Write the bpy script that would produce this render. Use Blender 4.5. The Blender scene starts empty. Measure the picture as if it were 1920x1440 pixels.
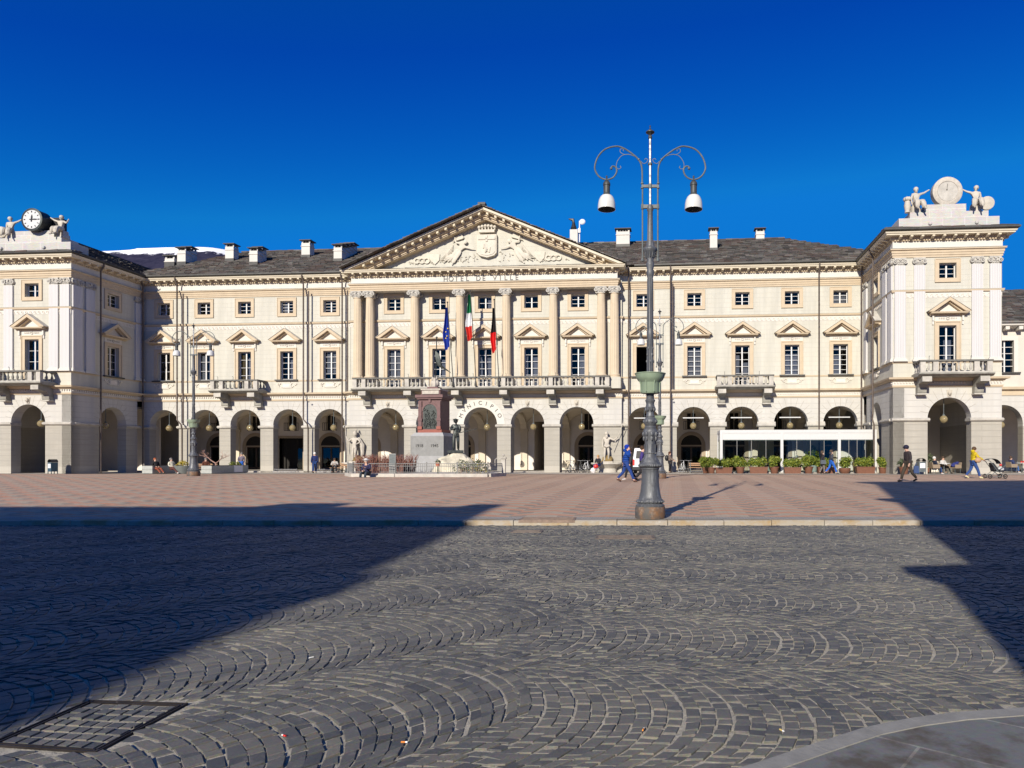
import bpy, bmesh, math, random
import numpy as np
from mathutils import Vector, Matrix
R = math.radians
random.seed(7)
sc = bpy.context.scene
COL = sc.collection
# ---------------------------------------------------------------- camera
CAMZ = 1.52
cam_d = bpy.data.cameras.new("camera")
cam = bpy.data.objects.new("camera", cam_d); COL.objects.link(cam)
cam.location = (0, 0, CAMZ); cam.rotation_euler = (R(90), 0, 0)
cam_d.sensor_width = 36; cam_d.lens = 24.0
cam_d.shift_x = -202 / 1920; cam_d.shift_y = 138 / 1920
cam_d.clip_start = 0.05; cam_d.clip_end = 20000
sc.camera = cam
# ---------------------------------------------------------------- sky, sun, exposure
SUN_EL = 25.5
SUN_TRAVEL = (0.297, 0.955)                      # horizontal direction in which the light travels
SUN_AZ = math.degrees(math.atan2(-SUN_TRAVEL[0], -SUN_TRAVEL[1])) % 360
w = bpy.data.worlds.new("World"); sc.world = w; w.use_nodes = True
wn, wl = w.node_tree.nodes, w.node_tree.links
wn.clear()
sky = wn.new("ShaderNodeTexSky"); sky.sky_type = 'NISHITA'; sky.sun_disc = False
sky.sun_elevation = R(SUN_EL); sky.sun_rotation = R(SUN_AZ)
sky.altitude = 1500; sky.air_density = 1.0; sky.dust_density = 0.0; sky.ozone_density = 5.0
hs = wn.new("ShaderNodeHueSaturation"); hs.inputs['Hue'].default_value = 0.5
hs.inputs['Saturation'].default_value = 1.35; hs.inputs['Value'].default_value = 1.0
tint = wn.new("ShaderNodeMix"); tint.data_type = 'RGBA'; tint.blend_type = 'MULTIPLY'
tint.inputs['Factor'].default_value = 1.0; tint.inputs[7].default_value = (0.5, 0.9, 1.15, 1)
bg = wn.new("ShaderNodeBackground"); bg.inputs['Strength'].default_value = 0.071
wo = wn.new("ShaderNodeOutputWorld")
wl.new(sky.outputs[0], hs.inputs['Color']); wl.new(hs.outputs[0], tint.inputs[6])
# deepen the polarised blue: green falls off faster towards the zenith
sepc = wn.new("ShaderNodeSeparateColor"); cmb = wn.new("ShaderNodeCombineColor"); wl.new(tint.outputs[2], sepc.inputs[0])
def wmath(op, a, b):
    n = wn.new("ShaderNodeMath"); n.operation = op
    for i, v in enumerate((a, b)):
        if isinstance(v, (int, float)): n.inputs[i].default_value = v
        else: wl.new(v, n.inputs[i])
    return n.outputs[0]
g_ = wmath('MINIMUM', wmath('MAXIMUM', wmath('MULTIPLY', wmath('POWER', sepc.outputs[1], 2.4), .96), .62), 2.0)
b_ = wmath('MINIMUM', wmath('MULTIPLY', sepc.outputs[2], 1.235), 7.0)
wl.new(wmath('MULTIPLY', wmath('POWER', g_, 2.0), .012), cmb.inputs[0]); wl.new(g_, cmb.inputs[1]); wl.new(b_, cmb.inputs[2])
wl.new(cmb.outputs[0], bg.inputs['Color']); wl.new(bg.outputs[0], wo.inputs['Surface'])
sun_d = bpy.data.lights.new("sun", 'SUN'); sun_d.energy = 4.6; sun_d.angle = R(0.53)
sun_d.color = (1.0, 0.92, 0.79)
sun = bpy.data.objects.new("sun", sun_d); COL.objects.link(sun)
_d = Vector((SUN_TRAVEL[0] * math.cos(R(SUN_EL)), SUN_TRAVEL[1] * math.cos(R(SUN_EL)), -math.sin(R(SUN_EL))))
sun.rotation_euler = _d.to_track_quat('-Z', 'Y').to_euler()
sun.location = (-20, -40, 40)
sc.view_settings.view_transform = 'Standard'; sc.view_settings.look = 'None'
sc.view_settings.exposure = 0.42; sc.view_settings.gamma = 1.0
sc.view_settings.use_curve_mapping = False
sc.render.engine = 'CYCLES'
sc.cycles.max_bounces = 6; sc.cycles.transparent_max_bounces = 12
sc.cycles.caustics_reflective = False; sc.cycles.caustics_refractive = False

# ---------------------------------------------------------------- materials
class NT:
    def __init__(s, name):
        s.m = bpy.data.materials.new(name); s.m.use_nodes = True
        s.n = s.m.node_tree.nodes; s.l = s.m.node_tree.links
        s.p = s.n['Principled BSDF']; s.out = s.n['Material Output']
        s.co = s.n.new("ShaderNodeTexCoord").outputs['Object']
    def link(s, a, b): s.l.new(a, b)
    def _in(s, sock, v):
        if v is None: return
        if hasattr(v, 'is_linked') or hasattr(v, 'links'): s.l.new(v, sock)
        else: sock.default_value = v
    def math(s, op, a, b=None, c=None, clamp=False):
        n = s.n.new("ShaderNodeMath"); n.operation = op; n.use_clamp = clamp
        s._in(n.inputs[0], a); s._in(n.inputs[1], b)
        if c is not None: s._in(n.inputs[2], c)
        return n.outputs[0]
    def mix(s, f, a, b, mode='MIX'):
        n = s.n.new("ShaderNodeMix"); n.data_type = 'RGBA'; n.blend_type = mode
        s._in(n.inputs[0], f); s._in(n.inputs[6], a if not isinstance(a, tuple) else (*a[:3], 1))
        s._in(n.inputs[7], b if not isinstance(b, tuple) else (*b[:3], 1)); return n.outputs[2]
    def noise(s, scale, detail=4, rough=.6, vec=None, col=False):
        n = s.n.new("ShaderNodeTexNoise"); n.inputs['Scale'].default_value = scale
        n.inputs['Detail'].default_value = detail; n.inputs['Roughness'].default_value = rough
        s.l.new(vec or s.co, n.inputs['Vector']); return n.outputs[1 if col else 0]
    def ramp(s, f, stops):
        n = s.n.new("ShaderNodeValToRGB"); s.l.new(f, n.inputs[0]); cr = n.color_ramp
        while len(cr.elements) < len(stops): cr.elements.new(.5)
        for e, (p, c) in zip(cr.elements, stops):
            e.position = p; e.color = (c, c, c, 1) if not isinstance(c, tuple) else (*c[:3], 1)
        return n.outputs[0]
    def sep(s, v=None):
        n = s.n.new("ShaderNodeSeparateXYZ"); s.l.new(v or s.co, n.inputs[0]); return n.outputs
    def comb(s, x, y, z=0.0):
        n = s.n.new("ShaderNodeCombineXYZ")
        for i, v in enumerate((x, y, z)): s._in(n.inputs[i], v)
        return n.outputs[0]
    def mapping(s, scale, vec=None, rot=(0, 0, 0)):
        n = s.n.new("ShaderNodeMapping"); n.inputs['Scale'].default_value = scale
        n.inputs['Rotation'].default_value = rot
        s.l.new(vec or s.co, n.inputs[0]); return n.outputs[0]
    def brick(s, vec, c1, c2, mortar, bw, bh, ms=.012, off=.5):
        n = s.n.new("ShaderNodeTexBrick"); s.l.new(vec, n.inputs['Vector'])
        for k, v in (('Color1', c1), ('Color2', c2), ('Mortar', mortar)): n.inputs[k].default_value = (*v[:3], 1)
        n.inputs['Scale'].default_value = 1; n.inputs['Brick Width'].default_value = bw
        n.inputs['Row Height'].default_value = bh; n.inputs['Mortar Size'].default_value = ms
        n.inputs['Mortar Smooth'].default_value = .1; n.offset = off
        return n.outputs
    def bump(s, h, strength=.4, dist=.02):
        n = s.n.new("ShaderNodeBump"); n.inputs['Strength'].default_value = strength
        n.inputs['Distance'].default_value = dist; s.l.new(h, n.inputs['Height'])
        s.l.new(n.outputs[0], s.p.inputs['Normal'])
    def island(s): return s.n.new("ShaderNodeNewGeometry").outputs['Random Per Island']
    def done(s, col=None, rough=.7, metal=0., spec=.4):
        if col is not None: s._in(s.p.inputs['Base Color'], (*col[:3], 1) if isinstance(col, tuple) else col)
        s._in(s.p.inputs['Roughness'], rough); s.p.inputs['Metallic'].default_value = metal
        s.p.inputs['Specular IOR Level'].default_value = spec
        return s.m

def simple(name, col, rough=.7, var=.15, scale=6., metal=0., spec=.4, bump=0., bscale=40.):
    t = NT(name)
    f = t.noise(scale, 5)
    dk = tuple(c * (1 - var) for c in col); lt = tuple(min(1, c * (1 + var)) for c in col)
    c = t.mix(t.ramp(f, [(.3, 0.), (.7, 1.)]), dk, lt)
    if bump: t.bump(t.noise(bscale, 3), bump, .01)
    return t.done(c, rough, metal, spec)

def wall_mat(name, c, bw, bh, mort=.78, streak=.12, low=None, lowz=0., rough=.85):
    """plaster / ashlar drawn in courses; weather streaks run down the wall"""
    t = NT(name); x, y, z = t.sep()
    v = t.comb(t.math('ADD', x, y), z)
    def layer(c, seed):
        b = t.brick(v, tuple(k * .97 for k in c), tuple(min(1, k * 1.02) for k in c), tuple(k * mort for k in c), bw, bh, .011 if not low else .02)
        st = t.noise(1.0, 5, .65, t.mapping((1.6, 1.6, .18)))
        bl = t.noise(.9, 4, .6)
        col = t.mix(t.ramp(st, [(.35, 1.), (.75, 0.)]), b[0], tuple(k * (1 - streak) for k in c), 'MIX')
        col2 = t.mix(t.math('MULTIPLY', t.ramp(bl, [(.45, 0.), (.8, 1.)]), .35), col, (c[0] * .93, c[1] * .9, c[2] * .84))
        return col2, b[1]
    col, fac = layer(c, 0)
    if low:
        col2, _ = layer(low, 1)
        st = t.noise(1.0, 6, .7, t.mapping((.8, .8, 9.)))
        col2 = t.mix(t.ramp(st, [(.4, 0.), (.7, .55)]), col2, tuple(k * .72 for k in low))
        col = t.mix(t.math('LESS_THAN', z, lowz), col, col2)
        base = t.math('MULTIPLY', t.math('LESS_THAN', z, .85), .5)
        col = t.mix(base, col, tuple(min(1, k * 1.15) for k in low))
    t.bump(t.math('SUBTRACT', 1.0, fac), .5, .012)
    return t.done(col, rough, 0, .25)

CREAM = (.588, .57, .492); GREYST = (.42, .395, .34)
M = {}
M['cream'] = wall_mat('cream_plaster', CREAM, 1.6, .37, .84, .2)
M['ashlar'] = wall_mat('pale_ashlar', (.555, .54, .50), 40., .42, .66, .16, GREYST, 3.98)
M['trim'] = simple('tan_trim', (.52, .425, .30), .85, .07, 2.)
M['white'] = simple('white_stucco', (.60, .575, .52), .85, .05, 1.5)
M['pilaster'] = NT('pilaster_stucco')
def _fl(t, c, period):
    x, y, z = t.sep()
    f = t.math('FRACT', t.math('DIVIDE', t.math('ADD', x, y), period))
    g = t.math('ABSOLUTE', t.math('SUBTRACT', f, .5))
    t.bump(t.ramp(g, [(.1, 0.), (.3, 1.)]), .8, .03)
    return t.done(t.mix(t.ramp(t.noise(1., 4, .6, t.mapping((3, 3, .25))), [(.4, 0.), (.8, 1.)]), c, tuple(k * .93 for k in c)), .85, 0, .25)
M['pilaster'] = _fl(M['pilaster'], (.62, .605, .59), .115)
M['column'] = simple('column_ochre', (.555, .46, .33), .8, .06, 1.5)
M['capital'] = simple('carved_stone', (.44, .42, .375), .85, .3, 5., bump=.4)
M['greystone'] = simple('weathered_stone', (.27, .26, .225), .9, .3, 2.2, bump=.5, bscale=14)
M['lightstone'] = simple('light_stone', (.45, .425, .375), .9, .22, 2., bump=.4, bscale=18)
M['groove'] = simple('mortar_groove', (.30, .27, .22), .9, .1)
M['lead'] = simple('lead_flashing', (.30, .31, .28), .7, .2, 3.)
M['gutter'] = simple('dark_gutter', (.06, .058, .052), .5, .3, 3.)
M['pipe'] = simple('copper_downpipe', (.12, .095, .08), .5, .3, 4., .3)
M['sash'] = simple('white_sash_paint', (.66, .65, .63), .5, .03)
M['curtain'] = simple('white_curtain', (.62, .62, .64), .9, .06, 5.)
M['blind'] = simple('roller_blind', (.62, .60, .56), .9, .06, 5.)
M['ochre'] = simple('ochre_curtain', (.45, .30, .06), .9, .15, 5.)
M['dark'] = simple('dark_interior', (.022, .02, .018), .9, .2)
M['shut'] = simple('dark_wood', (.055, .035, .025), .6, .3, 5.)
M['vault'] = simple('arcade_plaster', (.62, .55, .44), .9, .07, 1.2)
M['backwall'] = simple('arcade_back_wall', (.68, .635, .58), .9, .06, 1.)
M['floor'] = simple('arcade_floor', (.38, .35, .31), .8, .15, 2.)
M['surround'] = simple('door_surround', (.36, .29, .21), .9, .1, 2.)
def glass(name, tintc, base=.12):
    t = NT(name); t.n.remove(t.p)
    tr = t.n.new("ShaderNodeBsdfTransparent"); tr.inputs[0].default_value = (*tintc, 1)
    gl = t.n.new("ShaderNodeBsdfGlossy"); gl.inputs['Roughness'].default_value = .03; gl.inputs[0].default_value = (.62, .62, .55, 1)
    fr = t.n.new("ShaderNodeFresnel"); fr.inputs[0].default_value = 1.5
    mx = t.n.new("ShaderNodeMixShader")
    t.link(t.math('ADD', t.math('MULTIPLY', fr.outputs[0], .6), base), mx.inputs[0]); t.link(tr.outputs[0], mx.inputs[1]); t.link(gl.outputs[0], mx.inputs[2])
    t.link(mx.outputs[0], t.out.inputs[0]); return t.m
M['glass'] = glass('window_glass', (.62, .64, .68), .02)
M['clear'] = glass('clear_glass', (.80, .86, .85), .03)
M['shopglass'] = glass('shop_glass', (.35, .50, .48), .05)
def slate():
    t = NT('stone_slates'); r = t.island()
    c = t.ramp(r, [(0., (.04, .038, .036)), (.25, (.075, .07, .066)), (.5, (.12, .113, .105)), (.68, (.085, .058, .048)), (.85, (.19, .18, .165)), (1., (.055, .053, .05))])
    c = t.mix(t.math('MULTIPLY', t.ramp(t.noise(.35, 5), [(.5, 0.), (.68, 1.)]), .5), c, (.075, .04, .032))
    c = t.mix(.35, c, t.noise(9., 4, .6, None, True), 'OVERLAY')
    t.bump(t.noise(7., 5, .7), .6, .03)
    return t.done(c, .75, 0, .3)
M['slate'] = slate()
M['steel'] = simple('painted_iron', (.10, .118, .12), .5, .28, 9., .0, .5, .15, 30.)
def ironbase():
    t = NT('rusty_iron_base'); n = t.noise(3.2, 6, .65)
    c = t.mix(t.ramp(n, [(.45, 0.), (.6, 1.)]), (.085, .08, .075), (.20, .105, .05))
    c = t.mix(t.ramp(t.noise(7., 5, .7), [(.55, 0.), (.75, .7)]), c, (.30, .27, .23))
    t.bump(n, .3, .01); return t.done(c, .7, .1)
M['ironbase'] = ironbase()
def weathered_iron():
    t = NT('weathered_iron'); 
    st = t.noise(1., 5, .7, t.mapping((14., 14., .9)))
    c = t.mix(t.ramp(st, [(.5, 0.), (.72, .75)]), (.095, .10, .11), (.26, .27, .28))
    c = t.mix(t.ramp(t.noise(9., 4), [(.55, 0.), (.75, .6)]), c, (.055, .055, .06))
    t.bump(t.noise(26., 3), .3, .01); return t.done(c, .5, .2)
M['iron'] = weathered_iron()
M['darkiron'] = simple('dark_iron', (.045, .05, .052), .5, .25, 6.)
def polemat():
    t = NT('galvanised_pole'); n = t.noise(14., 5, .7)
    return t.done(t.mix(t.ramp(n, [(.45, 0.), (.65, 1.)]), (.48, .48, .47), (.16, .16, .165)), .4, .5)
M['galv'] = polemat()
M['bowl'] = simple('pale_green_bowl', (.245, .315, .225), .5, .12, 4.)
M['opal'] = simple('opal_glass', (.60, .60, .58), .15, .02)
M['lampin'] = simple('lamp_inside', (.22, .20, .17), .4, .1)
M['black'] = simple('black_paint', (.022, .022, .024), .45, .2)
M['rubber'] = simple('black_rubber', (.018, .018, .018), .8, .2)
M['bronze'] = simple('dark_bronze', (.055, .062, .058), .45, .35, 8., .6, .5, .3, 20.)
M['marble'] = simple('statue_marble', (.47, .43, .365), .8, .2, 4., bump=.3, bscale=15)
M['porphyry'] = simple('red_porphyry', (.145, .078, .076), .6, .14, 6.)
M['porphdk'] = simple('red_granite', (.27, .085, .06), .6, .14, 6.)
M['rail'] = simple('dark_coping', (.15, .145, .13), .9, .25, 4.)
M['granite'] = simple('grey_granite', (.235, .235, .225), .7, .14, 3.)
M['granitel'] = simple('pale_granite', (.33, .33, .325), .75, .08, 3.)
M['rock'] = simple('rough_rock', (.50, .46, .36), .9, .35, 1.8, bump=1., bscale=5.)
M['skin'] = simple('skin', (.55, .34, .25), .6, .06)
M['leather'] = simple('brown_leather', (.20, .10, .05), .5, .15)
M['terracotta'] = simple('brown_pot', (.17, .075, .045), .45, .12, 5.)
def leafmat(name, a, b, c):
    t = NT(name); r = t.island()
    t.p.inputs['Subsurface Weight'].default_value = 0
    return t.done(t.ramp(r, [(0., a), (.5, b), (1., c)]), .55, 0, .35)
M['leaf'] = leafmat('shrub_leaves', (.05, .09, .016), (.15, .20, .025), (.30, .31, .045))
M['leafdk'] = leafmat('dull_leaves', (.04, .06, .03), (.09, .115, .06), (.15, .17, .10))
M['leafred'] = leafmat('russet_twigs', (.10, .035, .025), (.15, .052, .036), (.20, .085, .055))
M['leafyel'] = leafmat('yellow_flowers', (.35, .25, .03), (.5, .38, .05), (.25, .25, .06))
M['bark'] = simple('bark', (.22, .15, .11), .9, .25, 9.)
M['concrete'] = simple('concrete', (.36, .37, .34), .85, .12, 5.)
M['concdk'] = simple('slate_planter', (.14, .15, .14), .7, .15, 5.)
M['soil'] = simple('soil', (.05, .035, .025), .95, .2)
M['paint'] = simple('white_paint', (.76, .77, .78), .45, .03)
M['alu'] = simple('white_aluminium', (.56, .56, .55), .4, .03)
M['wicker'] = simple('wicker', (.26, .20, .14), .8, .3, 30.)
M['vanwhite'] = simple('van_white', (.78, .79, .80), .25, .02, spec=.6)
M['red'] = simple('red_plastic', (.55, .025, .02), .4, .08)
M['wood'] = simple('bench_wood', (.35, .21, .12), .7, .2, 8.)
M['amber'] = simple('amber_bulb', (.30, .13, .04), .3, .1)
M['globe'] = simple('globe_glass', (.36, .29, .15), .06, .1, 3., .0, .9)
M['globe'].node_tree.nodes['Principled BSDF'].inputs['Alpha'].default_value = .62
CL = {}
def cloth(name, col):
    if name not in CL:
        t = NT('cloth_' + name); n = t.noise(7., 4, .6); dk = tuple(k * .8 for k in col); lt = tuple(min(1, k * 1.18) for k in col)
        if 'puff' in name or name == 'yellow':
            x, y, z = t.sep(); wv = t.math('ABSOLUTE', t.math('SINE', t.math('ADD', t.math('MULTIPLY', z, 38.), t.math('MULTIPLY', n, 2.)))); t.bump(wv, .9, .03)
        else: t.bump(t.noise(1., 4, .6, t.mapping((16., 16., 7.))), .8, .025)
        CL[name] = t.done(t.mix(t.ramp(n, [(.3, 0.), (.7, 1.)]), dk, lt), .8, 0, .2)
    return CL[name]

# ---------------------------------------------------------------- mesh helpers
class Fr:
    """vertical plane in plan: u runs along it, d goes inwards (away from the viewer)"""
    def __init__(s, x, y, dx, dy, nx, ny): s.a = (x, y, dx, dy, nx, ny)
    def p(s, u, d, z):
        x, y, dx, dy, nx, ny = s.a
        return (x + dx * u + nx * d, y + dy * u + ny * d, z)
W0 = Fr(0, 0, 1, 0, 0, 1)
class MB:
    def __init__(s): s.v = []; s.f = []; s.m = []; s.sm = []
    def add(s, vs, fs, mi=0, smooth=False):
        o = len(s.v); s.v += [tuple(q) for q in vs]
        for f in fs: s.f.append([i + o for i in f]); s.m.append(mi); s.sm.append(smooth)
    def hexa(s, p, mi=0):
        s.add(p, [(0, 3, 2, 1), (4, 5, 6, 7), (0, 1, 5, 4), (1, 2, 6, 5), (2, 3, 7, 6), (3, 0, 4, 7)], mi)
    def box(s, x0, x1, y0, y1, z0, z1, mi=0):
        s.hexa([(x0, y0, z0), (x1, y0, z0), (x1, y1, z0), (x0, y1, z0), (x0, y0, z1), (x1, y0, z1), (x1, y1, z1), (x0, y1, z1)], mi)
    def fbox(s, F, u0, u1, d0, d1, z0, z1, mi=0):
        s.hexa([F.p(u0, d0, z0), F.p(u1, d0, z0), F.p(u1, d1, z0), F.p(u0, d1, z0), F.p(u0, d0, z1), F.p(u1, d0, z1), F.p(u1, d1, z1), F.p(u0, d1, z1)], mi)
    def fprism(s, F, poly, d0, d1, mi=0):
        """polygon [(u,z)] extruded from depth d0 to d1"""
        n = len(poly); vs = [F.p(u, d0, z) for u, z in poly] + [F.p(u, d1, z) for u, z in poly]
        s.add(vs, [list(range(n)), list(range(2 * n - 1, n - 1, -1))] + [(i, i + n, (i + 1) % n + n, (i + 1) % n) for i in range(n)], mi)
    def uprism(s, F, prof, u0, u1, mi=0):
        """profile [(d,z)] extruded along u"""
        n = len(prof); vs = [F.p(u0, d, z) for d, z in prof] + [F.p(u1, d, z) for d, z in prof]
        s.add(vs, [list(range(n)), list(range(2 * n - 1, n - 1, -1))] + [(i, i + n, (i + 1) % n + n, (i + 1) % n) for i in range(n)], mi)
    def ring(s, F, cu, cz, r0, r1, d0, d1, a0=0., a1=math.pi, n=20, mi=0):
        full = abs(a1 - a0) > 6.28
        for i in range(n):
            p = a0 + (a1 - a0) * i / n; q = a0 + (a1 - a0) * (i + 1) / n
            P = [(cu + r * math.cos(t), cz + r * math.sin(t)) for r, t in ((r0, p), (r1, p), (r1, q), (r0, q))]
            s.hexa([F.p(u, d0, z) for u, z in P] + [F.p(u, d1, z) for u, z in P], mi)
    def lathe(s, prof, c=(0, 0, 0), n=16, mi=0, axis=None, smooth=True, cap=True):
        """profile [(r,z)]; axis: optional 3x3 to turn z elsewhere"""
        o = len(s.v); vs = []
        for r, z in prof:
            for k in range(n):
                a = 2 * math.pi * k / n; q = Vector((r * math.cos(a), r * math.sin(a), z))
                if axis is not None: q = axis @ q
                vs.append((q.x + c[0], q.y + c[1], q.z + c[2]))
        fs = [(i * n + k, i * n + (k + 1) % n, (i + 1) * n + (k + 1) % n, (i + 1) * n + k) for i in range(len(prof) - 1) for k in range(n)]
        if cap: fs += [list(range(n - 1, -1, -1)), [(len(prof) - 1) * n + k for k in range(n)]]
        s.add(vs, fs, mi, smooth)
    def ball(s, c, r, n=12, mi=0, sx=1., sy=1., sz=1.):
        prof = [(max(1e-4, math.sin(math.pi * i / 8)), -math.cos(math.pi * i / 8)) for i in range(9)]
        s.lathe([(a * r, b * r) for a, b in prof], c, n, mi, Matrix(((sx, 0, 0), (0, sy, 0), (0, 0, sz))))
    def tube(s, pts, r, n=6, mi=0, cap=True):
        pts = [Vector(p) for p in pts]; rs = r if isinstance(r, (list, tuple)) else [r] * len(pts)
        vs = []; ref = None
        for i, p in enumerate(pts):
            t = (pts[min(i + 1, len(pts) - 1)] - pts[max(i - 1, 0)])
            t = t.normalized() if t.length > 1e-9 else Vector((0, 0, 1))
            if ref is None: ref = Vector((0, 1, 0)) if abs(t.y) < .9 else Vector((1, 0, 0))
            a = (ref - t * ref.dot(t)).normalized(); b = t.cross(a); ref = a
            for k in range(n):
                q = p + (a * math.cos(2 * math.pi * k / n) + b * math.sin(2 * math.pi * k / n)) * rs[i]; vs.append(q)
        m = len(pts)
        fs = [(i * n + k, i * n + (k + 1) % n, (i + 1) * n + (k + 1) % n, (i + 1) * n + k) for i in range(m - 1) for k in range(n)]
        if cap: fs += [list(range(n - 1, -1, -1)), [(m - 1) * n + k for k in range(n)]]
        s.add(vs, fs, mi, True)
    def sweep(s, path, prof, mi=0, closed=True):
        """profile [(outward,z)] swept along a plan path; outward is to the left of travel; mitred"""
        n = len(prof); P = [Vector(p) for p in path]; L = len(P); vs = []
        for i in range(L):
            dirs = []
            if i > 0: dirs.append((P[i] - P[i - 1]).normalized())
            if i < L - 1: dirs.append((P[i + 1] - P[i]).normalized())
            ns = [Vector((-d.y, d.x)) for d in dirs]
            if len(ns) == 2:
                m = ns[0] + ns[1]; m = m / (m.dot(ns[0]))
            else: m = ns[0]
            for o, z in prof: vs.append((P[i].x + m.x * o, P[i].y + m.y * o, z))
        fs = []
        for i in range(L - 1):
            for k in range(n if closed else n - 1):
                k2 = (k + 1) % n; fs.append((i * n + k, i * n + k2, (i + 1) * n + k2, (i + 1) * n + k))
        fs += [list(range(n)), [(L - 1) * n + k for k in range(n - 1, -1, -1)]]
        s.add(vs, fs, mi)
    def mesh(s, name, mats, fix=True, sharp=38):
        me = bpy.data.meshes.new(name); me.from_pydata(s.v, [], s.f)
        for m in (mats if isinstance(mats, (list, tuple)) else [mats]): me.materials.append(m)
        me.polygons.foreach_set('material_index', s.m)
        if fix:
            bm = bmesh.new(); bm.from_mesh(me); bmesh.ops.recalc_face_normals(bm, faces=bm.faces); bm.to_mesh(me); bm.free()
        me.polygons.foreach_set('use_smooth', s.sm)
        if any(s.sm): me.set_sharp_from_angle(angle=R(sharp))
        me.update(); return me
    def build_split(s, name, mats, parent=None, fix=True):
        """far-apart pieces become parts of their own"""
        n = len(s.v); par = list(range(n))
        def find(i):
            while par[i] != i: par[i] = par[par[i]]; i = par[i]
            return i
        for f in s.f:
            for q in f[1:]: par[find(q)] = find(f[0])
        used = sorted({i for f in s.f for i in f}); P = np.array(s.v); root = {}; isl = np.full(n, -1)
        for i in used: isl[i] = root.setdefault(find(i), len(root))
        k = len(root); lo = np.full((k, 3), np.inf); hi = np.full((k, 3), -np.inf); u = np.array(used)
        np.minimum.at(lo, isl[u], P[u]); np.maximum.at(hi, isl[u], P[u]); size = (hi - lo).max(1)
        gap = np.maximum(0, np.maximum(lo[:, None] - hi[None], lo[None] - hi[:, None])); near = np.sqrt((gap ** 2).sum(2)) <= np.maximum(.02, .5 * np.maximum(size[:, None], size[None]))
        lab = list(range(k))
        def fd(i):
            while lab[i] != i: lab[i] = lab[lab[i]]; i = lab[i]
            return i
        for a, b in zip(*np.nonzero(np.triu(near, 1))): lab[fd(int(b))] = fd(int(a))
        groups = {}
        for f, m, sm in zip(s.f, s.m, s.sm): groups.setdefault(fd(int(isl[f[0]])), []).append((f, m, sm))
        out = []
        for g in groups.values():
            mb = MB(); mp = {}
            for f, m, sm in g:
                for i in f:
                    if i not in mp: mp[i] = len(mb.v); mb.v.append(s.v[i])
                mb.f.append([mp[i] for i in f]); mb.m.append(m); mb.sm.append(sm)
            out.append(mb.build(name, mats, parent, fix))
        return out[0]
    def build(s, name, mats, parent=None, fix=True, loc=None):
        o = bpy.data.objects.new(name, s.mesh(name, mats, fix)); COL.objects.link(o)
        if parent is not None: o.parent = parent
        if loc is not None: o.location = loc
        return o
def tag(o, label=None, cat=None, group=None, kind=None):
    for k, v in (('label', label), ('category', cat), ('group', group), ('kind', kind)):
        if v: o[k] = v
    return o
def thing(name, label, cat, loc=(0, 0, 0), rz=0., group=None, scale=1.):
    o = bpy.data.objects.new(name, None); COL.objects.link(o); o.empty_display_size = .3
    o.location = loc; o.rotation_euler = (0, 0, rz); o.scale = (scale,) * 3
    return tag(o, label, cat, group)
def inst(name, me, parent=None, loc=(0, 0, 0), rz=0., scale=None):
    o = bpy.data.objects.new(name, me); COL.objects.link(o); o.parent = parent; o.location = loc
    o.rotation_euler = (0, 0, rz)
    if scale: o.scale = scale
    return o
def dup(root, loc, rz=None, label=None):
    r = root.copy(); COL.objects.link(r); r.location = loc
    if rz is not None: r.rotation_euler = (0, 0, rz)
    if label: r['label'] = label
    for ch in list(root.children):
        c = ch.copy(); COL.objects.link(c); c.parent = r
        for g in list(ch.children):
            d = g.copy(); COL.objects.link(d); d.parent = c
    return r
def text_geo(txt, size, ext=.03):
    cu = bpy.data.curves.new('t', 'FONT'); cu.body = txt; cu.size = size; cu.extrude = ext; cu.align_x = 'CENTER'
    o = bpy.data.objects.new('t', cu); COL.objects.link(o)
    me = bpy.data.meshes.new_from_object(o.evaluated_get(bpy.context.evaluated_depsgraph_get()))
    vs = [tuple(v.co) for v in me.vertices]; fs = [list(p.vertices) for p in me.polygons]
    bpy.data.objects.remove(o); bpy.data.meshes.remove(me); bpy.data.curves.remove(cu)
    return vs, fs

# ---------------------------------------------------------------- building frame and ground height
TH = math.atan(103 / 1280); CT, ST = math.cos(TH), math.sin(TH)
OX, OY = -41.72, 59.40
def Bw(s, t, z=0.):
    return (OX + s * CT - t * ST, OY - s * ST - t * CT, z)
def st_of(x, y):
    dx, dy = x - OX, y - OY
    return dx * CT - dy * ST, -(dx * ST + dy * CT)
KERB_Y = 15.15
def ground(x, y):
    s, t = st_of(x, y)
    base = .20 + .14 * min(1, max(0, s / 61.3))
    rise = .125 + max(0., y - KERB_Y) * (.305 / 22.5)
    rise = min(rise, .43)
    k = min(1, max(0, (t - 2.) / 14.)); k = k * k * (3 - 2 * k)
    return base + (rise - base) * k
def gp(px, py):
    """point of the plaza seen at photo pixel (px,py)"""
    d = 30.
    for _ in range(60):
        x = (px - 1162) / 1280 * d
        d = .5 * d + .5 * 1280 * (CAMZ - ground(x, d)) / (py - 858)
        d = max(15.2, min(58., d))
    x = (px - 1162) / 1280 * d
    return (x, d, ground(x, d))
def at(px, d):
    x = (px - 1162) / 1280 * d
    return (x, d, ground(x, d))
def atB(px, t):
    """point in front of the facade by t metres, seen at column px"""
    k = (px - 1162) / 1280
    S = (k * (OY - t * CT) - OX + t * ST) / (CT + k * ST)
    x, y, _ = Bw(S, t); return (x, y, ground(x, y))
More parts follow.
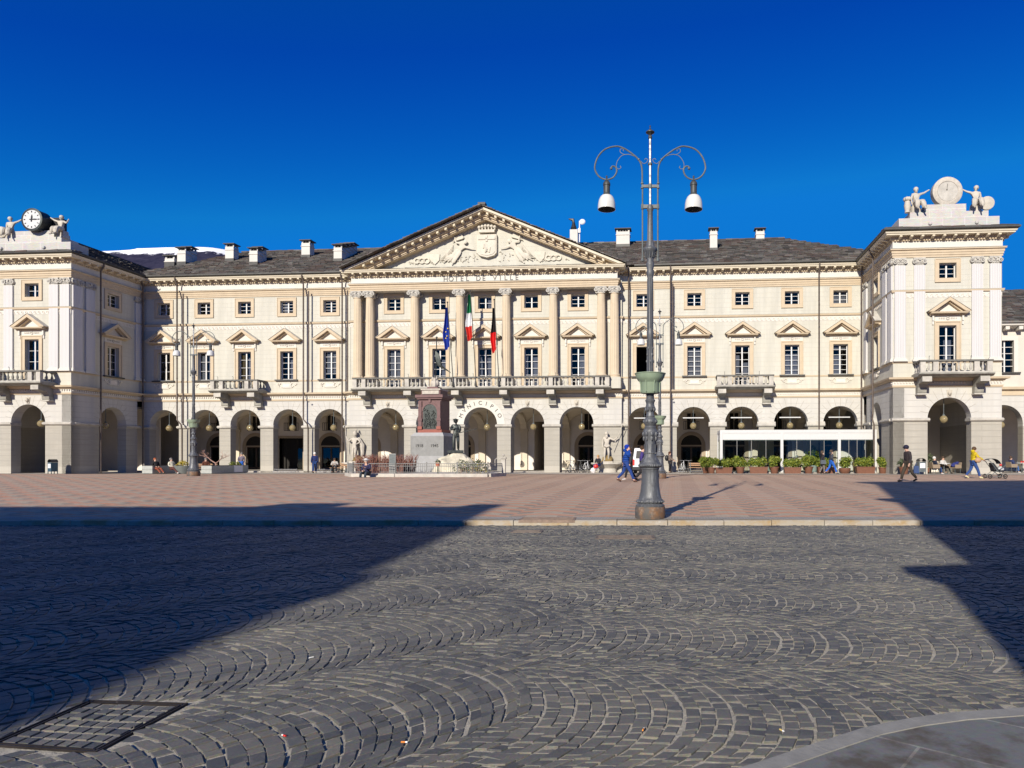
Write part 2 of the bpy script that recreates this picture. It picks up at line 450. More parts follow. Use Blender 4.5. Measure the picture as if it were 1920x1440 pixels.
# ---------------------------------------------------------------- figures (people and statues)
def skin_geo(verts, edges, radii, sub=1):
    me = bpy.data.meshes.new('sk'); me.from_pydata(verts, edges, [])
    o = bpy.data.objects.new('sk', me); COL.objects.link(o)
    md = o.modifiers.new('Skin', 'SKIN'); md.use_smooth_shade = True; md.branch_smoothing = .3
    sv = me.skin_vertices[0].data
    for i, r in enumerate(radii): sv[i].radius = (r, r) if not isinstance(r, tuple) else r
    sv[0].use_root = True
    sb = o.modifiers.new('Sub', 'SUBSURF'); sb.levels = sub; sb.render_levels = sub
    ev = bpy.data.meshes.new_from_object(o.evaluated_get(bpy.context.evaluated_depsgraph_get()))
    vs = [tuple(v.co) for v in ev.vertices]; fs = [list(p.vertices) for p in ev.polygons]
    bpy.data.objects.remove(o); bpy.data.meshes.remove(me); bpy.data.meshes.remove(ev)
    return vs, fs
V = Vector
def joints(pose='stand', arms=('down', 'down'), stride=.34, lean=0., head=(0, 0)):
    """figure 1.75 m tall facing -y; index 0 is the side at -x, 1 the side at +x"""
    J = {}
    sit = pose in ('sit', 'recline')
    pz = .50 if sit else .95 - (.03 if pose == 'walk' else 0)
    if pose == 'ground': pz = .2
    J['pelvis'] = V((0, 0, pz)); up = V((0, -math.sin(lean), math.cos(lean)))
    J['waist'] = J['pelvis'] + up * .14; J['chest'] = J['pelvis'] + up * .36
    J['neck'] = J['pelvis'] + up * .53; hd = up + V((head[0], head[1], 0))
    hd.normalize()
    J['jaw'] = J['neck'] + hd * .09 + V((0, -.02, 0)); J['skull'] = J['neck'] + hd * .17; J['top'] = J['neck'] + hd * .245
    J['nose'] = J['neck'] + hd * .13 + V((0, -.105, 0)) - V((-head[0] * .05, 0, 0))
    for i, sx in ((0, -1), (1, 1)):
        sh = J['pelvis'] + up * .46 + V((.185 * sx, 0, 0)); J['sh%d' % i] = sh
        a = arms[i]
        if a == 'down': el, wr = (.05 * sx, .03, -.28), (.05 * sx, -.04, -.52)
        elif a == 'back': el, wr = (.05 * sx, .14, -.25), (.03 * sx, .16, -.48)
        elif a == 'fwd': el, wr = (.04 * sx, -.12, -.25), (.0, -.34, -.38)
        elif a == 'push': el, wr = (.04 * sx, -.14, -.24), (-.03 * sx, -.40, -.34)
        elif a == 'phone': el, wr = (.08 * sx, -.17, -.20), (-.06 * sx, -.11, .13)
        elif a == 'pocket': el, wr = (.12 * sx, .08, -.26), (.02 * sx, -.08, -.44)
        elif a == 'lap': el, wr = (.07 * sx, -.05, -.26), (-.08 * sx, -.26, -.34)
        elif a == 'read': el, wr = (.07 * sx, -.08, -.25), (-.08 * sx, -.30, -.16)
        elif a == 'up': el, wr = (.26 * sx, -.02, .09), (.50 * sx, -.03, .24)
        elif a == 'out': el, wr = (.24 * sx, -.03, -.14), (.44 * sx, -.08, .03)
        elif a == 'spear': el, wr = (.22 * sx, -.05, -.18), (.33 * sx, -.10, .08)
        elif a == 'hip': el, wr = (.20 * sx, .05, -.22), (.02 * sx, -.08, -.34)
        elif a == 'cross': el, wr = (.10 * sx, -.08, -.24), (-.14 * sx, -.20, -.14)
        el, wr = sh + V(el), sh + V(wr); J['el%d' % i], J['wr%d' % i] = el, wr
        J['pa%d' % i] = wr + (wr - el).normalized() * .065
        hip = J['pelvis'] + V((.09 * sx, 0, -.03)); J['hip%d' % i] = hip
        if pose == 'walk':
            f = 1 if i == 0 else -1
            kn = hip + V((.01 * sx, -.5 * stride * f - .05, -.42)); an = V((.10 * sx, -stride * f + (.06 if f < 0 else 0), .09 if f > 0 else .15))
            to = an + V((.01 * sx, -.14, -.05 if f > 0 else -.09))
        elif pose == 'sit':
            kn = hip + V((.06 * sx, -.42, .03)); an = V((.17 * sx, -.46 - .1 * i, .09)); to = an + V((.02 * sx, -.14, -.05))
        elif pose == 'recline':
            kn = hip + V((.05 * sx, -.40, -.02)); an = V((.12 * sx, -.80, .12)); to = an + V((.02 * sx, -.10, .04))
        elif pose == 'ground':
            kn = hip + V((.05 * sx, -.30, .26)); an = V((.12 * sx, -.52, .08)); to = an + V((0, -.14, -.04))
        elif pose == 'contra':
            kn = hip + V((.03 * sx, -.05 - .1 * i, -.44)); an = V((.12 * sx, -.02 + .08 * i, .09)); to = an + V((.06 * sx, -.13, -.05))
        elif pose == 'fly':
            kn = hip + V((.02 * sx, -.06 - .1 * i, -.40)); an = kn + V((.03 * sx, .12, -.38)); to = an + V((.0, .02, -.14))
        else:
            kn = hip + V((.01 * sx, -.01, -.43)); an = V((.10 * sx, .03, .09)); to = an + V((.03 * sx, -.15, -.05))
        J['kn%d' % i], J['an%d' % i], J['to%d' % i] = kn, an, to
    return J
def body_geo(J, fingers=True, fat=1.):
    N = ['pelvis', 'waist', 'chest', 'neck', 'jaw', 'skull', 'top']
    rr = {'pelvis': .125, 'waist': .115, 'chest': .14, 'neck': .055, 'jaw': .075, 'skull': .098, 'top': .055}
    vs, es, rs, ix = [], [], [], {}
    def vert(k, p, r): ix[k] = len(vs); vs.append(tuple(p)); rs.append(r * fat if r > .03 else r)
    for k in N: vert(k, J[k], rr[k])
    for a, b in zip(N, N[1:]): es.append((ix[a], ix[b]))
    vert('nose', J['nose'], .018); es.append((ix['jaw'], ix['nose']))
    for i in (0, 1):
        for k, r in (('sh', .068), ('el', .048), ('wr', .032), ('pa', .036)): vert(k + str(i), J[k + str(i)], r)
        es += [(ix['chest'], ix['sh%d' % i]), (ix['sh%d' % i], ix['el%d' % i]), (ix['el%d' % i], ix['wr%d' % i]), (ix['wr%d' % i], ix['pa%d' % i])]
        if fingers:
            d = (J['wr%d' % i] - J['el%d' % i]).normalized(); sd = d.cross(V((0, 0, 1)) if abs(d.z) < .8 else V((1, 0, 0))).normalized(); nn = d.cross(sd)
            for q, (off, ln) in enumerate(((-.030, .066), (-.010, .078), (.010, .072), (.030, .055))):
                a = J['pa%d' % i] + sd * off + d * .03; b = a + d * ln * .55; c_ = b + (d * .6 + nn * .5) * ln * .5
                for t, p, r in ((0, a, .0095), (1, b, .0088), (2, c_, .0078)): vert('f%d%d%d' % (i, q, t), p, r)
                es += [(ix['pa%d' % i], ix['f%d%d0' % (i, q)]), (ix['f%d%d0' % (i, q)], ix['f%d%d1' % (i, q)]), (ix['f%d%d1' % (i, q)], ix['f%d%d2' % (i, q)])]
            a = J['wr%d' % i] + d * .035 - sd * .04; b = a + (d * .8 - sd * .5 + nn * .3) * .04
            vert('t%d0' % i, a, .0115); vert('t%d1' % i, b, .0095)
            es += [(ix['wr%d' % i], ix['t%d0' % i]), (ix['t%d0' % i], ix['t%d1' % i])]
        for k, r in (('hip', .095), ('kn', .062), ('an', .042), ('to', .035)): vert(k + str(i), J[k + str(i)], r)
        es += [(ix['pelvis'], ix['hip%d' % i]), (ix['hip%d' % i], ix['kn%d' % i]), (ix['kn%d' % i], ix['an%d' % i]), (ix['an%d' % i], ix['to%d' % i])]
    return skin_geo(vs, es, rs)
def chain_geo(J, spec, fat=1.):
    """spec: list of chains [(joint or Vector, radius), ...]; same joint names weld"""
    vs, es, rs, ix = [], [], [], {}
    for ch in spec:
        prev = None
        for k, r in ch:
            key = k if isinstance(k, str) else tuple(round(q, 4) for q in k)
            if key not in ix: ix[key] = len(vs); vs.append(tuple(J[k] if isinstance(k, str) else k)); rs.append(r * fat)
            if prev is not None and (prev, ix[key]) not in es: es.append((prev, ix[key]))
            prev = ix[key]
    return skin_geo(vs, es, rs)
def garment(name, parts, mats, parent):
    mb = MB()
    for vs, fs, mi in parts: mb.add(vs, fs, mi, True)
    return mb.build(name, mats, parent, sharp) if False else mb.build(name, mats, parent)
def person(label, loc, rz, pose='stand', arms=('down', 'down'), h=1.75, top='black', topc=(.03, .03, .035), leg='jeans', legc=(.035, .07, .18),
           shoe='dark', shoec=(.03, .025, .02), hair='brown', hairc=(.06, .035, .02), hat=None, hatc=(.02, .03, .12), hood=False, longcoat=False,
           stride=.34, lean=0., head=(0, 0), skirt=False, longhair=False, group=None, puffy=False):
    root = thing('person', label, 'person', loc, rz, group, h / 1.75)
    J = joints(pose, arms, stride, lean, head)
    vs, fs = body_geo(J); mb = MB(); mb.add(vs, fs, 0, True); mb.build('body', M['skin'], root)
    ft = 1.18 if puffy else 1.04
    sp = [[('pelvis', .155 if not puffy else .17), ('waist', .15 * ft), ('chest', .165 * ft), ('neck', .085)]]
    if longcoat: sp[0].insert(0, (J['pelvis'] + V((0, 0, -.30)), .19))
    for i in (0, 1): sp.append([('chest', .165 * ft), ('sh%d' % i, .088 * ft), ('el%d' % i, .068 * ft), (J['wr%d' % i], .05 * ft)])
    g = chain_geo(J, sp); mb = MB(); mb.add(*g, 0, True)
    if hood: mb.ball(J['neck'] + V((0, .07, .03)), .12, 10, 0, 1.1, .9, .8)
    mb.build('jacket', cloth(top, topc), root)
    sp = []
    for i in (0, 1): sp.append([('pelvis', .135), ('hip%d' % i, .112), ('kn%d' % i, .08), (J['an%d' % i] + V((0, 0, .02)), .062)])
    g = chain_geo(J, sp); mb = MB(); mb.add(*g, 0, True); mb.build('trousers', cloth(leg, legc), root)
    for i in (0, 1):
        a, t = J['an%d' % i], J['to%d' % i]
        mb = MB(); mb.add(*chain_geo(J, [[(a + V((0, .04, -.03)), .052), (a + V((0, -.03, -.025)), .05), (t, .046), (t + (t - a) * .25, .036)]]), 0, True)
        mb.build('shoe', cloth('shoe_' + shoe, shoec), root)
    mb = MB(); c = J['skull'] + V((0, .018, .012))
    if hat:
        mb.ball(c + V((0, -.012, .012)), .122, 12, 0, 1., 1.08, .95)
        if hat == 'brim': mb.lathe([(.21, 0), (.21, .012), (.12, .03)], c + V((0, 0, .02)), 14, 0)
        if hat == 'cap': mb.ball(c + V((0, -.13, .015)), .07, 10, 0, 1., 1., .25)
        mb.build('hat', cloth('hat_' + hat + top, hatc), root)
    else:
        mb.ball(c, .118, 12, 0, .95, 1.05, 1.); 
        if longhair: mb.ball(J['neck'] + V((0, .06, .06)), .11, 10, 0, 1., .7, 1.5)
        mb.build('hair', cloth('hair_' + hair, hairc), root)
    root['_J'] = 0; del root['_J']
    return root, J
def statue_geo(pose, arms, lean=0., head=(0, 0), drape=None, fat=1.08, fingers=False):
    J = joints(pose, arms, .3, lean, head); mb = MB()
    mb.add(*body_geo(J, fingers, fat), 0, True)
    mb.ball(J['skull'] + V((0, .02, .02)), .125, 10)
    if drape == 'skirt':
        for i in (0, 1):
            mb.add(*chain_geo(J, [[('pelvis', .17), ('hip%d' % i, .16), ('kn%d' % i, .14), (J['an%d' % i] + V((0, .05, .0)), .13)]]), 0, True)
    if drape == 'coat':
        mb.add(*chain_geo(J, [[(J['pelvis'] + V((0, 0, -.25)), .2), ('pelvis', .17), ('waist', .15), ('chest', .18), ('neck', .09)],
                              [('chest', .18), ('sh0', .1), ('el0', .075), ('wr0', .055)], [('chest', .18), ('sh1', .1), ('el1', .075), ('wr1', .055)]]), 0, True)
        for i in (0, 1): mb.add(*chain_geo(J, [[('pelvis', .15), ('hip%d' % i, .125), ('kn%d' % i, .085), ('an%d' % i, .07)]]), 0, True)
    return mb, J
# ---------------------------------------------------------------- the ground
def ground_sheets():
    mb = MB(); mb.add([(-5000, -600, -.12), (5000, -600, -.12), (5000, 5000, -.12), (-5000, 5000, -.12)], [(0, 1, 2, 3)])
    tag(mb.build('ground', simple('far_ground', (.12, .11, .09), .95, .2, .02), None, False), kind='structure')
    # street bed (joint sand) under the setts
    t = NT('joint_sand'); n = t.noise(35., 5, .7); n2 = t.noise(1.1, 4)
    c = t.mix(t.ramp(n, [(.3, 0.), (.75, 1.)]), (.27, .25, .205), (.54, .50, .42)); c = t.mix(t.math('MULTIPLY', t.ramp(n2, [(.4, 0.), (.7, 1.)]), .5), c, (.2, .185, .165))
    t.bump(n, .9, .012); sand = t.done(c, .95)
    t = NT('street_setts_far'); 
    b = t.brick(t.co, (.12, .12, .12), (.16, .155, .15), (.34, .31, .27), .12, .11, .012)
    t.bump(t.math('SUBTRACT', 1., b[1]), .6, .01); setts = t.done(t.mix(t.math('MULTIPLY', t.noise(.6, 4), .4), b[0], (.1, .1, .1)), .7)
    mb = MB()
    mb.box(-30, 26, -14, KERB_Y, -.06, .0135, 0)
    for x0, x1, y0, y1 in ((-120, -30, -14, KERB_Y), (26, 120, -14, KERB_Y), (-120, 120, -70, -14)): mb.box(x0, x1, y0, y1, -.06, .012, 1)
    road = tag(mb.build('street', [sand, setts], None), kind='structure')
    # setts laid in segmental arcs
    Wd, PH, Rr = 1.62, R(50), 1.62 / (2 * math.sin(R(50)))
    h = .110; rot = R(-4); nst = 18
    rng = np.random.default_rng(3)
    def fans(rot, h, seam):
        """courses of setts laid in segmental arcs that bulge along the direction rot"""
        quads = []; cr, sr = math.cos(rot), math.sin(rot); st = 2 * PH / nst
        for j in range(-16, 17):
            off = rng.uniform(0, h); wob = rng.uniform(-.012, .012)
            for i in range(int(50 / h)):
                x0 = -25 + i * h + off; k0 = (.5 if i % 2 else 1.) * st
                edges = np.r_[-PH, np.arange(-PH + k0, PH - .3 * st, st), PH]; edges[1:-1] += rng.normal(0, .022, len(edges) - 2)
                xm, ym = x0 + Rr, (j + .5) * Wd
                gx, gy = xm * cr - ym * sr, xm * sr + ym * cr
                if gy < 0 or gy > 17.5 or gx < -19 or gx > 13: continue
                dr = rng.normal(0, .005)
                for k in range(len(edges) - 1):
                    quads.append([(xx + dr + Rr * math.cos(ph), ym + Rr * math.sin(ph) + wob) for ph, xx in ((edges[k], x0), (edges[k], x0 + h), (edges[k + 1], x0 + h), (edges[k + 1], x0))])
        Q = np.array(quads); Q = np.stack([Q[..., 0] * cr - Q[..., 1] * sr, Q[..., 0] * sr + Q[..., 1] * cr], -1)
        Q[..., 0] += .06 * np.sin(Q[..., 1] * .9 + .7) + .02 * np.sin(Q[..., 1] * 2.3); Q[..., 1] += .07 * np.sin(Q[..., 0] * .55) + .02 * np.sin(Q[..., 0] * 1.7 + 1)
        c = Q.mean(1); line = -.65 - .45 * np.maximum(0, c[:, 1] - 6.3) + .12 * np.sin(c[:, 1] * 2.1)
        return Q[(c[:, 0] > line - .035) if seam > 0 else (c[:, 0] <= line + .035)]
    Q = np.concatenate([fans(R(-3), .092, 1), fans(R(44), .095, -1)])
    c = Q.mean(1)
    keep = (c[:, 1] > 2.3) & (c[:, 1] < KERB_Y - .08) & (c[:, 0] > -.98 * c[:, 1] - 2.2) & (c[:, 0] < .62 * c[:, 1] + 2.5)
    keep &= ~in_pave(c)
    keep &= ~in_frame(c)
    Q = Q[keep]; n = len(Q); c = Q.mean(1, keepdims=True)
    sz = rng.normal(.858, .025, (n, 1, 1)); jit = rng.normal(0, .004, (n, 4, 2))
    lo = c + (Q - c) * np.minimum(sz + .03, .975) + jit * .5; mid = c + (Q - c) * sz + jit; top = c + (Q - c) * (sz - .055) + jit
    zb = rng.normal(0, .0028, (n, 1)); tilt = rng.normal(0, .03, (n, 1, 2))
    def z3(P, base): return np.concatenate([P, (base + zb + ((P - c) * tilt).sum(-1))[..., None]], -1)
    V0 = z3(lo, -.012); V1 = z3(mid, .0200); V2 = z3(top, .0228)
    Vc = np.concatenate([c[:, 0], (.0233 + zb)], -1)[:, None, :]
    allv = np.concatenate([V0, V1, V2, Vc], 1).reshape(-1, 3)          # 13 per sett
    base = np.array([[0, 1, 5, 4], [1, 2, 6, 5], [2, 3, 7, 6], [3, 0, 4, 7], [4, 5, 9, 8], [5, 6, 10, 9], [6, 7, 11, 10], [7, 4, 8, 11]])
    tri = np.array([[8, 9, 12], [9, 10, 12], [10, 11, 12], [11, 8, 12]])
    offs = (np.arange(n) * 13)[:, None, None]
    q = (base[None] + offs).reshape(-1, 4); t3 = (tri[None] + offs).reshape(-1, 3)
    me = bpy.data.meshes.new('sett_paving'); me.vertices.add(len(allv)); me.vertices.foreach_set('co', allv.ravel())
    loops = np.concatenate([q.ravel(), t3.ravel()]); me.loops.add(len(loops)); me.loops.foreach_set('vertex_index', loops)
    npol = len(q) + len(t3); me.polygons.add(npol)
    starts = np.concatenate([np.arange(len(q)) * 4, len(q) * 4 + np.arange(len(t3)) * 3]); me.polygons.foreach_set('loop_start', starts)
    me.polygons.foreach_set('use_smooth', np.zeros(npol, bool)); me.update(calc_edges=True); me.validate()
    t = NT('porphyry_setts'); r = t.island()
    col = t.ramp(r, [(0., (.058, .061, .064)), (.25, (.082, .083, .082)), (.5, (.105, .104, .097)), (.75, (.125, .12, .106)), (.92, (.155, .145, .12)), (1., (.075, .079, .084))])
    big = t.noise(.45, 4, .6); col = t.mix(t.math('MULTIPLY', t.ramp(big, [(.42, 0.), (.7, 1.)]), .5), col, (.22, .205, .165))
    col = t.mix(.5, col, t.noise(60., 4, .7, None, True), 'OVERLAY')
    dust = t.noise(14., 5, .7); col = t.mix(t.math('MULTIPLY', t.ramp(dust, [(.55, 0.), (.8, 1.)]), .4), col, (.30, .28, .24))
    t.bump(t.noise(70., 4, .7), .45, .008)
    me.materials.append(t.done(col, t.math('MULTIPLY_ADD', t.noise(3., 3), .25, .45), 0, .45))
    o = bpy.data.objects.new('sett_paving', me); COL.objects.link(o); tag(o, kind='structure')

PAVE = [(.12, 3.0), (.40, 3.17), (.66, 3.32), (1.0, 3.54), (1.35, 3.76), (1.65, 3.89), (1.95, 3.98), (2.47, 4.07), (3.6, 4.18), (6., 4.3), (14, 4.4)]
def pave_edge(x):
    return np.interp(x, [p[0] for p in PAVE], [p[1] for p in PAVE])
def in_pave(c): return (c[:, 0] > -.6) & (c[:, 1] < np.where(c[:, 0] < .02, 3.05 + (c[:, 0] - .02) * .62, pave_edge(c[:, 0])) + .02)
FRQ = [(-3.27, 4.21), (-2.63, 4.157), (-2.66, 3.47), (-3.30, 3.56)]
def in_frame(c):
    x0, x1, y0, y1 = -3.32, -2.61, 3.47, 4.22
    return (c[:, 0] > x0) & (c[:, 0] < x1) & (c[:, 1] > y0) & (c[:, 1] < y1)
def near_pavement():
    t = NT('pavement_slabs')
    b = t.brick(t.mapping((1, 1, 1), None, (0, 0, R(38))), (.135, .14, .14), (.165, .168, .165), (.27, .26, .235), .95, .62, .008, .35)
    c = t.mix(.35, b[0], t.noise(24., 5, .7, None, True), 'OVERLAY')
    st = t.noise(2.2, 5, .65); c = t.mix(t.math('MULTIPLY', t.ramp(st, [(.50, 0.), (.62, 1.)]), .8), c, (.075, .058, .04))
    t.bump(t.noise(40., 3), .25, .008); slab = t.done(c, .75)
    pts = [(p[0], p[1]) for p in PAVE]; mb = MB()
    inner = []
    for i, (x, y) in enumerate(pts):
        a = pts[max(0, i - 1)]; b_ = pts[min(len(pts) - 1, i + 1)]; tx, ty = b_[0] - a[0], b_[1] - a[1]; L = math.hypot(tx, ty)
        inner.append((x + ty / L * .11, y - tx / L * .11))
    n = len(pts)
    poly = inner + [(14, -5.4), (-.6, -5.4), (-.6, 2.4)]
    mb.add([(x, y, .03) for x, y in poly], [list(range(len(poly)))], 0)
    tag(mb.build('pavement', slab, None), kind='structure')
    mb = MB(); k = 0
    for i in range(n - 1):
        A, B_, Ci, D = pts[i], pts[i + 1], inner[i + 1], inner[i]
        m = max(1, round(math.hypot(B_[0] - A[0], B_[1] - A[1]) / .9))
        for q in range(m):
            f0, f1 = q / m, (q + 1) / m - .006
            L = lambda P, Q, f: (P[0] + (Q[0] - P[0]) * f, P[1] + (Q[1] - P[1]) * f)
            P4 = [L(D, Ci, f0), L(D, Ci, f1), L(A, B_, f1), L(A, B_, f0)]
            mb.hexa([(x, y, -.05) for x, y in P4] + [(x, y, .036) for x, y in P4])
    tag(mb.build('pavement_kerb', simple('pale_kerb', (.24, .235, .22), .85, .15, 9., bump=.3), None), kind='structure')
    # inspection cover: steel frame filled with setts
    mb = MB(); P = [V((x, y, 0)) for x, y in FRQ]
    for a, b_ in zip(P, P[1:] + P[:1]):
        d = (b_ - a).normalized(); nn = V((-d.y, d.x, 0)) * .0075
        for o, zt in ((0, .027), (.028, .025)):
            sft = V((-d.y, d.x, 0)) * -o * .9
            q = [a - nn + sft, b_ - nn + sft, b_ + nn * .2 + sft, a + nn * .2 + sft]
            mb.hexa([(v.x, v.y, -.02) for v in q] + [(v.x, v.y, zt) for v in q])
    root = tag(mb.build('inspection_cover', simple('rusty_steel', (.03, .025, .024), .5, .4, 8., .5), None), 'square steel-framed inspection cover filled with grey setts in the shaded street corner', 'manhole cover')
    mb = MB(); rg = random.Random(5)
    for i in range(7):
        u0 = 0.
        while u0 < .97:
            wd = rg.uniform(.12, .17); u1 = min(1., u0 + wd)
            def pt(u, v):
                a = P[0].lerp(P[1], u); b_ = P[3].lerp(P[2], u); q = a.lerp(b_, v); return q
            v0, v1 = (i + .09) / 7, (i + .91) / 7; uu0, uu1 = .06 + u0 * .88 + .011, .06 + u1 * .88 - .011
            v0, v1 = .05 + v0 * .9, .05 + v1 * .9
            q = [pt(uu0, v1), pt(uu1, v1), pt(uu1, v0), pt(uu0, v0)]; c = sum(q, V()) / 4; zt = rg.gauss(.021, .003)
            mb.hexa([(v.x, v.y, -.01) for v in q] + [(c.x + (v.x - c.x) * .93, c.y + (v.y - c.y) * .93, zt) for v in q])
            u0 = u1
    mb.build('sett_infill', bpy.data.materials['porphyry_setts'], root)

def plaza():
    t = NT('plaza_paving')
    # object space is turned to the facade: a runs along it, b towards it
    x, y, z = t.sep()
    wob = t.noise(.5, 3)
    xx = t.math('ADD', x, t.math('MULTIPLY', wob, .25))
    P = 1.5
    tri = t.math('PINGPONG', xx, P / 2)                       # 0..P/2
    col_ = t.math('MULTIPLY', t.math('FLOOR', t.math('ADD', t.math('DIVIDE', xx, P), .5)), .43)
    f = t.math('FRACT', t.math('DIVIDE', t.math('ADD', t.math('ADD', y, col_), t.math('MULTIPLY', tri, .58)), .86))
    band = t.ramp(f, [(.0, 0.), (.04, 1.), (.36, 1.), (.42, 0.)])
    f2 = t.math('FRACT', t.math('DIVIDE', xx, P))
    strip = t.ramp(f2, [(.0, .2), (.05, .2), (.08, 0.), (.92, 0.), (.95, .2)])
    red = t.math('MAXIMUM', band, strip)
    dk = t.math('MULTIPLY', t.math('GREATER_THAN', f, .62), t.math('LESS_THAN', t.math('ABSOLUTE', t.math('SUBTRACT', f2, .5)), .24))
    b = t.brick(t.comb(x, y), (1., 1., 1.), (.76, .76, .76), (.6, .6, .6), .22, .11, .012)
    n = t.noise(5., 5, .7)
    rc = t.mix(n, (.46, .215, .13), (.63, .34, .215)); gc = t.mix(n, (.36, .29, .21), (.52, .435, .325))
    c = t.mix(red, gc, rc); c = t.mix(t.math('MULTIPLY', dk, .6), c, (.20, .155, .13))
    c = t.mix(.55, c, b[0], 'MULTIPLY')
    big = t.noise(.12, 4); c = t.mix(t.math('MULTIPLY', t.ramp(big, [(.4, 0.), (.7, 1.)]), .35), c, (.52, .40, .32))
    lt = t.ramp(t.noise(2.6, 4, .7), [(.70, 0.), (.78, .6)]); c = t.mix(lt, c, (.62, .55, .48))
    t.bump(t.math('ADD', b[1], t.math('MULTIPLY', n, -.5)), -.4, .01)
    red_m = t.done(c, .8, 0, .3)
    t = NT('border_setts'); b = t.brick(t.co, (.30, .28, .25), (.38, .355, .32), (.2, .18, .155), .13, .12, .012)
    c = t.mix(t.math('MULTIPLY', t.noise(3., 4), .5), b[0], (.27, .25, .22)); t.bump(b[1], -.5, .01); grey = t.done(c, .8)
    t = NT('edge_slabs'); b = t.brick(t.co, (.42, .37, .31), (.48, .43, .36), (.3, .26, .21), 1.1, .6, .012)
    pale = t.done(t.mix(t.math('MULTIPLY', t.noise(2., 5), .4), b[0], (.32, .28, .22)), .85)
    # world grid, stored in facade-turned coordinates
    def loc(X, Y): 
        return (X * CT - Y * ST, X * ST + Y * CT)
    for name, mt, y0, y1, step, test in (('plaza', red_m, 15.95, 62., 1., 0), ('plaza_border', grey, 15.45, 15.95, .5, 0)):
        mb = MB(); xs = np.arange(-70, 61, 2.) if name == 'plaza_border' else np.arange(-70, 61, 1.5)
        ys = np.linspace(y0, y1, 2 if name == 'plaza_border' else 34)
        vs = [(*loc(X, Y), ground(X, Y)) for Y in ys for X in xs]; m = len(xs)
        fs = [(j * m + i, j * m + i + 1, (j + 1) * m + i + 1, (j + 1) * m + i) for j in range(len(ys) - 1) for i in range(m - 1)]
        mb.add(vs, fs, 0, True)
        o = tag(mb.build(name, mt, None), kind='structure'); o.rotation_euler = (0, 0, -TH)
    # pale walk along the facade, 4 mm above the plaza
    mb = MB(); ss = np.arange(-14, 78, 1.5); tt = (-1., 0., 1.5, 3., 4.5, 6.0, 8., 9.9)
    def add_strip(svals, tvals):
        vs = []
        for T in tvals:
            for S in svals:
                X, Y, _ = Bw(S, T); vs.append((S, -T, ground(X, Y) + .02))
        m = len(svals); mb.add(vs, [(j * m + i, j * m + i + 1, (j + 1) * m + i + 1, (j + 1) * m + i) for j in range(len(tvals) - 1) for i in range(m - 1)], 0, True)
    add_strip(ss, tt)
    o = tag(mb.build('facade_walk', pale, None), kind='structure'); o.location = (OX, OY, 0); o.rotation_euler = (0, 0, -TH)
    # kerb stones
    t = NT('kerb_stone'); r = t.island(); x, y, z = t.sep()
    c = t.ramp(r, [(0., (.34, .305, .245)), (.5, (.39, .35, .285)), (1., (.31, .28, .24))])
    yl = t.noise(1., 5, .7, t.mapping((1.6, 1., 3.))); c = t.mix(t.math('MULTIPLY', t.ramp(yl, [(.45, 0.), (.62, 1.)]), .85), c, (.33, .225, .10))
    c = t.mix(t.math('MULTIPLY', t.ramp(t.noise(6., 5, .7), [(.58, 0.), (.7, 1.)]), .6), c, (.48, .455, .40))
    c = t.mix(t.ramp(t.noise(.5, 3), [(.66, 0.), (.72, .7)]), c, (.12, .09, .05)); t.bump(t.noise(15., 4), .35, .01); km = t.done(c, .85)
    mb = MB(); x = -66.; rg = random.Random(2)
    while x < 58:
        L = rg.uniform(1.05, 1.25); z = .125 + rg.uniform(-.006, .006)
        q = [(x + .008, KERB_Y), (x + L - .008, KERB_Y), (x + L - .008, KERB_Y + .31), (x + .008, KERB_Y + .31)]
        b_ = .018
        mb.hexa([(a, b2, -.1) for a, b2 in q] + [(a, b2, z - b_) for a, b2 in q])
        q2 = [(q[0][0], KERB_Y + b_), (q[1][0], KERB_Y + b_), q[2], q[3]]
        mb.hexa([(a, b2, z - b_ + .0005) for a, b2 in q] + [(a, b2, z) for a, b2 in q2]); x += L
    tag(mb.build('kerb', km, None), kind='structure')
    # small covers
    for nm, px, py, w_, h_, lab, c3 in (('drain_cover', 1028, 972, 1.25, .7, 'rusty flat drain cover set in the red paving behind the kerb', (.22, .16, .125)),
                               ('drain_cover', 988, 999, .62, .4, 'small rusty drain cover in the street below the kerb', (.16, .13, .11)),
                               ('drain_cover', 1172, 1010, 1.1, .55, 'worn brown drain cover in the street in front of the near lamp', (.15, .12, .10))):
        street = py > 985; d = 1280 * (CAMZ - (0 if street else .14)) / (py - 858); X = (px - 1162) / 1280 * d
        z = .03 if street else ground(X, d) + .004
        mb = MB(); mb.box(X - w_ / 2, X + w_ / 2, d - h_ / 2, d + h_ / 2, z - .06, z + .004)
        for k in range(6): mb.box(X - w_ / 2 + .05, X + w_ / 2 - .05, d - h_ / 2 + h_ * (k + .3) / 6, d - h_ / 2 + h_ * (k + .7) / 6, z + .003, z + .009)
        tag(mb.build(nm, simple('cover_rust', c3, .8, .3, 9.), None), lab, 'manhole cover')

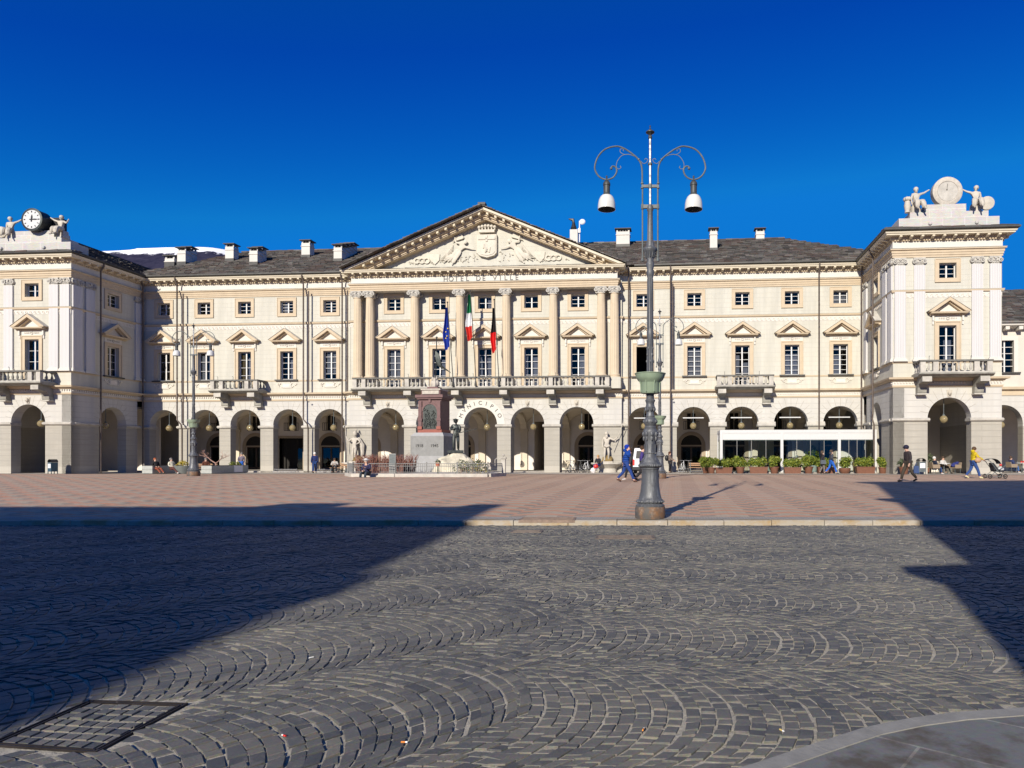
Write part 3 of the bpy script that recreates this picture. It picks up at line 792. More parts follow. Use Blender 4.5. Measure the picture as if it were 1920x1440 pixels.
def litter():
    for k, (px, py, lab, c3) in enumerate(((752, 1393, 'orange cigarette end lying on the setts left of centre', (.65, .22, .04)), (1205, 1371, 'orange cigarette end on the setts right of centre', (.65, .25, .05)), (536, 1382, 'tiny scrap of red litter on the setts at the lower left', (.6, .03, .02)), (588, 1233, 'tiny white paper scrap lying on the setts', (.7, .7, .68)), (1462, 1369, 'yellowish cigarette end near the pavement corner', (.6, .45, .15)))):
        d = 1280 * 1.495 / (py - 858); x = (px - 1162) / 1280 * d; a = k * 1.3; mb = MB()
        mb.tube([(x, d, .03), (x + .022 * math.cos(a), d + .022 * math.sin(a), .03)], .005, 6); mb.tube([(x + .0225 * math.cos(a), d + .0225 * math.sin(a), .03), (x + .034 * math.cos(a), d + .034 * math.sin(a), .0295)], .0046, 6, 1)
        tag(mb.build('litter', [simple('litter_%d' % k, c3, .8, .05), M['paint']], None), lab, 'litter')
CHIM = [(1.57, 2.9, 19.25, 1.15, .8, .75, 2), (.5, 2.8, 19.2, .45, .9, .6, 1), (5.62, 3.7, 19.68, 1.2, .8, .75, 1), (8.9, 2.2, 18.87, 1.1, .75, .7, 2), (12.46, 4.5, 20.09, 1.2, .8, .8, 1), (16.45, 2.7, 19.13, 1.1, .75, .75, 4), (41.69, 5.6, 20.69, 1.25, 1.2, .8, 1), (49.69, 3.3, 19.45, 1.55, .62, .7, 1), (54.1, 7.0, 21.3, .8, .75, .7, 1)]
ground_sheets(); near_pavement(); plaza(); litter()
# ---------------------------------------------------------------- the town hall (local frame: x along the facade, -y towards the square)
hall = thing('town_hall', 'long cream town hall with arcade, central pediment and two end pavilions', 'town hall', (OX, OY, 0), -TH)
FW = Fr(0, 0, 1, 0, 0, 1)
FC = Fr(0, -.5, 1, 0, 0, 1)               # central block, ground floor
FCU = Fr(0, -.3, 1, 0, 0, 1)              # central block, upper floors
FPL = Fr(0, -7.2, 1, 0, 0, 1); FSL = Fr(.35, 0, 0, -1, -1, 0)
FPR = Fr(0, -7.3, 1, 0, 0, 1); FSR = Fr(61.4, 0, 0, -1, 1, 0)
ZT = 16.42
AL = [2.21, 5.9, 9.6, 13.45, 17.12]; AC = [22.43, 26.25, 30.34, 34.28, 38.35]; AR = [43.85, 47.87, 51.77, 55.68, 59.58]
WL = [2.21, 5.88, 9.55, 13.33, 17.15]; WC = [22.89, 26.77, 30.66, 34.55, 38.44]; WR = [43.8, 47.95, 51.81, 55.76, 59.58]
SPR = 4.3
def arch_wall(mb, F, u0, u1, z0, z1, arches, d0, d1, mi=0):
    bd = [u0] + [(a[0] + b[0]) / 2 for a, b in zip(arches, arches[1:])] + [u1]
    for i, (c, r, sp) in enumerate(arches):
        uL, uR = bd[i], bd[i + 1]; N = 14
        arcL = [(c + r * math.cos(math.pi - k * math.pi / 2 / N), sp + r * math.sin(math.pi - k * math.pi / 2 / N)) for k in range(N + 1)]
        arcR = [(2 * c - u, z) for u, z in arcL]
        left = [(uL, z0), (c - r, z0)] + arcL + [(c, z1), (uL, z1)]
        right = [(uR, z0), (c + r, z0)] + arcR + [(c, z1), (uR, z1)]
        for poly in (left, right):
            for d in (d0, d1): mb.add([F.p(u, d, z) for u, z in poly], [list(range(len(poly)))], mi)
        for edge in ([(c - r, z0)] + arcL, [(c + r, z0)] + arcR):
            vs = [F.p(u, d0, z) for u, z in edge] + [F.p(u, d1, z) for u, z in edge]; n = len(edge)
            mb.add(vs, [(k, k + 1, n + k + 1, n + k) for k in range(n - 1)], mi)
    for u in (u0, u1): mb.add([F.p(u, d0, z0), F.p(u, d1, z0), F.p(u, d1, z1), F.p(u, d0, z1)], [(0, 1, 2, 3)], mi)
def hole_wall(mb, F, u0, u1, z0, z1, holes, d0, d1, mi=0):
    us = sorted({u0, u1, *[h[0] for h in holes], *[h[1] for h in holes]}); zs = sorted({z0, z1, *[h[2] for h in holes], *[h[3] for h in holes]})
    for a, b in zip(us, us[1:]):
        for c, d in zip(zs, zs[1:]):
            m, q = (a + b) / 2, (c + d) / 2
            if any(h[0] < m < h[1] and h[2] < q < h[3] for h in holes): continue
            mb.add([F.p(a, d0, c), F.p(b, d0, c), F.p(b, d0, d), F.p(a, d0, d)], [(0, 1, 2, 3)], mi)
    for a, b, c, d in holes:
        mb.add([F.p(a, d0, c), F.p(b, d0, c), F.p(b, d0, d), F.p(a, d0, d), F.p(a, d1, c), F.p(b, d1, c), F.p(b, d1, d), F.p(a, d1, d)],
               [(0, 1, 5, 4), (1, 2, 6, 5), (2, 3, 7, 6), (3, 0, 4, 7)], mi)
def groove_lines(mb, F, u0, u1, arches, z1, e=-.003):
    """joints of the rusticated ground floor: rays round each arch and stepped courses"""
    def strip(a, b, w=.02):
        d = V((b[0] - a[0], b[1] - a[1])); L = d.length; d /= L; n = V((-d.y, d.x)) * w / 2
        q = [(a[0] - n.x, a[1] - n.y), (b[0] - n.x, b[1] - n.y), (b[0] + n.x, b[1] + n.y), (a[0] + n.x, a[1] + n.y)]
        mb.add([F.p(u, e, z) for u, z in q], [(0, 1, 2, 3)])
    for c, r, sp in arches:
        for k in range(1, 12):
            a = math.pi * k / 12
            ro = min(r + .72, (z1 - sp) / max(.05, math.sin(a)) - .02) if .5 < math.sin(a) else r + .55
            strip((c + (r + .02) * math.cos(a), sp + r * math.sin(a) + .01), (c + ro * math.cos(a), min(z1 - .03, sp + ro * math.sin(a))))
# ---- walls
parts_wall = []
mb = MB()
arch_wall(mb, FW, .35, 19.1, 0, 6.36, [(a, 1.35, SPR) for a in AL], 0, .75)
arch_wall(mb, FW, 42.05, 61.4, 0, 6.36, [(a, 1.35, SPR) for a in AR], 0, .75)
mb.build_split('arcade_wall', M['ashlar'], hall)
mb = MB(); arch_wall(mb, FC, 19.1, 42.05, 0, 6.36, [(a, 1.4, 4.27) for a in AC], 0, 1.25); mb.build_split('arcade_wall', M['ashlar'], hall)
mb = MB(); groove_lines(mb, FW, .35, 19.0, [(a, 1.35, SPR) for a in AL + AR], 6.33)
groove_lines(mb, FC, 19.1, 42.0, [(a, 1.4, 4.27) for a in AC if a != 30.34], 6.33)
groove_lines(mb, FPL, 0, 0, [(-3.2, 1.42, 4.2)], 6.33); groove_lines(mb, FPR, 0, 0, [(65.16, 1.45, 4.2)], 6.33)
groove_lines(mb, FSL, 0, 0, [(3.3, 1.35, SPR)], 6.33); groove_lines(mb, FSR, 0, 0, [(3.3, 1.35, SPR)], 6.33)
mb.build_split('voussoir_joint', M['groove'], hall, False)
FRH = (8.19, 10.6); MZ = (13.86, 14.9); HW = .575
def uh(ws, doors=()): return [(u - HW, u + HW, 7.25 if i in doors else FRH[0], FRH[1]) for i, u in enumerate(ws)] + [(u - HW, u + HW, *MZ) for u in ws]
mb = MB(); hole_wall(mb, FW, .35, 19.1, 6.36, ZT, uh(WL, (2,)), 0, .5); hole_wall(mb, FW, 42.05, 61.4, 6.36, ZT, uh(WR, (2,)), 0, .5)
mb.build_split('upper_wall', M['cream'], hall)
mb = MB(); hole_wall(mb, FCU, 19.1, 42.05, 6.36, ZT, uh(WC, range(5)), 0, .5)
for u in (19.1, 42.05): mb.add([FCU.p(u, 0, 6.36), FCU.p(u, .35, 6.36), FCU.p(u, .35, ZT), FCU.p(u, 0, ZT)], [(0, 1, 2, 3)])
mb.build_split('upper_wall', M['cream'], hall)
# pavilions
mb = MB()
arch_wall(mb, FPL, -7.7, .35, 0, 6.36, [(-3.2, 1.42, 4.2)], 0, .8); arch_wall(mb, FSL, .76, 7.2, 0, 6.36, [(3.3, 1.35, SPR)], 0, .75)
arch_wall(mb, FPR, 61.4, 68.62, 0, 6.36, [(65.16, 1.45, 4.2)], 0, .8); arch_wall(mb, FSR, .76, 7.3, 0, 6.36, [(3.3, 1.35, SPR)], 0, .75)
mb.box(67.87, 68.62, -6.5, 8, 0, 6.36); mb.box(-7.7, -7., -6.4, 8, 0, 6.36)
mb.build_split('pavilion_arcade_wall', M['ashlar'], hall)
mb = MB()
hole_wall(mb, FPL, -7.7, .35, 6.36, ZT, uh([-2.85], (0,)), 0, .5); hole_wall(mb, FSL, 0, 7.2, 6.36, ZT, uh([3.3]), 0, .5)
hole_wall(mb, FPR, 61.4, 68.62, 6.36, ZT, uh([65.04], (0,)), 0, .5); hole_wall(mb, FSR, 0, 7.3, 6.36, ZT, uh([3.3]), 0, .5)
mb.box(68.1, 68.62, -6.8, 12, 6.36, ZT); mb.box(-7.7, -7.2, -6.7, 12, 6.36, ZT)
mb.build_split('pavilion_upper_wall', M['cream'], hall)
# interior behind the windows, back of the building
mb = MB()
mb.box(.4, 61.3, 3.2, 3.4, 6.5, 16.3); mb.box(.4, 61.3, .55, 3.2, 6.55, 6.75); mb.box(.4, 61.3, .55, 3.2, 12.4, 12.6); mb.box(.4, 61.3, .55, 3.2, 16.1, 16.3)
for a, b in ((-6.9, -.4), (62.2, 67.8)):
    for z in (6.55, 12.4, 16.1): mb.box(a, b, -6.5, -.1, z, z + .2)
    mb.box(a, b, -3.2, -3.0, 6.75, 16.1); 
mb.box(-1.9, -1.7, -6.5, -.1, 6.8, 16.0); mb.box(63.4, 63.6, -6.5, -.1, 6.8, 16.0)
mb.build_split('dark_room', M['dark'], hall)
mb = MB(); mb.box(-7.7, 68.6, 15.6, 16., 0, 16.5); mb.box(-7.7, -7.3, 8, 15.6, 0, 16.4); mb.box(68.2, 68.6, 8, 15.6, 0, 16.4); mb.build_split('rear_wall', M['cream'], hall)
# ---- arcade interior: floor, groin vaults, back wall with shop doors
YB = 7.2
mb = MB(); mb.box(-7., 67.9, .0, YB, .0, .37); mb.box(-7., -.4, -7.1, 0, .0, .30); mb.box(62.15, 67.9, -7.2, 0, 0, .37); mb.build_split('arcade_floor', M['floor'], hall)
mb = MB()
bays = [.4] + [(a + b) / 2 for a, b in zip(AL + AC + AR, (AL + AC + AR)[1:])] + [61.35]
for a, b in zip(bays, bays[1:]):
    N, K = 12, 12; y0, y1 = .76, YB; rx = (b - a) / 2 - .12; ry = (y1 - y0) / 2 - .1; vs = []
    for j in range(K + 1):
        for i in range(N + 1):
            fx, fy = 2 * i / N - 1, 2 * j / K - 1
            zx = 4.25 + 1.45 * math.sqrt(max(0, 1 - min(1, abs(fx) * (rx + .12) / rx) ** 2)); zy = 4.25 + 1.45 * math.sqrt(max(0, 1 - min(1, abs(fy) * (ry + .1) / ry) ** 2))
            vs.append((a + (b - a) * i / N, y0 + (y1 - y0) * j / K, max(zx, zy)))
    mb.add(vs, [(j * (N + 1) + i, j * (N + 1) + i + 1, (j + 1) * (N + 1) + i + 1, (j + 1) * (N + 1) + i) for j in range(K) for i in range(N)], 0, True)
mb.box(-7, -.4, -6.4, YB, 5.75, 5.95); mb.box(62.15, 67.9, -6.5, YB, 5.75, 5.95)
mb.build_split('groin_vault', M['vault'], hall)
mb = MB()
for b in bays[1:-1]:
    for k in range(8):
        a0, a1 = math.pi * k / 8, math.pi * (k + 1) / 8; yc, ry = (.76 + YB) / 2, (YB - .76) / 2 - .05
        P = [(yc - ry * math.cos(a), 4.2 + 1.42 * math.sin(a)) for a in (a0, a1)]; Q = [(yc - (ry - .3) * math.cos(a), 4.2 + 1.2 * math.sin(a)) for a in (a0, a1)]
        mb.hexa([(b - .3, P[0][0], P[0][1]), (b + .3, P[0][0], P[0][1]), (b + .3, P[1][0], P[1][1]), (b - .3, P[1][0], P[1][1]),
                 (b - .3, Q[0][0], Q[0][1]), (b + .3, Q[0][0], Q[0][1]), (b + .3, Q[1][0], Q[1][1]), (b - .3, Q[1][0], Q[1][1])])
    mb.box(b - .32, b + .32, YB - .22, YB - .02, .3, 4.0); mb.box(b - .4, b + .4, YB - .3, YB - .02, 4.0, 4.22)
mb.build_split('vault_rib', M['vault'], hall)
PASS = {7: (29.95, 30.75), 8: (33.25, 35.35)}                       # passages through the building
mb = MB(); cs = AL + AC + AR; FB = Fr(0, YB, 1, 0, 0, 1)
hl = []
for i, c in enumerate(cs):
    if i in PASS: hl.append((*PASS[i], .3, 4.9))
    elif i == 2: hl.append((c - 1.5, c + 1.1, .3, 3.4))
    elif i == 5: hl.append((c + .1, c + 1.1, .3, 2.5))
    else: hl.append((c - .95, c + .95, .3, 2.62))
    if i not in PASS: hl.append((c - .45, c + .45, 4.15, 5.6))
hole_wall(mb, FB, -7.5, 68, .2, 5.9, hl, 0, .35)
mb.box(-6.9, -5.5, -2., -1.9, .2, 5.8)
mb.box(-7, .0, 2.2, 2.4, .2, 5.8); mb.box(61.9, 68, 1.6, 1.8, .2, 5.8)
mb.build_split('arcade_back_wall', M['backwall'], hall)
# tunnels
mb = MB()
for i, (a, b) in PASS.items():
    mb.box(a - .2, a, YB + .36, 15.6, .2, 5.2); mb.box(b, b + .2, YB + .36, 15.6, .2, 5.2); mb.box(a - .2, b + .2, YB + .36, 15.6, 5.2, 5.4)
mb.box(33., 35.6, 12., 12.2, .2, 5.2)
mb.build_split('passage_wall', M['vault'], hall)
for i, c in enumerate(cs):
    if i in PASS: continue
    mb = MB(); gl = MB()
    if i == 2:
        u0, u1, zt = c - 1.5, c + 1.1, 3.4
        mb.fbox(FB, u0 - .2, u0, -.07, 0, .3, zt + .2, 1); mb.fbox(FB, u1, u1 + .2, -.07, 0, .3, zt + .2, 1); mb.fbox(FB, u0, u1, -.07, 0, zt, zt + .2, 1)
        mb.fbox(FB, u0, u1, .8, .9, .3, zt, 0)
        for u in (u0 + .7, u1 - .75, u1 - .1): mb.fbox(FB, u - .05, u + .05, .3, .36, .3, zt)
        gl.fbox(FB, u1 - .7, u1 - .15, .32, .34, .4, 2.4)
    elif i == 5:
        u0, u1 = c + .1, c + 1.1; mb.fbox(FB, u0 - .25, u0, -.08, 0, .3, 2.75, 1); mb.fbox(FB, u1, u1 + .25, -.08, 0, .3, 2.75, 1); mb.fbox(FB, u0, u1, -.08, 0, 2.5, 2.75, 1)
        mb.fbox(FB, u0, u0 + .12, .2, .3, .3, 2.5); mb.fbox(FB, u1 - .12, u1, .2, .3, .3, 2.5); mb.fbox(FB, u0, u1, .2, .3, 2.3, 2.5); gl.fbox(FB, u0 + .1, u1 - .1, .24, .26, .35, 2.3)
    else:
        mb.ring(FB, c, 2.62, .97, 1.3, -.06, .01, 0, math.pi, 16, 1)
        for sx in (-1, 1): mb.fbox(FB, *sorted((c + sx * .96, c + sx * 1.3)), -.06, .01, .3, 2.62, 1)
        pts = [(c + .96 * math.cos(math.pi * k / 14), 2.64 + .96 * math.sin(math.pi * k / 14)) for k in range(15)]
        mb.fprism(FB, pts, -.02, .02, 0)                                     # dark fanlight
        mb.fbox(FB, c - .96, c + .96, -.05, .03, 2.55, 2.68, 1)
        for u in (c - .9, c, c + .9): mb.fbox(FB, u - .08, u + .08, .12, .2, .3, 2.6, 2)
        mb.fbox(FB, c - .9, c + .9, .12, .2, 2.45, 2.6, 2); mb.fbox(FB, c - .9, c + .9, .12, .2, .3, .62, 2)
        gl.fbox(FB, c - .82, c + .82, .15, .165, .6, 2.45)
        mb.fbox(FB, c - .95, c + .95, 1.0, 1.1, .3, 2.6, 0)
    d = mb.build('shop_door', [M['dark'], M['surround'], M['shut']], hall); gl.build('door_glass', M['shopglass'], d)
    mb = MB()
    mb.fbox(FB, c - .45, c + .45, .2, .25, 4.15, 5.6, 0)
    for u in (c - .42, c, c + .42): mb.fbox(FB, u - .04, u + .04, .1, .16, 4.15, 5.6, 1)
    for k in range(9): mb.fbox(FB, c - .7 + k * .175 - .015, c - .7 + k * .175 + .015, -.2, -.17, 4.1, 4.85, 2)
    for z in (4.1, 4.83): mb.fbox(FB, c - .72, c + .72, -.21, -.16, z, z + .04, 2)
    mb.build('gallery_window', [M['dark'], M['vault'], M['black']], hall)
# ---- impost bands
mb = MB()
def impost(F, u0, u1, d1, z=4.02, out=.17, side=.12):
    prof = [(0, z), (-out * .5, z), (-out, z + .08), (-out, z + .18), (0, z + (.40 if u0 > 42 and F is FW else .24))]
    mb.uprism(F, prof, u0 - side, u1 + side); mb.fbox(F, u0 - side * .9, u1 + side * .9, .001, d1, z + .02, z + .22)
def piers(F, u0, u1, arches, d1, **k):
    e = [u0] + [q for a in arches for q in (a[0] - a[1], a[0] + a[1])] + [u1]
    for i in range(0, len(e), 2):
        impost(F, e[i] + (.16 if i == 0 else 0), e[i + 1] - (.16 if i == len(e) - 2 else 0), d1, **k)
piers(FW, .35, 19.1, [(a, 1.35) for a in AL], .74); piers(FW, 42.05, 61.4, [(a, 1.35) for a in AR], .74)
piers(FC, 18.98, 42.17, [(a, 1.4) for a in AC], 1.24); piers(FPL, -7.7, .5, [(-3.2, 1.42)], .79); piers(FPR, 61.25, 68.75, [(65.16, 1.45)], .79)
piers(FSL, .3, 7.0, [(3.3, 1.35)], .74); piers(FSR, .3, 7.0, [(3.3, 1.35)], .74)
mb.build_split('impost', M['lightstone'], hall)
# ---- horizontal mouldings swept round the whole front
def path(oc=.5, opl=7.2, opr=7.3, c0=19.1, c1=42.05):
    return [(68.62, 12), (68.62, -opr), (61.4, -opr), (61.4, 0), (c1, 0), (c1, -oc), (c0, -oc), (c0, 0), (.35, 0), (.35, -opl), (-7.7, -opl), (-7.7, 6)]
P1 = path()
mb = MB(); mb.sweep(P1, [(-.02, 6.36), (.05, 6.36), (.09, 6.50), (.05, 6.50), (-.02, 6.50)], 0); mb.sweep(P1, [(-.02, 6.76), (.14, 6.78), (.20, 6.88), (.36, 6.90), (.40, 7.02), (-.02, 7.08)], 0)
mb.sweep(P1, [(-.02, 6.5), (.05, 6.5), (.05, 6.76), (-.02, 6.76)], 1)
def along(pth, step, skip=()):
    for i, (a, b) in enumerate(zip(pth, pth[1:])):
        A, B_ = V(a), V(b); L = (B_ - A).length; n = max(1, int(L / step)); d = (B_ - A) / L; nn = V((-d.y, d.x))
        for k in range(n): yield A + d * (L * (k + .5) / n), d, nn
for p, d, nn in along(P1, .2):
    a = p + nn * .05; b = p + nn * .12; q = [a - d * .05, a + d * .05, b + d * .05, b - d * .05]
    mb.hexa([(v.x, v.y, 6.62) for v in q] + [(v.x, v.y, 6.74) for v in q], 1)
mb.build('string_course', [M['trim'], M['white']], hall)
P2 = path(.3)
mb = MB(); mb.sweep(P2, [(-.02, 12.88), (.10, 12.9), (.14, 13.0), (.14, 13.05), (-.02, 13.06)], 0); mb.sweep(P2, [(-.02, 13.06), (.15, 13.05), (.15, 13.075), (-.02, 13.1)], 1)
mb.build('string_course', [M['trim'], M['lead']], hall)
mb = MB(); mb.sweep(P2, [(-.02, 12.52), (.015, 12.52), (.015, 12.86), (-.02, 12.86)], 0)
for p, d, nn in along(P2, .34):
    FF = Fr(p.x + nn.x * .015, p.y + nn.y * .015, d.x, d.y, -nn.x, -nn.y)
    mb.ring(FF, 0, 12.69, .055, .095, -.03, 0, -.6, 4.2, 7, 1); mb.fbox(FF, -.17, -.02, -.03, 0, 12.575, 12.60, 1)
mb.build('wave_frieze', [M['white'], simple('wave_scroll', (.62, .57, .49), .85, .05)], hall)
mb = MB(); mb.sweep(P2, [(-.02, 8.02), (.03, 8.02), (.05, 8.12), (-.02, 8.14)], 0); mb.build('sill_course', M['trim'], hall)
P3 = path(1.12, c0=19.62, c1=41.72)
mb = MB(); pr = [(-.02, 15.3), (.06, 15.3), (.06, 15.44), (.10, 15.45), (.10, 15.6), (.14, 15.61), (.14, 15.76), (.24, 15.8), (.24, 15.88), (-.02, 15.88)]
mb.sweep(P3, pr, 0); mb.sweep(P3, [(-.02, 15.88), (.26, 15.885), (.26, 15.915), (-.02, 15.96)], 1); mb.build('architrave', [M['trim'], M['lead']], hall)
mb = MB(); mb.sweep(P3, [(-.05, 15.9), (.04, 15.9), (.04, 16.45), (-.05, 16.45)], 0)
mb.fbox(Fr(0, -1.10, 1, 0, 0, 1), 19.64, 41.70, .0, .81, 15.31, 16.4, 0)
mb.build('frieze', M['white'], hall)
mb = MB()
mb.sweep(P3, [(-.05, 16.42), (.08, 16.42), (.12, 16.5), (.20, 16.52), (.22, 16.72), (-.05, 16.72)], 0)                   # bed mould
mb.sweep(P3, [(-.05, 16.72), (.62, 16.72), (.62, 16.80), (.68, 16.82), (.72, 16.92), (-.05, 16.97)], 1)             # soffit and fascia
for p, d, nn in along(P3, .19):
    a = p + nn * .1; b = p + nn * .2; q = [a - d * .05, a + d * .05, b + d * .05, b - d * .05]; mb.hexa([(v.x, v.y, 16.43) for v in q] + [(v.x, v.y, 16.5) for v in q], 0)
for p, d, nn in along(P3, .66):
    a = p + nn * .2; b = p + nn * .58; q = [a - d * .085, a + d * .085, b + d * .085, b - d * .085]
    mb.hexa([(v.x, v.y, 16.52) for v in q[:2]] + [(v.x, v.y, 16.6) for v in q[2:]] + [(v.x, v.y, 16.725) for v in q], 2)
mb.build('cornice', [M['trim'], simple('cornice_cream', (.62, .555, .43), .85, .06, 2.), simple('modillion', (.62, .54, .40), .85, .06, 2.)], hall)
mb = MB()
PG = [(68.62, 12), (68.62, -7.3), (61.4, -7.3), (61.4, 0), (43.1, 0)]; PG2 = [(18.5, 0), (.35, 0), (.35, -7.2), (-7.7, -7.2), (-7.7, 6)]
for pth in (PG, PG2): mb.sweep(pth, [(.60, 16.965), (.76, 16.96), (.86, 17.02), (.86, 17.13), (.58, 17.13)], 0)
mb.build_split('gutter', M['gutter'], hall)
# ---- windows
def window(F, u, z0, z1, kind, bars, fill=None, pediment=True, door=False, consoles=False, apron=True, openw=False):
    mb = MB(); hw = HW
    if kind == 'mezz':
        for a, b, c, d in ((-.81, -hw, z0 - .24, z1 + .25), (hw, .81, z0 - .24, z1 + .25), (-hw, hw, z0 - .24, z0), (-hw, hw, z1, z1 + .25)): mb.fbox(F, u + a, u + b, -.055, .02, c, d, 0)
        for a, b, c, d in ((-.86, -.81, z0 - .29, z1 + .30), (.81, .86, z0 - .29, z1 + .30), (-.81, .81, z1 + .25, z1 + .30), (-.81, .81, z0 - .29, z0 - .24)): mb.fbox(F, u + a, u + b, -.085, .02, c, d, 0)
    else:
        zb = z0
        for a, b, c, d in ((-.82, -hw, zb, z1 + .26), (hw, .82, zb, z1 + .26), (-hw, hw, z1, z1 + .26)): mb.fbox(F, u + a, u + b, -.05, .02, c, d, 0)
        for a, b, c, d in ((-.88, -.80, zb, z1 + .3), (.80, .88, zb, z1 + .3), (-.80, .80, z1 + .22, z1 + .3)): mb.fbox(F, u + a, u + b, -.09, .02, c, d, 0)
        mb.fbox(F, u - .85, u + .85, -.03, .02, z1 + .3, z1 + .68, 1)
        mb.ring(F, u, z1 + .49, .07, .12, -.075, -.03, 0, 6.2832, 12, 3)
        for sx in (-1, 1):
            for k in range(3): mb.ring(F, u + sx * (.26 + .15 * k), z1 + .49, .03, .065 - .008 * k, -.06, -.03, 0, 6.2832, 7, 3)
        zp = z1 + .68
        mb.uprism(F, [(.02, zp), (-.14, zp), (-.16, zp + .07), (-.42, zp + .10), (-.46, zp + .2), (.02, zp + .22)], u - 1.22, u + 1.22, 0)
        for k in range(21): mb.fbox(F, u - 1.0 + k * .1 - .03, u - 1.0 + k * .1 + .03, -.22, -.14, zp + .02, zp + .075, 0)
        A, B_, t = 1.36, .98, .2
        for sx in (-1, 1):
            poly = [(u + sx * A, zp + .20), (u + sx * A, zp + .25), (u, zp + .22 + B_), (u, zp + .22 + B_ - .24), (u + sx * (A - .32), zp + .225)]
            mb.fprism(F, poly, -.46, .02, 0)
            poly = [(u + sx * (A + .06), zp + .245), (u + sx * (A + .06), zp + .275), (u, zp + .26 + B_), (u, zp + .222 + B_)]; mb.fprism(F, poly, -.50, .02, 3)
            poly = [(u + sx * (A - .36), zp + .23), (u, zp + .22 + B_ - .26), (u, zp + .22 + B_ - .33), (u + sx * (A - .55), zp + .23)]; mb.fprism(F, poly, -.26, .02, 0)
        mb.fprism(F, [(u - .9, zp + .225), (u + .9, zp + .225), (u, zp + .88)], -.04, .02, 1)
        if consoles:
            for sx in (-1, 1):
                c = u + sx * .99; mb.fbox(F, c - .06, c + .06, -.14, .0, zp - .36, zp - .005, 1); mb.fbox(F, c - .05, c + .05, -.08, .0, zp - .62, zp - .36, 1)
        if not door:
            mb.fbox(F, u - 1.0, u + 1.0, -.2, .3, z0 - .12, z0 - .012, 2)
    win = mb.build('window', [M['trim'], M['white'], M['gutter'], M['lightstone']], hall)
    s = MB(); d0, d1 = .26, .32
    for a in (-hw, hw - .055): s.fbox(F, u + a, u + a + .055, d0, d1, z0, z1)
    s.fbox(F, u - hw + .07, u + hw - .07, d0, d1, z0, z0 + .07); s.fbox(F, u - hw + .07, u + hw - .07, d0, d1, z1 - .07, z1)
    s.fbox(F, u - .05, u + .05, d0 - .02, d1 - .003, z0 + .07, z1 - .07)
    for k in range(1, bars + 1):
        z = z0 + (z1 - z0) * k / (bars + 1); s.fbox(F, u - hw + .07, u + hw - .07, d0 + .01, d1 - .01, z - .014, z + .014)
    if openw: return win
    s.build('sash', M['sash'], win)
    g = MB(); g.fbox(F, u - hw + .05, u + hw - .05, .285, .293, z0 + .05, z1 - .05); g.build('pane', M['glass'], win)
    if fill:
        c = MB()
        for (ua, ub, za, zb, m) in fill:
            n = max(4, int((ub - ua) * 16)); vs = []
            for k in range(n + 1):
                uu = u + ua + (ub - ua) * k / n; dd = .42 + (.02 * math.sin(k * 2.3) if m != 1 else 0); vs += [F.p(uu, dd, z0 + za * (z1 - z0)), F.p(uu, dd, z0 + zb * (z1 - z0))]
            c.add(vs, [(2 * k, 2 * k + 2, 2 * k + 3, 2 * k + 1) for k in range(n)], m, True)
        c.build('curtain', [M['curtain'], M['blind'], M['ochre']], win, False)
    if kind == 'first' and not door and apron:
        a = MB(); zc = z0 - .52
        a.fbox(F, u - .38, u + .38, -.05, .0, zc - .2, zc + .22, 0); a.fbox(F, u - .3, u + .3, -.075, -.05, zc - .12, zc + .14, 1)
        for sx in (-1, 1):
            a.tube([F.p(u + sx * (.38 + .07 * k), -.04, zc + .12 + .1 * math.sin(k * .9)) for k in range(7)], [.035] * 6 + [.015], 5, 1)
            a.tube([F.p(u + sx * (.36 + .06 * k), -.04, zc - .1 - .07 * math.sin(k * 1.1)) for k in range(7)], [.03] * 6 + [.012], 5, 1)
            a.ring(F, u + sx * .82, zc + .14, .03, .085, -.07, 0, 0, 6.2832, 9, 1)
        a.tube([F.p(u - .34 + .17 * k, -.05, zc + .26 - .08 * math.sin(k * math.pi / 4)) for k in range(5)], .04, 5, 1)
        a.build('apron_relief', [M['white'], simple('relief', (.68, .63, .55), .85, .06)], win)
    return win
full = lambda m, za=0., zb=1.: [(-.5, .5, za, zb, m)]
sides = lambda m, zb=.86: [(-.5, -.08, 0, zb, m), (.08, .5, 0, zb, m)]
fl = {0: None, 1: [(-.5, -.1, 0, .9, 1), (.15, .5, 0, .9, 1)], 2: [(-.5, -.08, .02, .97, 2), (.08, .5, .02, .86, 0)], 3: [(.08, .3, 0, .72, 0)], 4: full(1, .22, 1.)}
for i, u in enumerate(WL): window(FW, u, 7.25 if i == 2 else FRH[0], FRH[1], 'first', 2 if i < 2 else 4, fl[i], door=i == 2, consoles=i == 2)
fc = {0: full(1, .12, .98), 1: [(.1, .42, 0, .74, 0)], 2: [(.05, .5, 0, .78, 0), (-.5, -.3, 0, .8, 0)], 3: [(.05, .5, 0, .78, 0), (-.5, -.35, 0, .8, 0)], 4: [(.1, .5, 0, .8, 0)]}
for i, u in enumerate(WC): window(FCU, u, 7.25, FRH[1], 'first', 5, fc[i], door=True, consoles=True)
fr = {0: None, 1: sides(0, .9), 2: [(-.5, -.2, 0, .78, 0), (.08, .5, 0, .6, 0)], 3: sides(0, .72), 4: [(-.5, .15, 0, .68, 0), (-.5, .5, .85, 1., 1)]}
for i, u in enumerate(WR): window(FW, u, 7.25 if i == 2 else FRH[0], FRH[1], 'first', 5, fr[i], door=i == 2, consoles=i == 2, openw=i == 0)
for i, u in enumerate(WL): window(FW, u, *MZ, 'mezz', 2 if i < 3 else 3, {0: full(1, .5, 1.), 3: [(-.5, -.1, 0, 1, 0)]}.get(i))
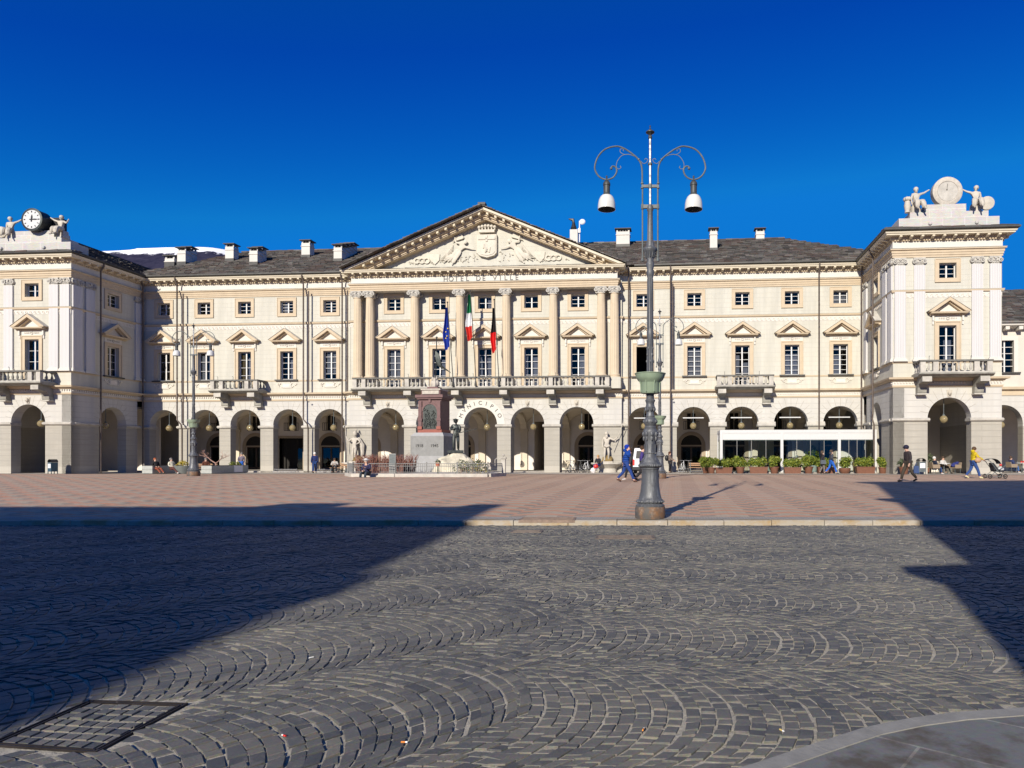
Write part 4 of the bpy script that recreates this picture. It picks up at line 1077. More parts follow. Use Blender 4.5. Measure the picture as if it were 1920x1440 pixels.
for i, u in enumerate(WC): window(FCU, u, *MZ, 'mezz', 1 if i in (1, 2, 3) else 2, {1: full(1, .72, 1.), 2: [(.15, .5, 0, 1, 0)], 4: full(1, .85, 1.)}.get(i))
for i, u in enumerate(WR): window(FW, u, *MZ, 'mezz', 2, full(1) if i == 4 else None)
window(FPL, -2.85, 7.25, FRH[1], 'first', 3, None, door=True, consoles=True); window(FPL, -2.85, *MZ, 'mezz', 1, [(.1, .5, 0, 1, 0)])
window(FSL, 3.3, *FRH, 'first', 3, [(-.5, -.2, 0, .7, 0)]); window(FSL, 3.3, *MZ, 'mezz', 2)
window(FPR, 65.04, 7.25, FRH[1], 'first', 4, [(-.12, .38, 0, .72, 0)], door=True, consoles=True); window(FPR, 65.04, *MZ, 'mezz', 2)
window(FSR, 3.3, *FRH, 'first', 4, full(0, 0, .7)); window(FSR, 3.3, *MZ, 'mezz', 2)
# ---- columns and pilasters
def volutes(mb, F, u, z, w, d0, d1, mi=0):
    """ionic capital with corner volutes: z is the underside, w the half width"""
    mb.fbox(F, u - w * .72, u + w * .72, d0 + .06, d1, z, z + .22, mi)
    mb.fbox(F, u - w * .98, u + w * .98, d0 - .02, d1, z + .42, z + .52, mi); mb.fbox(F, u - w * .8, u + w * .8, d0 + .02, d1, z + .22, z + .42, mi)
    for sx in (-1, 1):
        c = u + sx * w * .83
        mb.ring(F, c, z + .26, .085, .155, d0 - .05, d0 + .16, 0, 6.2832, 12, mi); mb.ring(F, c, z + .26, .0, .05, d0 - .07, d0 + .1, 0, 6.2832, 8, mi)
        mb.ring(F, c - sx * .09, z + .40, .02, .06, d0 - .06, d0 + .1, 0, 6.2832, 8, mi)
    mb.ring(F, u, z + .40, .02, .085, d0 - .07, d0 + .05, 0, 6.2832, 10, mi)
    for k in range(5): mb.ring(F, u + (k - 2) * w * .28, z + .14, .0, .05, d0 - .0, d0 + .08, 0, 6.2832, 6, mi)
def column_mesh():
    mb = MB(); n = 48; zs = [8.28, 8.34, 8.4, 9.5, 10.6, 11.7, 12.8, 13.9, 14.72, 14.78]; o = 0
    vs = []
    for j, z in enumerate(zs):
        f = (z - 8.3) / 6.5; r = .385 - .065 * max(0., f) ** 1.5
        for k in range(n):
            a = 2 * math.pi * k / n; g = .0 if j in (0, len(zs) - 1) else .028 * (0.5 - .5 * math.cos(k * 2 * math.pi / 3 + 0)) 
            g = (0 if k % 3 == 0 else .03) if 1 < j < len(zs) - 2 else 0
            vs.append(((r - g) * math.cos(a), (r - g) * math.sin(a), z))
    mb.add(vs, [(j * n + k, j * n + (k + 1) % n, (j + 1) * n + (k + 1) % n, (j + 1) * n + k) for j in range(len(zs) - 1) for k in range(n)])
    mb.lathe([(.52, 7.98), (.53, 8.04), (.50, 8.08), (.44, 8.12), (.48, 8.16), (.48, 8.22), (.42, 8.26), (.40, 8.30)], (0, 0, 0), 20)
    mb.lathe([(.33, 14.74), (.36, 14.77), (.36, 14.81), (.33, 14.84)], (0, 0, 0), 20)
    return mb.mesh('column', M['column'])
def capital_mesh():
    mb = MB(); mb.lathe([(.31, 14.83), (.33, 14.9), (.38, 15.0), (.42, 15.05)], (0, 0, 0), 16)
    volutes(mb, Fr(0, 0, 1, 0, 0, 1), 0, 14.80, .47, -.40, .0); volutes(mb, Fr(0, 0, 1, 0, 0, -1), 0, 14.80, .47, -.40, .0)
    return mb.mesh('capital', M['capital'])
cm, pm = column_mesh(), capital_mesh(); CX_ = [20.02, 21.06, 24.9, 28.72, 32.6, 36.5, 40.42, 41.5]
for u in CX_:
    c = inst('column', cm, hall, (u, -.84, 0)); inst('capital', pm, c)
mb = MB()
for a, b in ((19.45, 21.65), (24.3, 25.5), (28.1, 29.3), (32., 33.2), (35.9, 37.1), (39.85, 42.04)): mb.box(a, b, -1.38, -.31, 7.09, 7.98)
mb.build_split('column_pedestal', M['cream'], hall)
def pilaster(F, u, hw=.37, d=.12):
    mb = MB(); mb.fbox(F, u - hw, u + hw, -d, .02, 8.38, 14.75, 0); p = mb.build('pilaster', M['pilaster'], hall)
    mb = MB(); mb.fbox(F, u - hw - .12, u + hw + .12, -d - .1, .02, 8.14, 8.24); mb.fbox(F, u - hw - .07, u + hw + .07, -d - .06, .02, 8.24, 8.31); mb.fbox(F, u - hw - .03, u + hw + .03, -d - .03, .02, 8.31, 8.385)
    mb.build('pilaster_base', M['white'], p)
    mb = MB(); volutes(mb, F, u, 14.755, hw + .04, -d, .0); mb.build('capital', M['capital'], p)
for u in (-6.75, -4.75, -1.0, -.08): pilaster(FPL, u)
for u in (6.72, 5.55, .62): pilaster(FSL, u, .42)
for u in (61.85, 63.15, 66.98, 68.16): pilaster(FPR, u)
for u in (6.82, 5.60, .62): pilaster(FSR, u, .42)
# ---- balconies
def baluster_mesh():
    mb = MB(); mb.lathe([(.075, 0), (.075, .06), (.05, .08), (.085, .2), (.09, .26), (.06, .38), (.04, .46), (.05, .50), (.04, .53), (.065, .56), (.065, .62)], (0, 0, 0), 10)
    mb.box(-.08, .08, -.08, .08, -.02, .03); mb.box(-.075, .075, -.075, .075, .6, .65); return mb
bm_l, bm_g = baluster_mesh().mesh('baluster', M['lightstone']), baluster_mesh().mesh('baluster', M['greystone'])
def balcony(F, u0, u1, out, posts, brackets, bm, step=.335, mats=(M['greystone'], M['lightstone']), sideposts=True):
    mb = MB()
    mb.uprism(F, [(.0, 6.98), (-out + .12, 6.98), (-out - .02, 7.06), (-out - .12, 7.1), (-out - .12, 7.2), (.0, 7.2)], u0 - .12, u1 + .12, 0)
    mb.fbox(F, u0, u1, -out, -out + .24, 7.205, 7.29, 1)
    for s_ in (u0, u1 - .24): mb.fbox(F, s_, s_ + .24, -out + .24, -.02, 7.205, 7.29, 1)
    for p in posts: mb.fbox(F, p - .17, p + .17, -out - .01, -out + .25, 7.29, 7.94, 1)
    b = mb.build('balcony', list(mats), hall)
    r = MB(); r.fbox(F, u0 - .05, u1 + .05, -out - .05, -out + .29, 7.945, 8.06)
    for s_ in (u0 - .05, u1 - .29): r.fbox(F, s_, s_ + .34, -out + .29, -.02, 7.945, 8.06)
    for k in range(int((u1 - u0) / 1.35)):
        u = u0 + .6 + k * 1.35; r.tube([F.p(u, -out + .1, 8.05), F.p(u, -out + .1, 8.28), F.p(u, -out + .02, 8.33)], .018, 5)
    r.build('handrail', M['rail'], b)
    ps = sorted(posts)
    for a, c in zip(ps, ps[1:]):
        n = max(1, int((c - a - .34) / step)); 
        for k in range(n):
            x, y, z = F.p(a + .17 + (c - a - .34) * (k + .5) / n, -out + .12, 7.30); inst('baluster', bm, b, (x, y, z))
    for s_ in (u0 + .12, u1 - .12):
        n = int((out - .4) / .34)
        for k in range(n):
            x, y, z = F.p(s_, -out + .42 + (out - .45) * (k + .5) / n, 7.30); inst('baluster', bm, b, (x, y, z))
    for u in brackets:
        k = MB(); k.uprism(F, [(.0, 5.88), (-.34, 5.88), (-.42, 6.0), (-.44, 6.3), (-.62, 6.52), (-out + .25, 6.58), (-out + .06, 6.62), (-out + .06, 6.975), (.0, 6.975)], u - .3, u + .3, 0)
        k.fbox(F, u - .31, u + .31, -out + .02, -out + .08, 6.62, 6.95, 1)
        k.fbox(F, u - .34, u + .34, -.5, 0, 5.82, 5.90, 1); k.build('bracket', list(mats), b)
    return b
ps = [20.2, 20.95, 24.6, 28.55, 32.6, 36.45, 40.2, 41.0]
balcony(FC, 20.05, 41.15, 1.35, ps, [20.8, 24.62, 28.6, 32.58, 36.42, 40.4], bm_l)
balcony(FW, 7.42, 11.55, 1.4, [7.58, 8.35, 10.6, 11.38], [8.0, 10.95], bm_g)
balcony(FW, 49.7, 54.1, 1.4, [49.87, 50.7, 53.1, 53.93], [50.1, 53.7], bm_l)
balcony(FPL, -5.4, -.85, 1.35, [-5.2, -4.3, -1.7, -1.02], [-4.9, -1.35], bm_g)
balcony(FPR, 62.75, 67.4, 1.4, [62.92, 63.75, 66.4, 67.23], [63.2, 66.95], bm_l)
# keystone heads
for F, u, z in [(FPL, -3.2, 5.93), (FPR, 65.16, 5.95)] + [(FC, a, 5.98) for a in AC if a != 30.34]:
    mb = MB(); mb.fprism(F, [(u - .12, z - .25), (u + .12, z - .25), (u + .19, z + .22), (u - .19, z + .22)], -.05, .01); x, y, q = F.p(u, -.1, z)
    mb.ball((x, y, z), .14, 10, 0, .85, .8, 1.2); mb.ball((x, y - .1, z - .02), .04, 6); mb.build_split('keystone_head', M['marble'], hall)
# ---- inscriptions
def lettering(name, items, mat):
    mb = MB()
    for vs, fs in items: mb.add(vs, fs)
    return mb.build(name, mat, hall, False)
it = []
for ch, u in zip('HOTEL DE VILLE', np.linspace(27.62, 33.55, 14)):
    if ch == ' ': continue
    vs, fs = text_geo(ch, .56, .012); it.append(([(x + u, -1.18 - z, y + 15.985) for x, y, z in vs], fs))
mb = MB(); u = np.linspace(27.62, 33.55, 14)[1]
mb.fprism(Fr(0, -1.18, 1, 0, 0, 1), [(u - .15, 16.40), (u - .11, 16.40), (u, 16.46), (u + .11, 16.40), (u + .15, 16.40), (u, 16.50)], -.012, .01); it.append((mb.v, mb.f))
lettering('lettering', it, M['black'])
it = []
for k, ch in enumerate('MVNICIPIO'):
    a = R(90 + 66 - 16.5 * k); rr = 1.62; vs, fs = text_geo(ch, .46, .012); t = a - math.pi / 2
    it.append(([(30.34 + rr * math.cos(a) + x * math.cos(t) - y * math.sin(t), -.56 - z, 4.27 + rr * math.sin(a) + x * math.sin(t) + y * math.cos(t)) for x, y, z in vs], fs))
mb = MB(); [mb.add(*q) for q in it]; mb.build_split('letter', M['black'], hall, False)
mb = MB(); mb.ring(FC, 30.34, 4.27, 1.402, 2.06, -.045, .01, 0, math.pi, 28); mb.build('archivolt', M['white'], hall)
# ---- pediment
A0, A1, AP = (19.15, 16.95), (42.35, 16.95), (30.90, 21.75)
mb = MB(); FT = Fr(0, -.5, 1, 0, 0, 1); mb.fprism(FT, [(19.5, 16.9), (42.0, 16.9), (30.93, 21.45)], 0, .3); mb.build('tympanum', M['cream'], hall)
mb = MB()
def rake(o0, o1, d0, d1, mi, cut=0.):
    for S, T in ((A0, AP), (A1, AP)):
        d = V((T[0] - S[0], T[1] - S[1])).normalized(); n = V((0, -1)); kk = abs(d.x)
        q = [(S[0] + d.x * 1.0 * 0, S[1] - o0 / kk), (T[0], T[1] - o0 / kk), (T[0], T[1] - o1 / kk), (S[0], S[1] - o1 / kk)]
        # keep everything above the horizontal cornice
        zc = 16.97
        if q[3][1] < zc:
            f = (zc - q[3][1]) / (q[2][1] - q[3][1]); q[3] = (q[3][0] + (q[2][0] - q[3][0]) * f, zc)
        if q[0][1] < zc:
            f = (zc - q[0][1]) / (q[1][1] - q[0][1]); q[0] = (q[0][0] + (q[1][0] - q[0][0]) * f, zc)
        mb.fprism(Fr(0, 0, 1, 0, 0, 1), q, d0, d1, mi)
rake(.0, .17, -1.84, -.3, 1); rake(.171, .23, -1.74, -.3, 0); rake(.231, .46, -1.32, -.3, 0); rake(.461, .60, -1.18, -.3, 0); rake(.601, .68, -1.10, -.3, 0)
for S, sg in ((A0, 1), (A1, -1)):
    d = V((AP[0] - S[0], AP[1] - S[1])); L = d.length; d.normalize(); n = int(L / .72)
    for k in range(2, n):
        c = (S[0] + d.x * L * (k + .5) / n, S[1] + d.y * L * (k + .5) / n); h0, h1 = .24 / abs(d.x), .40 / abs(d.x); e = .09
        q = [(c[0] - e, c[1] - h0 - e * d.y / d.x), (c[0] + e, c[1] - h0 + e * d.y / d.x), (c[0] + e, c[1] - h1 + e * d.y / d.x), (c[0] - e, c[1] - h1 - e * d.y / d.x)]
        if min(z for _, z in q) > 17.0: mb.fprism(Fr(0, 0, 1, 0, 0, 1), q, -1.70, -1.30, 2)
mb.build_split('raking_cornice', [M['trim'], bpy.data.materials['cornice_cream'], bpy.data.materials['modillion']], hall)
# tympanum relief
FT = Fr(.22, -.5, 1, 0, 0, 1)
class _L(Fr):
    def p(s, u, d, z): return Fr.p(s, 30.7 + (u - 30.7) * .93, d, 17.5 + (z - 17.5) * .91)
FT = _L(.22, -.5, 1, 0, 0, 1)
REL = simple('relief_stucco', (.57, .53, .445), .85, .1, 3.)
mb = MB()
mb.fprism(FT, [(29.85, 18.45), (30.1, 18.2), (30.75, 18.02), (31.4, 18.2), (31.62, 18.45), (31.62, 20.1), (29.85, 20.1)], -.32, .0)
mb.fprism(FT, [(29.97, 18.55), (30.2, 18.32), (30.75, 18.18), (31.3, 18.32), (31.5, 18.55), (31.5, 20.0), (29.97, 20.0)], -.36, -.3)
mb.fbox(FT, 30.65, 30.83, -.42, -.35, 19.45, 20.0); mb.fbox(FT, 29.97, 31.5, -.42, -.35, 19.62, 19.78)
mb.tube([FT.p(30.6 + .12 * math.sin(k), -.4, 18.45 + k * .15) for k in range(6)], [.05, .09, .11, .1, .1, .07], 6); mb.tube([FT.p(30.75, -.4, 18.6), FT.p(31.0, -.4, 18.45), FT.p(31.05, -.4, 18.9)], .04, 5)
mb.tube([FT.p(30.6, -.4, 18.95), FT.p(30.4, -.4, 18.85)], .04, 5)
mb.fbox(FT, 30.05, 31.45, -.45, 0, 20.25, 20.5); 
for k in range(6):
    x, y, z = FT.p(30.05 + k * .28, -.3, 20.75 + .12 * math.sin(k * math.pi / 5)); mb.ball((x, y, z), .14, 8); mb.fbox(FT, 30.0 + k * .28, 30.1 + k * .28, -.35, -.2, 20.5, 20.75)
mb.build('coat_of_arms', REL, hall)
for sg, u in ((-1, 28.7), (1, 32.8)):
    g, J = statue_geo('fly', ('up', 'out') if sg > 0 else ('out', 'up'), .35, (.1 * -sg, 0), 'skirt')
    mb = MB(); ang = R(-38 * sg); sc_ = 1.35
    vs = []
    for x, y, z in g.v:
        X, Z = x * sc_, (z - 1.4) * sc_; vs.append((u + .22 + X * math.cos(ang) + Z * math.sin(ang), -.64 + y * .46, 19.1 - X * math.sin(ang) + Z * math.cos(ang)))
    mb.add(vs, g.f, 0, True)
    for k in range(9):                                                    # wing and flying drapery
        a = k * .2; mb.tube([FT.p(u + sg * .15, -.1, 19.9), FT.p(u + sg * (.5 + .08 * k), -.14, 20.45 - .11 * k)], [.09, .03], 5)
        mb.tube([FT.p(u + sg * .5, -.1, 18.6), FT.p(u + sg * (1.2 + .1 * k), -.14, 18.2 + .1 * k - .02 * k * k)], [.1, .04], 5)
    mb.build_split('winged_figure', REL, hall)
mb = MB(); rg = random.Random(4)
for sg in (-1, 1):
    for k in range(10): mb.tube([FT.p(30.7 + sg * (3.1 + .0 * k), -.06, 19.3 - .13 * k + .02 * k * k * 0), FT.p(30.7 + sg * (3.35 + .1 * k), -.1, 18.9 - .1 * k), FT.p(30.7 + sg * (3.0 - .12 * k + .9), -.06, 18.2 - .05 * k)], [.04, .06, .03], 5)
    for c, r in ((5.5, .30), (5.95, .30), (6.4, .28)): mb.ring(FT, 30.7 + sg * c, 17.95, r * .55, r, -.12, 0, 0, 6.2832, 14)
    mb.fprism(FT, [(30.7 + sg * 4.3, 18.5), (30.7 + sg * 5.2, 18.5), (30.7 + sg * 5.15, 17.95), (30.7 + sg * 4.75, 17.55), (30.7 + sg * 4.35, 17.95)], -.1, 0)
    for k in range(60):
        c = rg.uniform(.9, 7.2); top = 21. - .43 * c - 1.1; z = rg.uniform(17.75, max(17.8, min(18.7 if c < 2.6 else 20, top)))
        if 1.2 < c < 3.6 and z > 18.5: continue
        a = rg.uniform(0, 6.28); l = rg.uniform(.08, .2); mb.tube([FT.p(30.7 + sg * c, -.03, z), FT.p(30.7 + sg * c + l * math.cos(a), -.1, z + l * math.sin(a))], [.045, .02], 4)
mb.build_split('trophy_relief', REL, hall)
# ---- roofs of stone slates
def slates(mb, o, du, dv, W_, H_, clip=None, wu=.58, hv=.31, seed=1):
    rg = random.Random(seed); o, du, dv = V(o), V(du).normalized(), V(dv).normalized(); nn = du.cross(dv).normalized()
    if nn.z < 0: nn = -nn
    rows = int(H_ / hv) + 1
    for j in range(rows):
        u = -rg.random() * wu
        while u < W_:
            w_ = wu * rg.uniform(.65, 1.35); a, b = max(0, u), min(W_, u + w_); v0, v1 = j * hv, min(H_, (j + 1.35) * hv)
            if b - a > .12 and (clip is None or clip((a + b) / 2, (v0 + v1) / 2)):
                t0 = .075 + rg.uniform(0, .03); t1 = .02; g = .012
                lo = v0 + rg.uniform(-.05, .05); ti = rg.uniform(-.018, .018)
                P = [o + du * (a + g) + dv * lo, o + du * (b - g) + dv * (lo + rg.uniform(-.03, .03)), o + du * (b - g) + dv * v1, o + du * (a + g) + dv * v1]
                hs_ = (t0 + ti, t0 - ti, t1, t1)
                top = [p + nn * h for p, h in zip(P, hs_)]
                mb.hexa([p - nn * .015 if i < 2 else p for i, p in enumerate(P)] + top)
            u += w_
SL = .533; cs_ = V((0, 1, SL)).normalized()
Hm = math.hypot(8.2, 8.2 * SL)
mb = MB(); o = (-.5, -.80, 17.1)
slates(mb, o, (1, 0, 0), (0, 1, SL), 62.5, Hm, lambda u, v: (u - .5) > -.9 + max(0, 0) and (u - .5) < 56.6 + (1 - v / Hm) * 9 and (u - .5) > 4.5 - (1 - v / Hm) * 5.6, seed=2)
zr = 17.08 + 8.2 * SL
mb.add([(-1.1, -.74, 17.06), (64, -.74, 17.06), (56.6, 7.4, zr - .03), (4.5, 7.4, zr - .03), (66, 16.4, 16.9), (-9.5, 16.4, 16.9)], [(0, 1, 2, 3), (3, 2, 4, 5), (1, 4, 2), (0, 3, 5)])
for k in range(88):
    u = 4.4 + k * .59; mb.box(u, u + .59, 7.22, 7.62, zr + .0 + random.uniform(0, .02), zr + .1 + random.uniform(0, .03))
roof = mb.build('roof', M['slate'], hall)
def pav_roof(xc, hw, yf, seed):
    SL = .5; mb = MB(); zr_ = 17.05 + (hw) * SL
    for sg in (-1, 1):
        slates(mb, (xc + sg * hw, yf + 2.6, 17.07), (0, 1, 0), (-sg, 0, SL), 16, hw * math.hypot(1, SL), seed=seed + sg)
        mb.add([(xc + sg * hw, yf + 2.7, 17.03), (xc + sg * hw, 16, 17.03), (xc, 16, zr_ - .03), (xc, yf + 2.7, zr_ - .03)], [(0, 1, 2, 3)])
    mb.add([(xc - hw, yf + 2.75, 17.03), (xc + hw, yf + 2.75, 17.03), (xc, yf + 2.75, zr_ - .03)], [(0, 1, 2)])
    mb.box(xc - hw, xc + hw, yf + .2, yf + 2.9, 17.0, 17.06)
    slates(mb, (xc - hw, yf - .05, 17.1), (1, 0, 0), (0, 1, .12), 2 * hw, 1.1, None, .8, .4, seed + 5)
    for k in range(26): mb.box(xc - .2, xc + .2, yf + 2.7 + k * .6, yf + 3.28 + k * .6, zr_, zr_ + .1)
    return mb.build('roof', M['slate'], hall)
pav_roof(-3.6, 4.72, -8.0, 11); pav_roof(65.0, 4.38, -8.1, 15)
mb = MB()
d = V((AP[0] - A0[0], 0, AP[1] - A0[1])); Lg = d.length
slates(mb, (A0[0] - .12, -2.3, A0[1] + .06), (0, 1, 0), tuple(d), 16, Lg + .1, lambda u, v: True, seed=21)
d2 = V((AP[0] - A1[0], 0, AP[1] - A1[1])); slates(mb, (A1[0] + .12, -1.92, A1[1] + .06), (0, 1, 0), tuple(d2), 16, d2.length + .1, None, seed=22)
mb.add([(A0[0], -1.8, A0[1] + .02), (AP[0], -1.8, AP[1] + .02), (A1[0], -1.8, A1[1] + .02), (A0[0], 14, A0[1] + .02), (AP[0], 14, AP[1] + .02), (A1[0], 14, A1[1] + .02)], [(0, 1, 4, 3), (1, 2, 5, 4)])
for k in range(24): mb.box(AP[0] - .22, AP[0] + .22, -1.95 + k * .62, -1.35 + k * .62, AP[1] + .06, AP[1] + .17)
mb.box(AP[0] - .35, AP[0] + .25, -2.0, -1.5, AP[1] + .16, AP[1] + .33)
mb.build('roof', M['slate'], hall)
# chimneys
def chimney(x, d, z0, h, w=.75, l=.75, n=1):
    mb = MB()
    for k in range(n):
        y = d + k * l; hh = h + k * .28
        mb.box(x - w / 2, x + w / 2, y, y + l - (0.02 if n > 1 else 0), z0 - 1.2, z0 + hh, 0); mb.box(x - w / 2 - .05, x + w / 2 + .05, y - .05, y + l + .05, z0 + hh - .32, z0 + hh - .26, 0)
        for sx in (-1, 1):
            for q in (y + .06, y + l - .14): mb.box(x + sx * (w / 2 - .08) - .07, x + sx * (w / 2 - .08) + .07, q, q + .1, z0 + hh, z0 + hh + .22, 0)
        mb.box(x - w / 2 - .14, x + w / 2 + .14, y - .14, y + l + .1, z0 + hh + .22, z0 + hh + .29, 1)
        for sx in (-1, 0, 1): mb.box(x + sx * .25 - .05, x + sx * .25 + .05, y + .05, y + .1, z0 + hh, z0 + hh + .12, 2)
        mb.box(x - w / 2 - .03, x + w / 2 + .03, y - .03, y + l + .03, z0 - 1.2, z0 + .12, 3)
    return mb.build('chimney', [M['white'], M['slate'], M['black'], M['gutter']], roof)
for a in CHIM: chimney(*a)
mb = MB(); x, y, z = 37.3, 5.0, 20.95
mb.box(x - .35, x + .35, y, y + .7, z - 2, z + 1.1, 0); mb.box(x - .95, x - .4, y + .1, y + .7, z - 1.5, z + .2, 0); mb.box(x - 1.1, x - .3, y, y + .8, z + .2, z + .32, 1)
mb.lathe([(.2, z + 1.1), (.28, z + 1.3), (.2, z + 1.5), (.12, z + 1.8)], (x - .05, y + .3, 0), 10, 1); mb.tube([(x - .05, y + .3, z + 1.75), (x - .1, y + .3, z + 2.05), (x - .5, y + .3, z + 2.15)], [.12, .16, .05], 7, 1)
c = mb.build('chimney', [M['white'], M['black']], roof)
dish = MB(); dish.tube([(x + .5, y + .2, z), (x + .5, y + .2, z + 1.9)], .05, 6); dish.box(x + .4, x + .6, y, y + .2, z + .8, z + 1.2)
dish.lathe([(.28, 0), (.26, .05), (.15, .13), (.02, .16)], (x + .78, y + .0, z + 1.75), 14, 0, Matrix.Rotation(R(75), 3, 'X'))
dish.build('dish_antenna', M['paint'], c)
# ---- rainwater pipes
def pipe(F, u, d, z0, z1, jog=None):
    mb = MB(); pts = [F.p(u, -.72 if z1 > 16.8 else d, z1)] + ([F.p(u, -.72, 16.75), F.p(u, d, 16.35)] if z1 > 16.8 else [])
    if jog: pts += [F.p(u, d, 4.75), F.p(u + jog, d - .18, 4.35), F.p(u + jog, d - .05, 3.9)]; uu = u + jog
    else: uu = u
    pts.append(F.p(uu, d - (.05 if jog else 0), z0)); mb.tube(pts, .062, 8)
    for z in (14., 12.2, 10., 8.3, 6.2): 
        if z < z1: mb.lathe([(.075, z), (.075, z + .06)], (F.p(u, d, 0)[0], F.p(u, d, 0)[1], 0), 8)
    mb.build('downpipe', M['pipe'], hall)
for u, j in ((.62, None), (3.74, .5), (15.05, .45), (18.45, None), (42.62, None), (46.02, .0), (57.8, None), (61.1, None)): pipe(FW, u, -.46, .25, 17.0, j)
for u in (4.27, 15.48, 18.9, 46.2): pipe(FW, u, -.42, 7.1 if u != 4.27 else 4.3, 15.6)
pipe(FSL, 5.0, -.46, .2, 17.0); pipe(FSR, 4.1, -.46, .2, 17.0, .5)
# ---- attic blocks over the pavilions
for nm, xs, sgn in (('L', [(-6.65, .45), (-5.95, -.35), (-4.85, -1.0)], 1), ('R', [(61.75, 68.4), (62.5, 67.7), (63.5, 66.25)], 1)):
    mb = MB(); yf = -7.35 if nm == 'L' else -7.45; zs = (17.1, 17.98, 18.4, 18.92)
    for (a, b), z0, z1, k in zip(xs, zs, zs[1:], (0, .05, .1)): mb.box(a, b, yf + k, yf + 1.6 - k, z0 + (.001 if k else -.1), z1)
    for a in (xs[0][0] + 1.9, xs[0][1] - 1.7): mb.ball((a, yf - .5, 17.42), .14, 8)
    t = bpy.data.materials.get('attic_marble')
    if t is None:
        q = NT('attic_marble'); x_, y_, z_ = q.sep(); b = q.brick(q.comb(x_, z_), (.43, .42, .395), (.49, .475, .445), (.58, .565, .54), 1.45, .62, .02, .4)
        st = q.noise(1., 5, .7, q.mapping((1.2, 1.2, .25))); c_ = q.mix(q.math('MULTIPLY', q.ramp(st, [(.5, 0.), (.7, 1.)]), .5), b[0], (.46, .40, .31)); c_ = q.mix(.4, c_, q.noise(3., 6, .7, q.mapping((1, 1, 4)), True), 'OVERLAY'); t = q.done(c_, .8)
    mb.build('attic', t, hall)
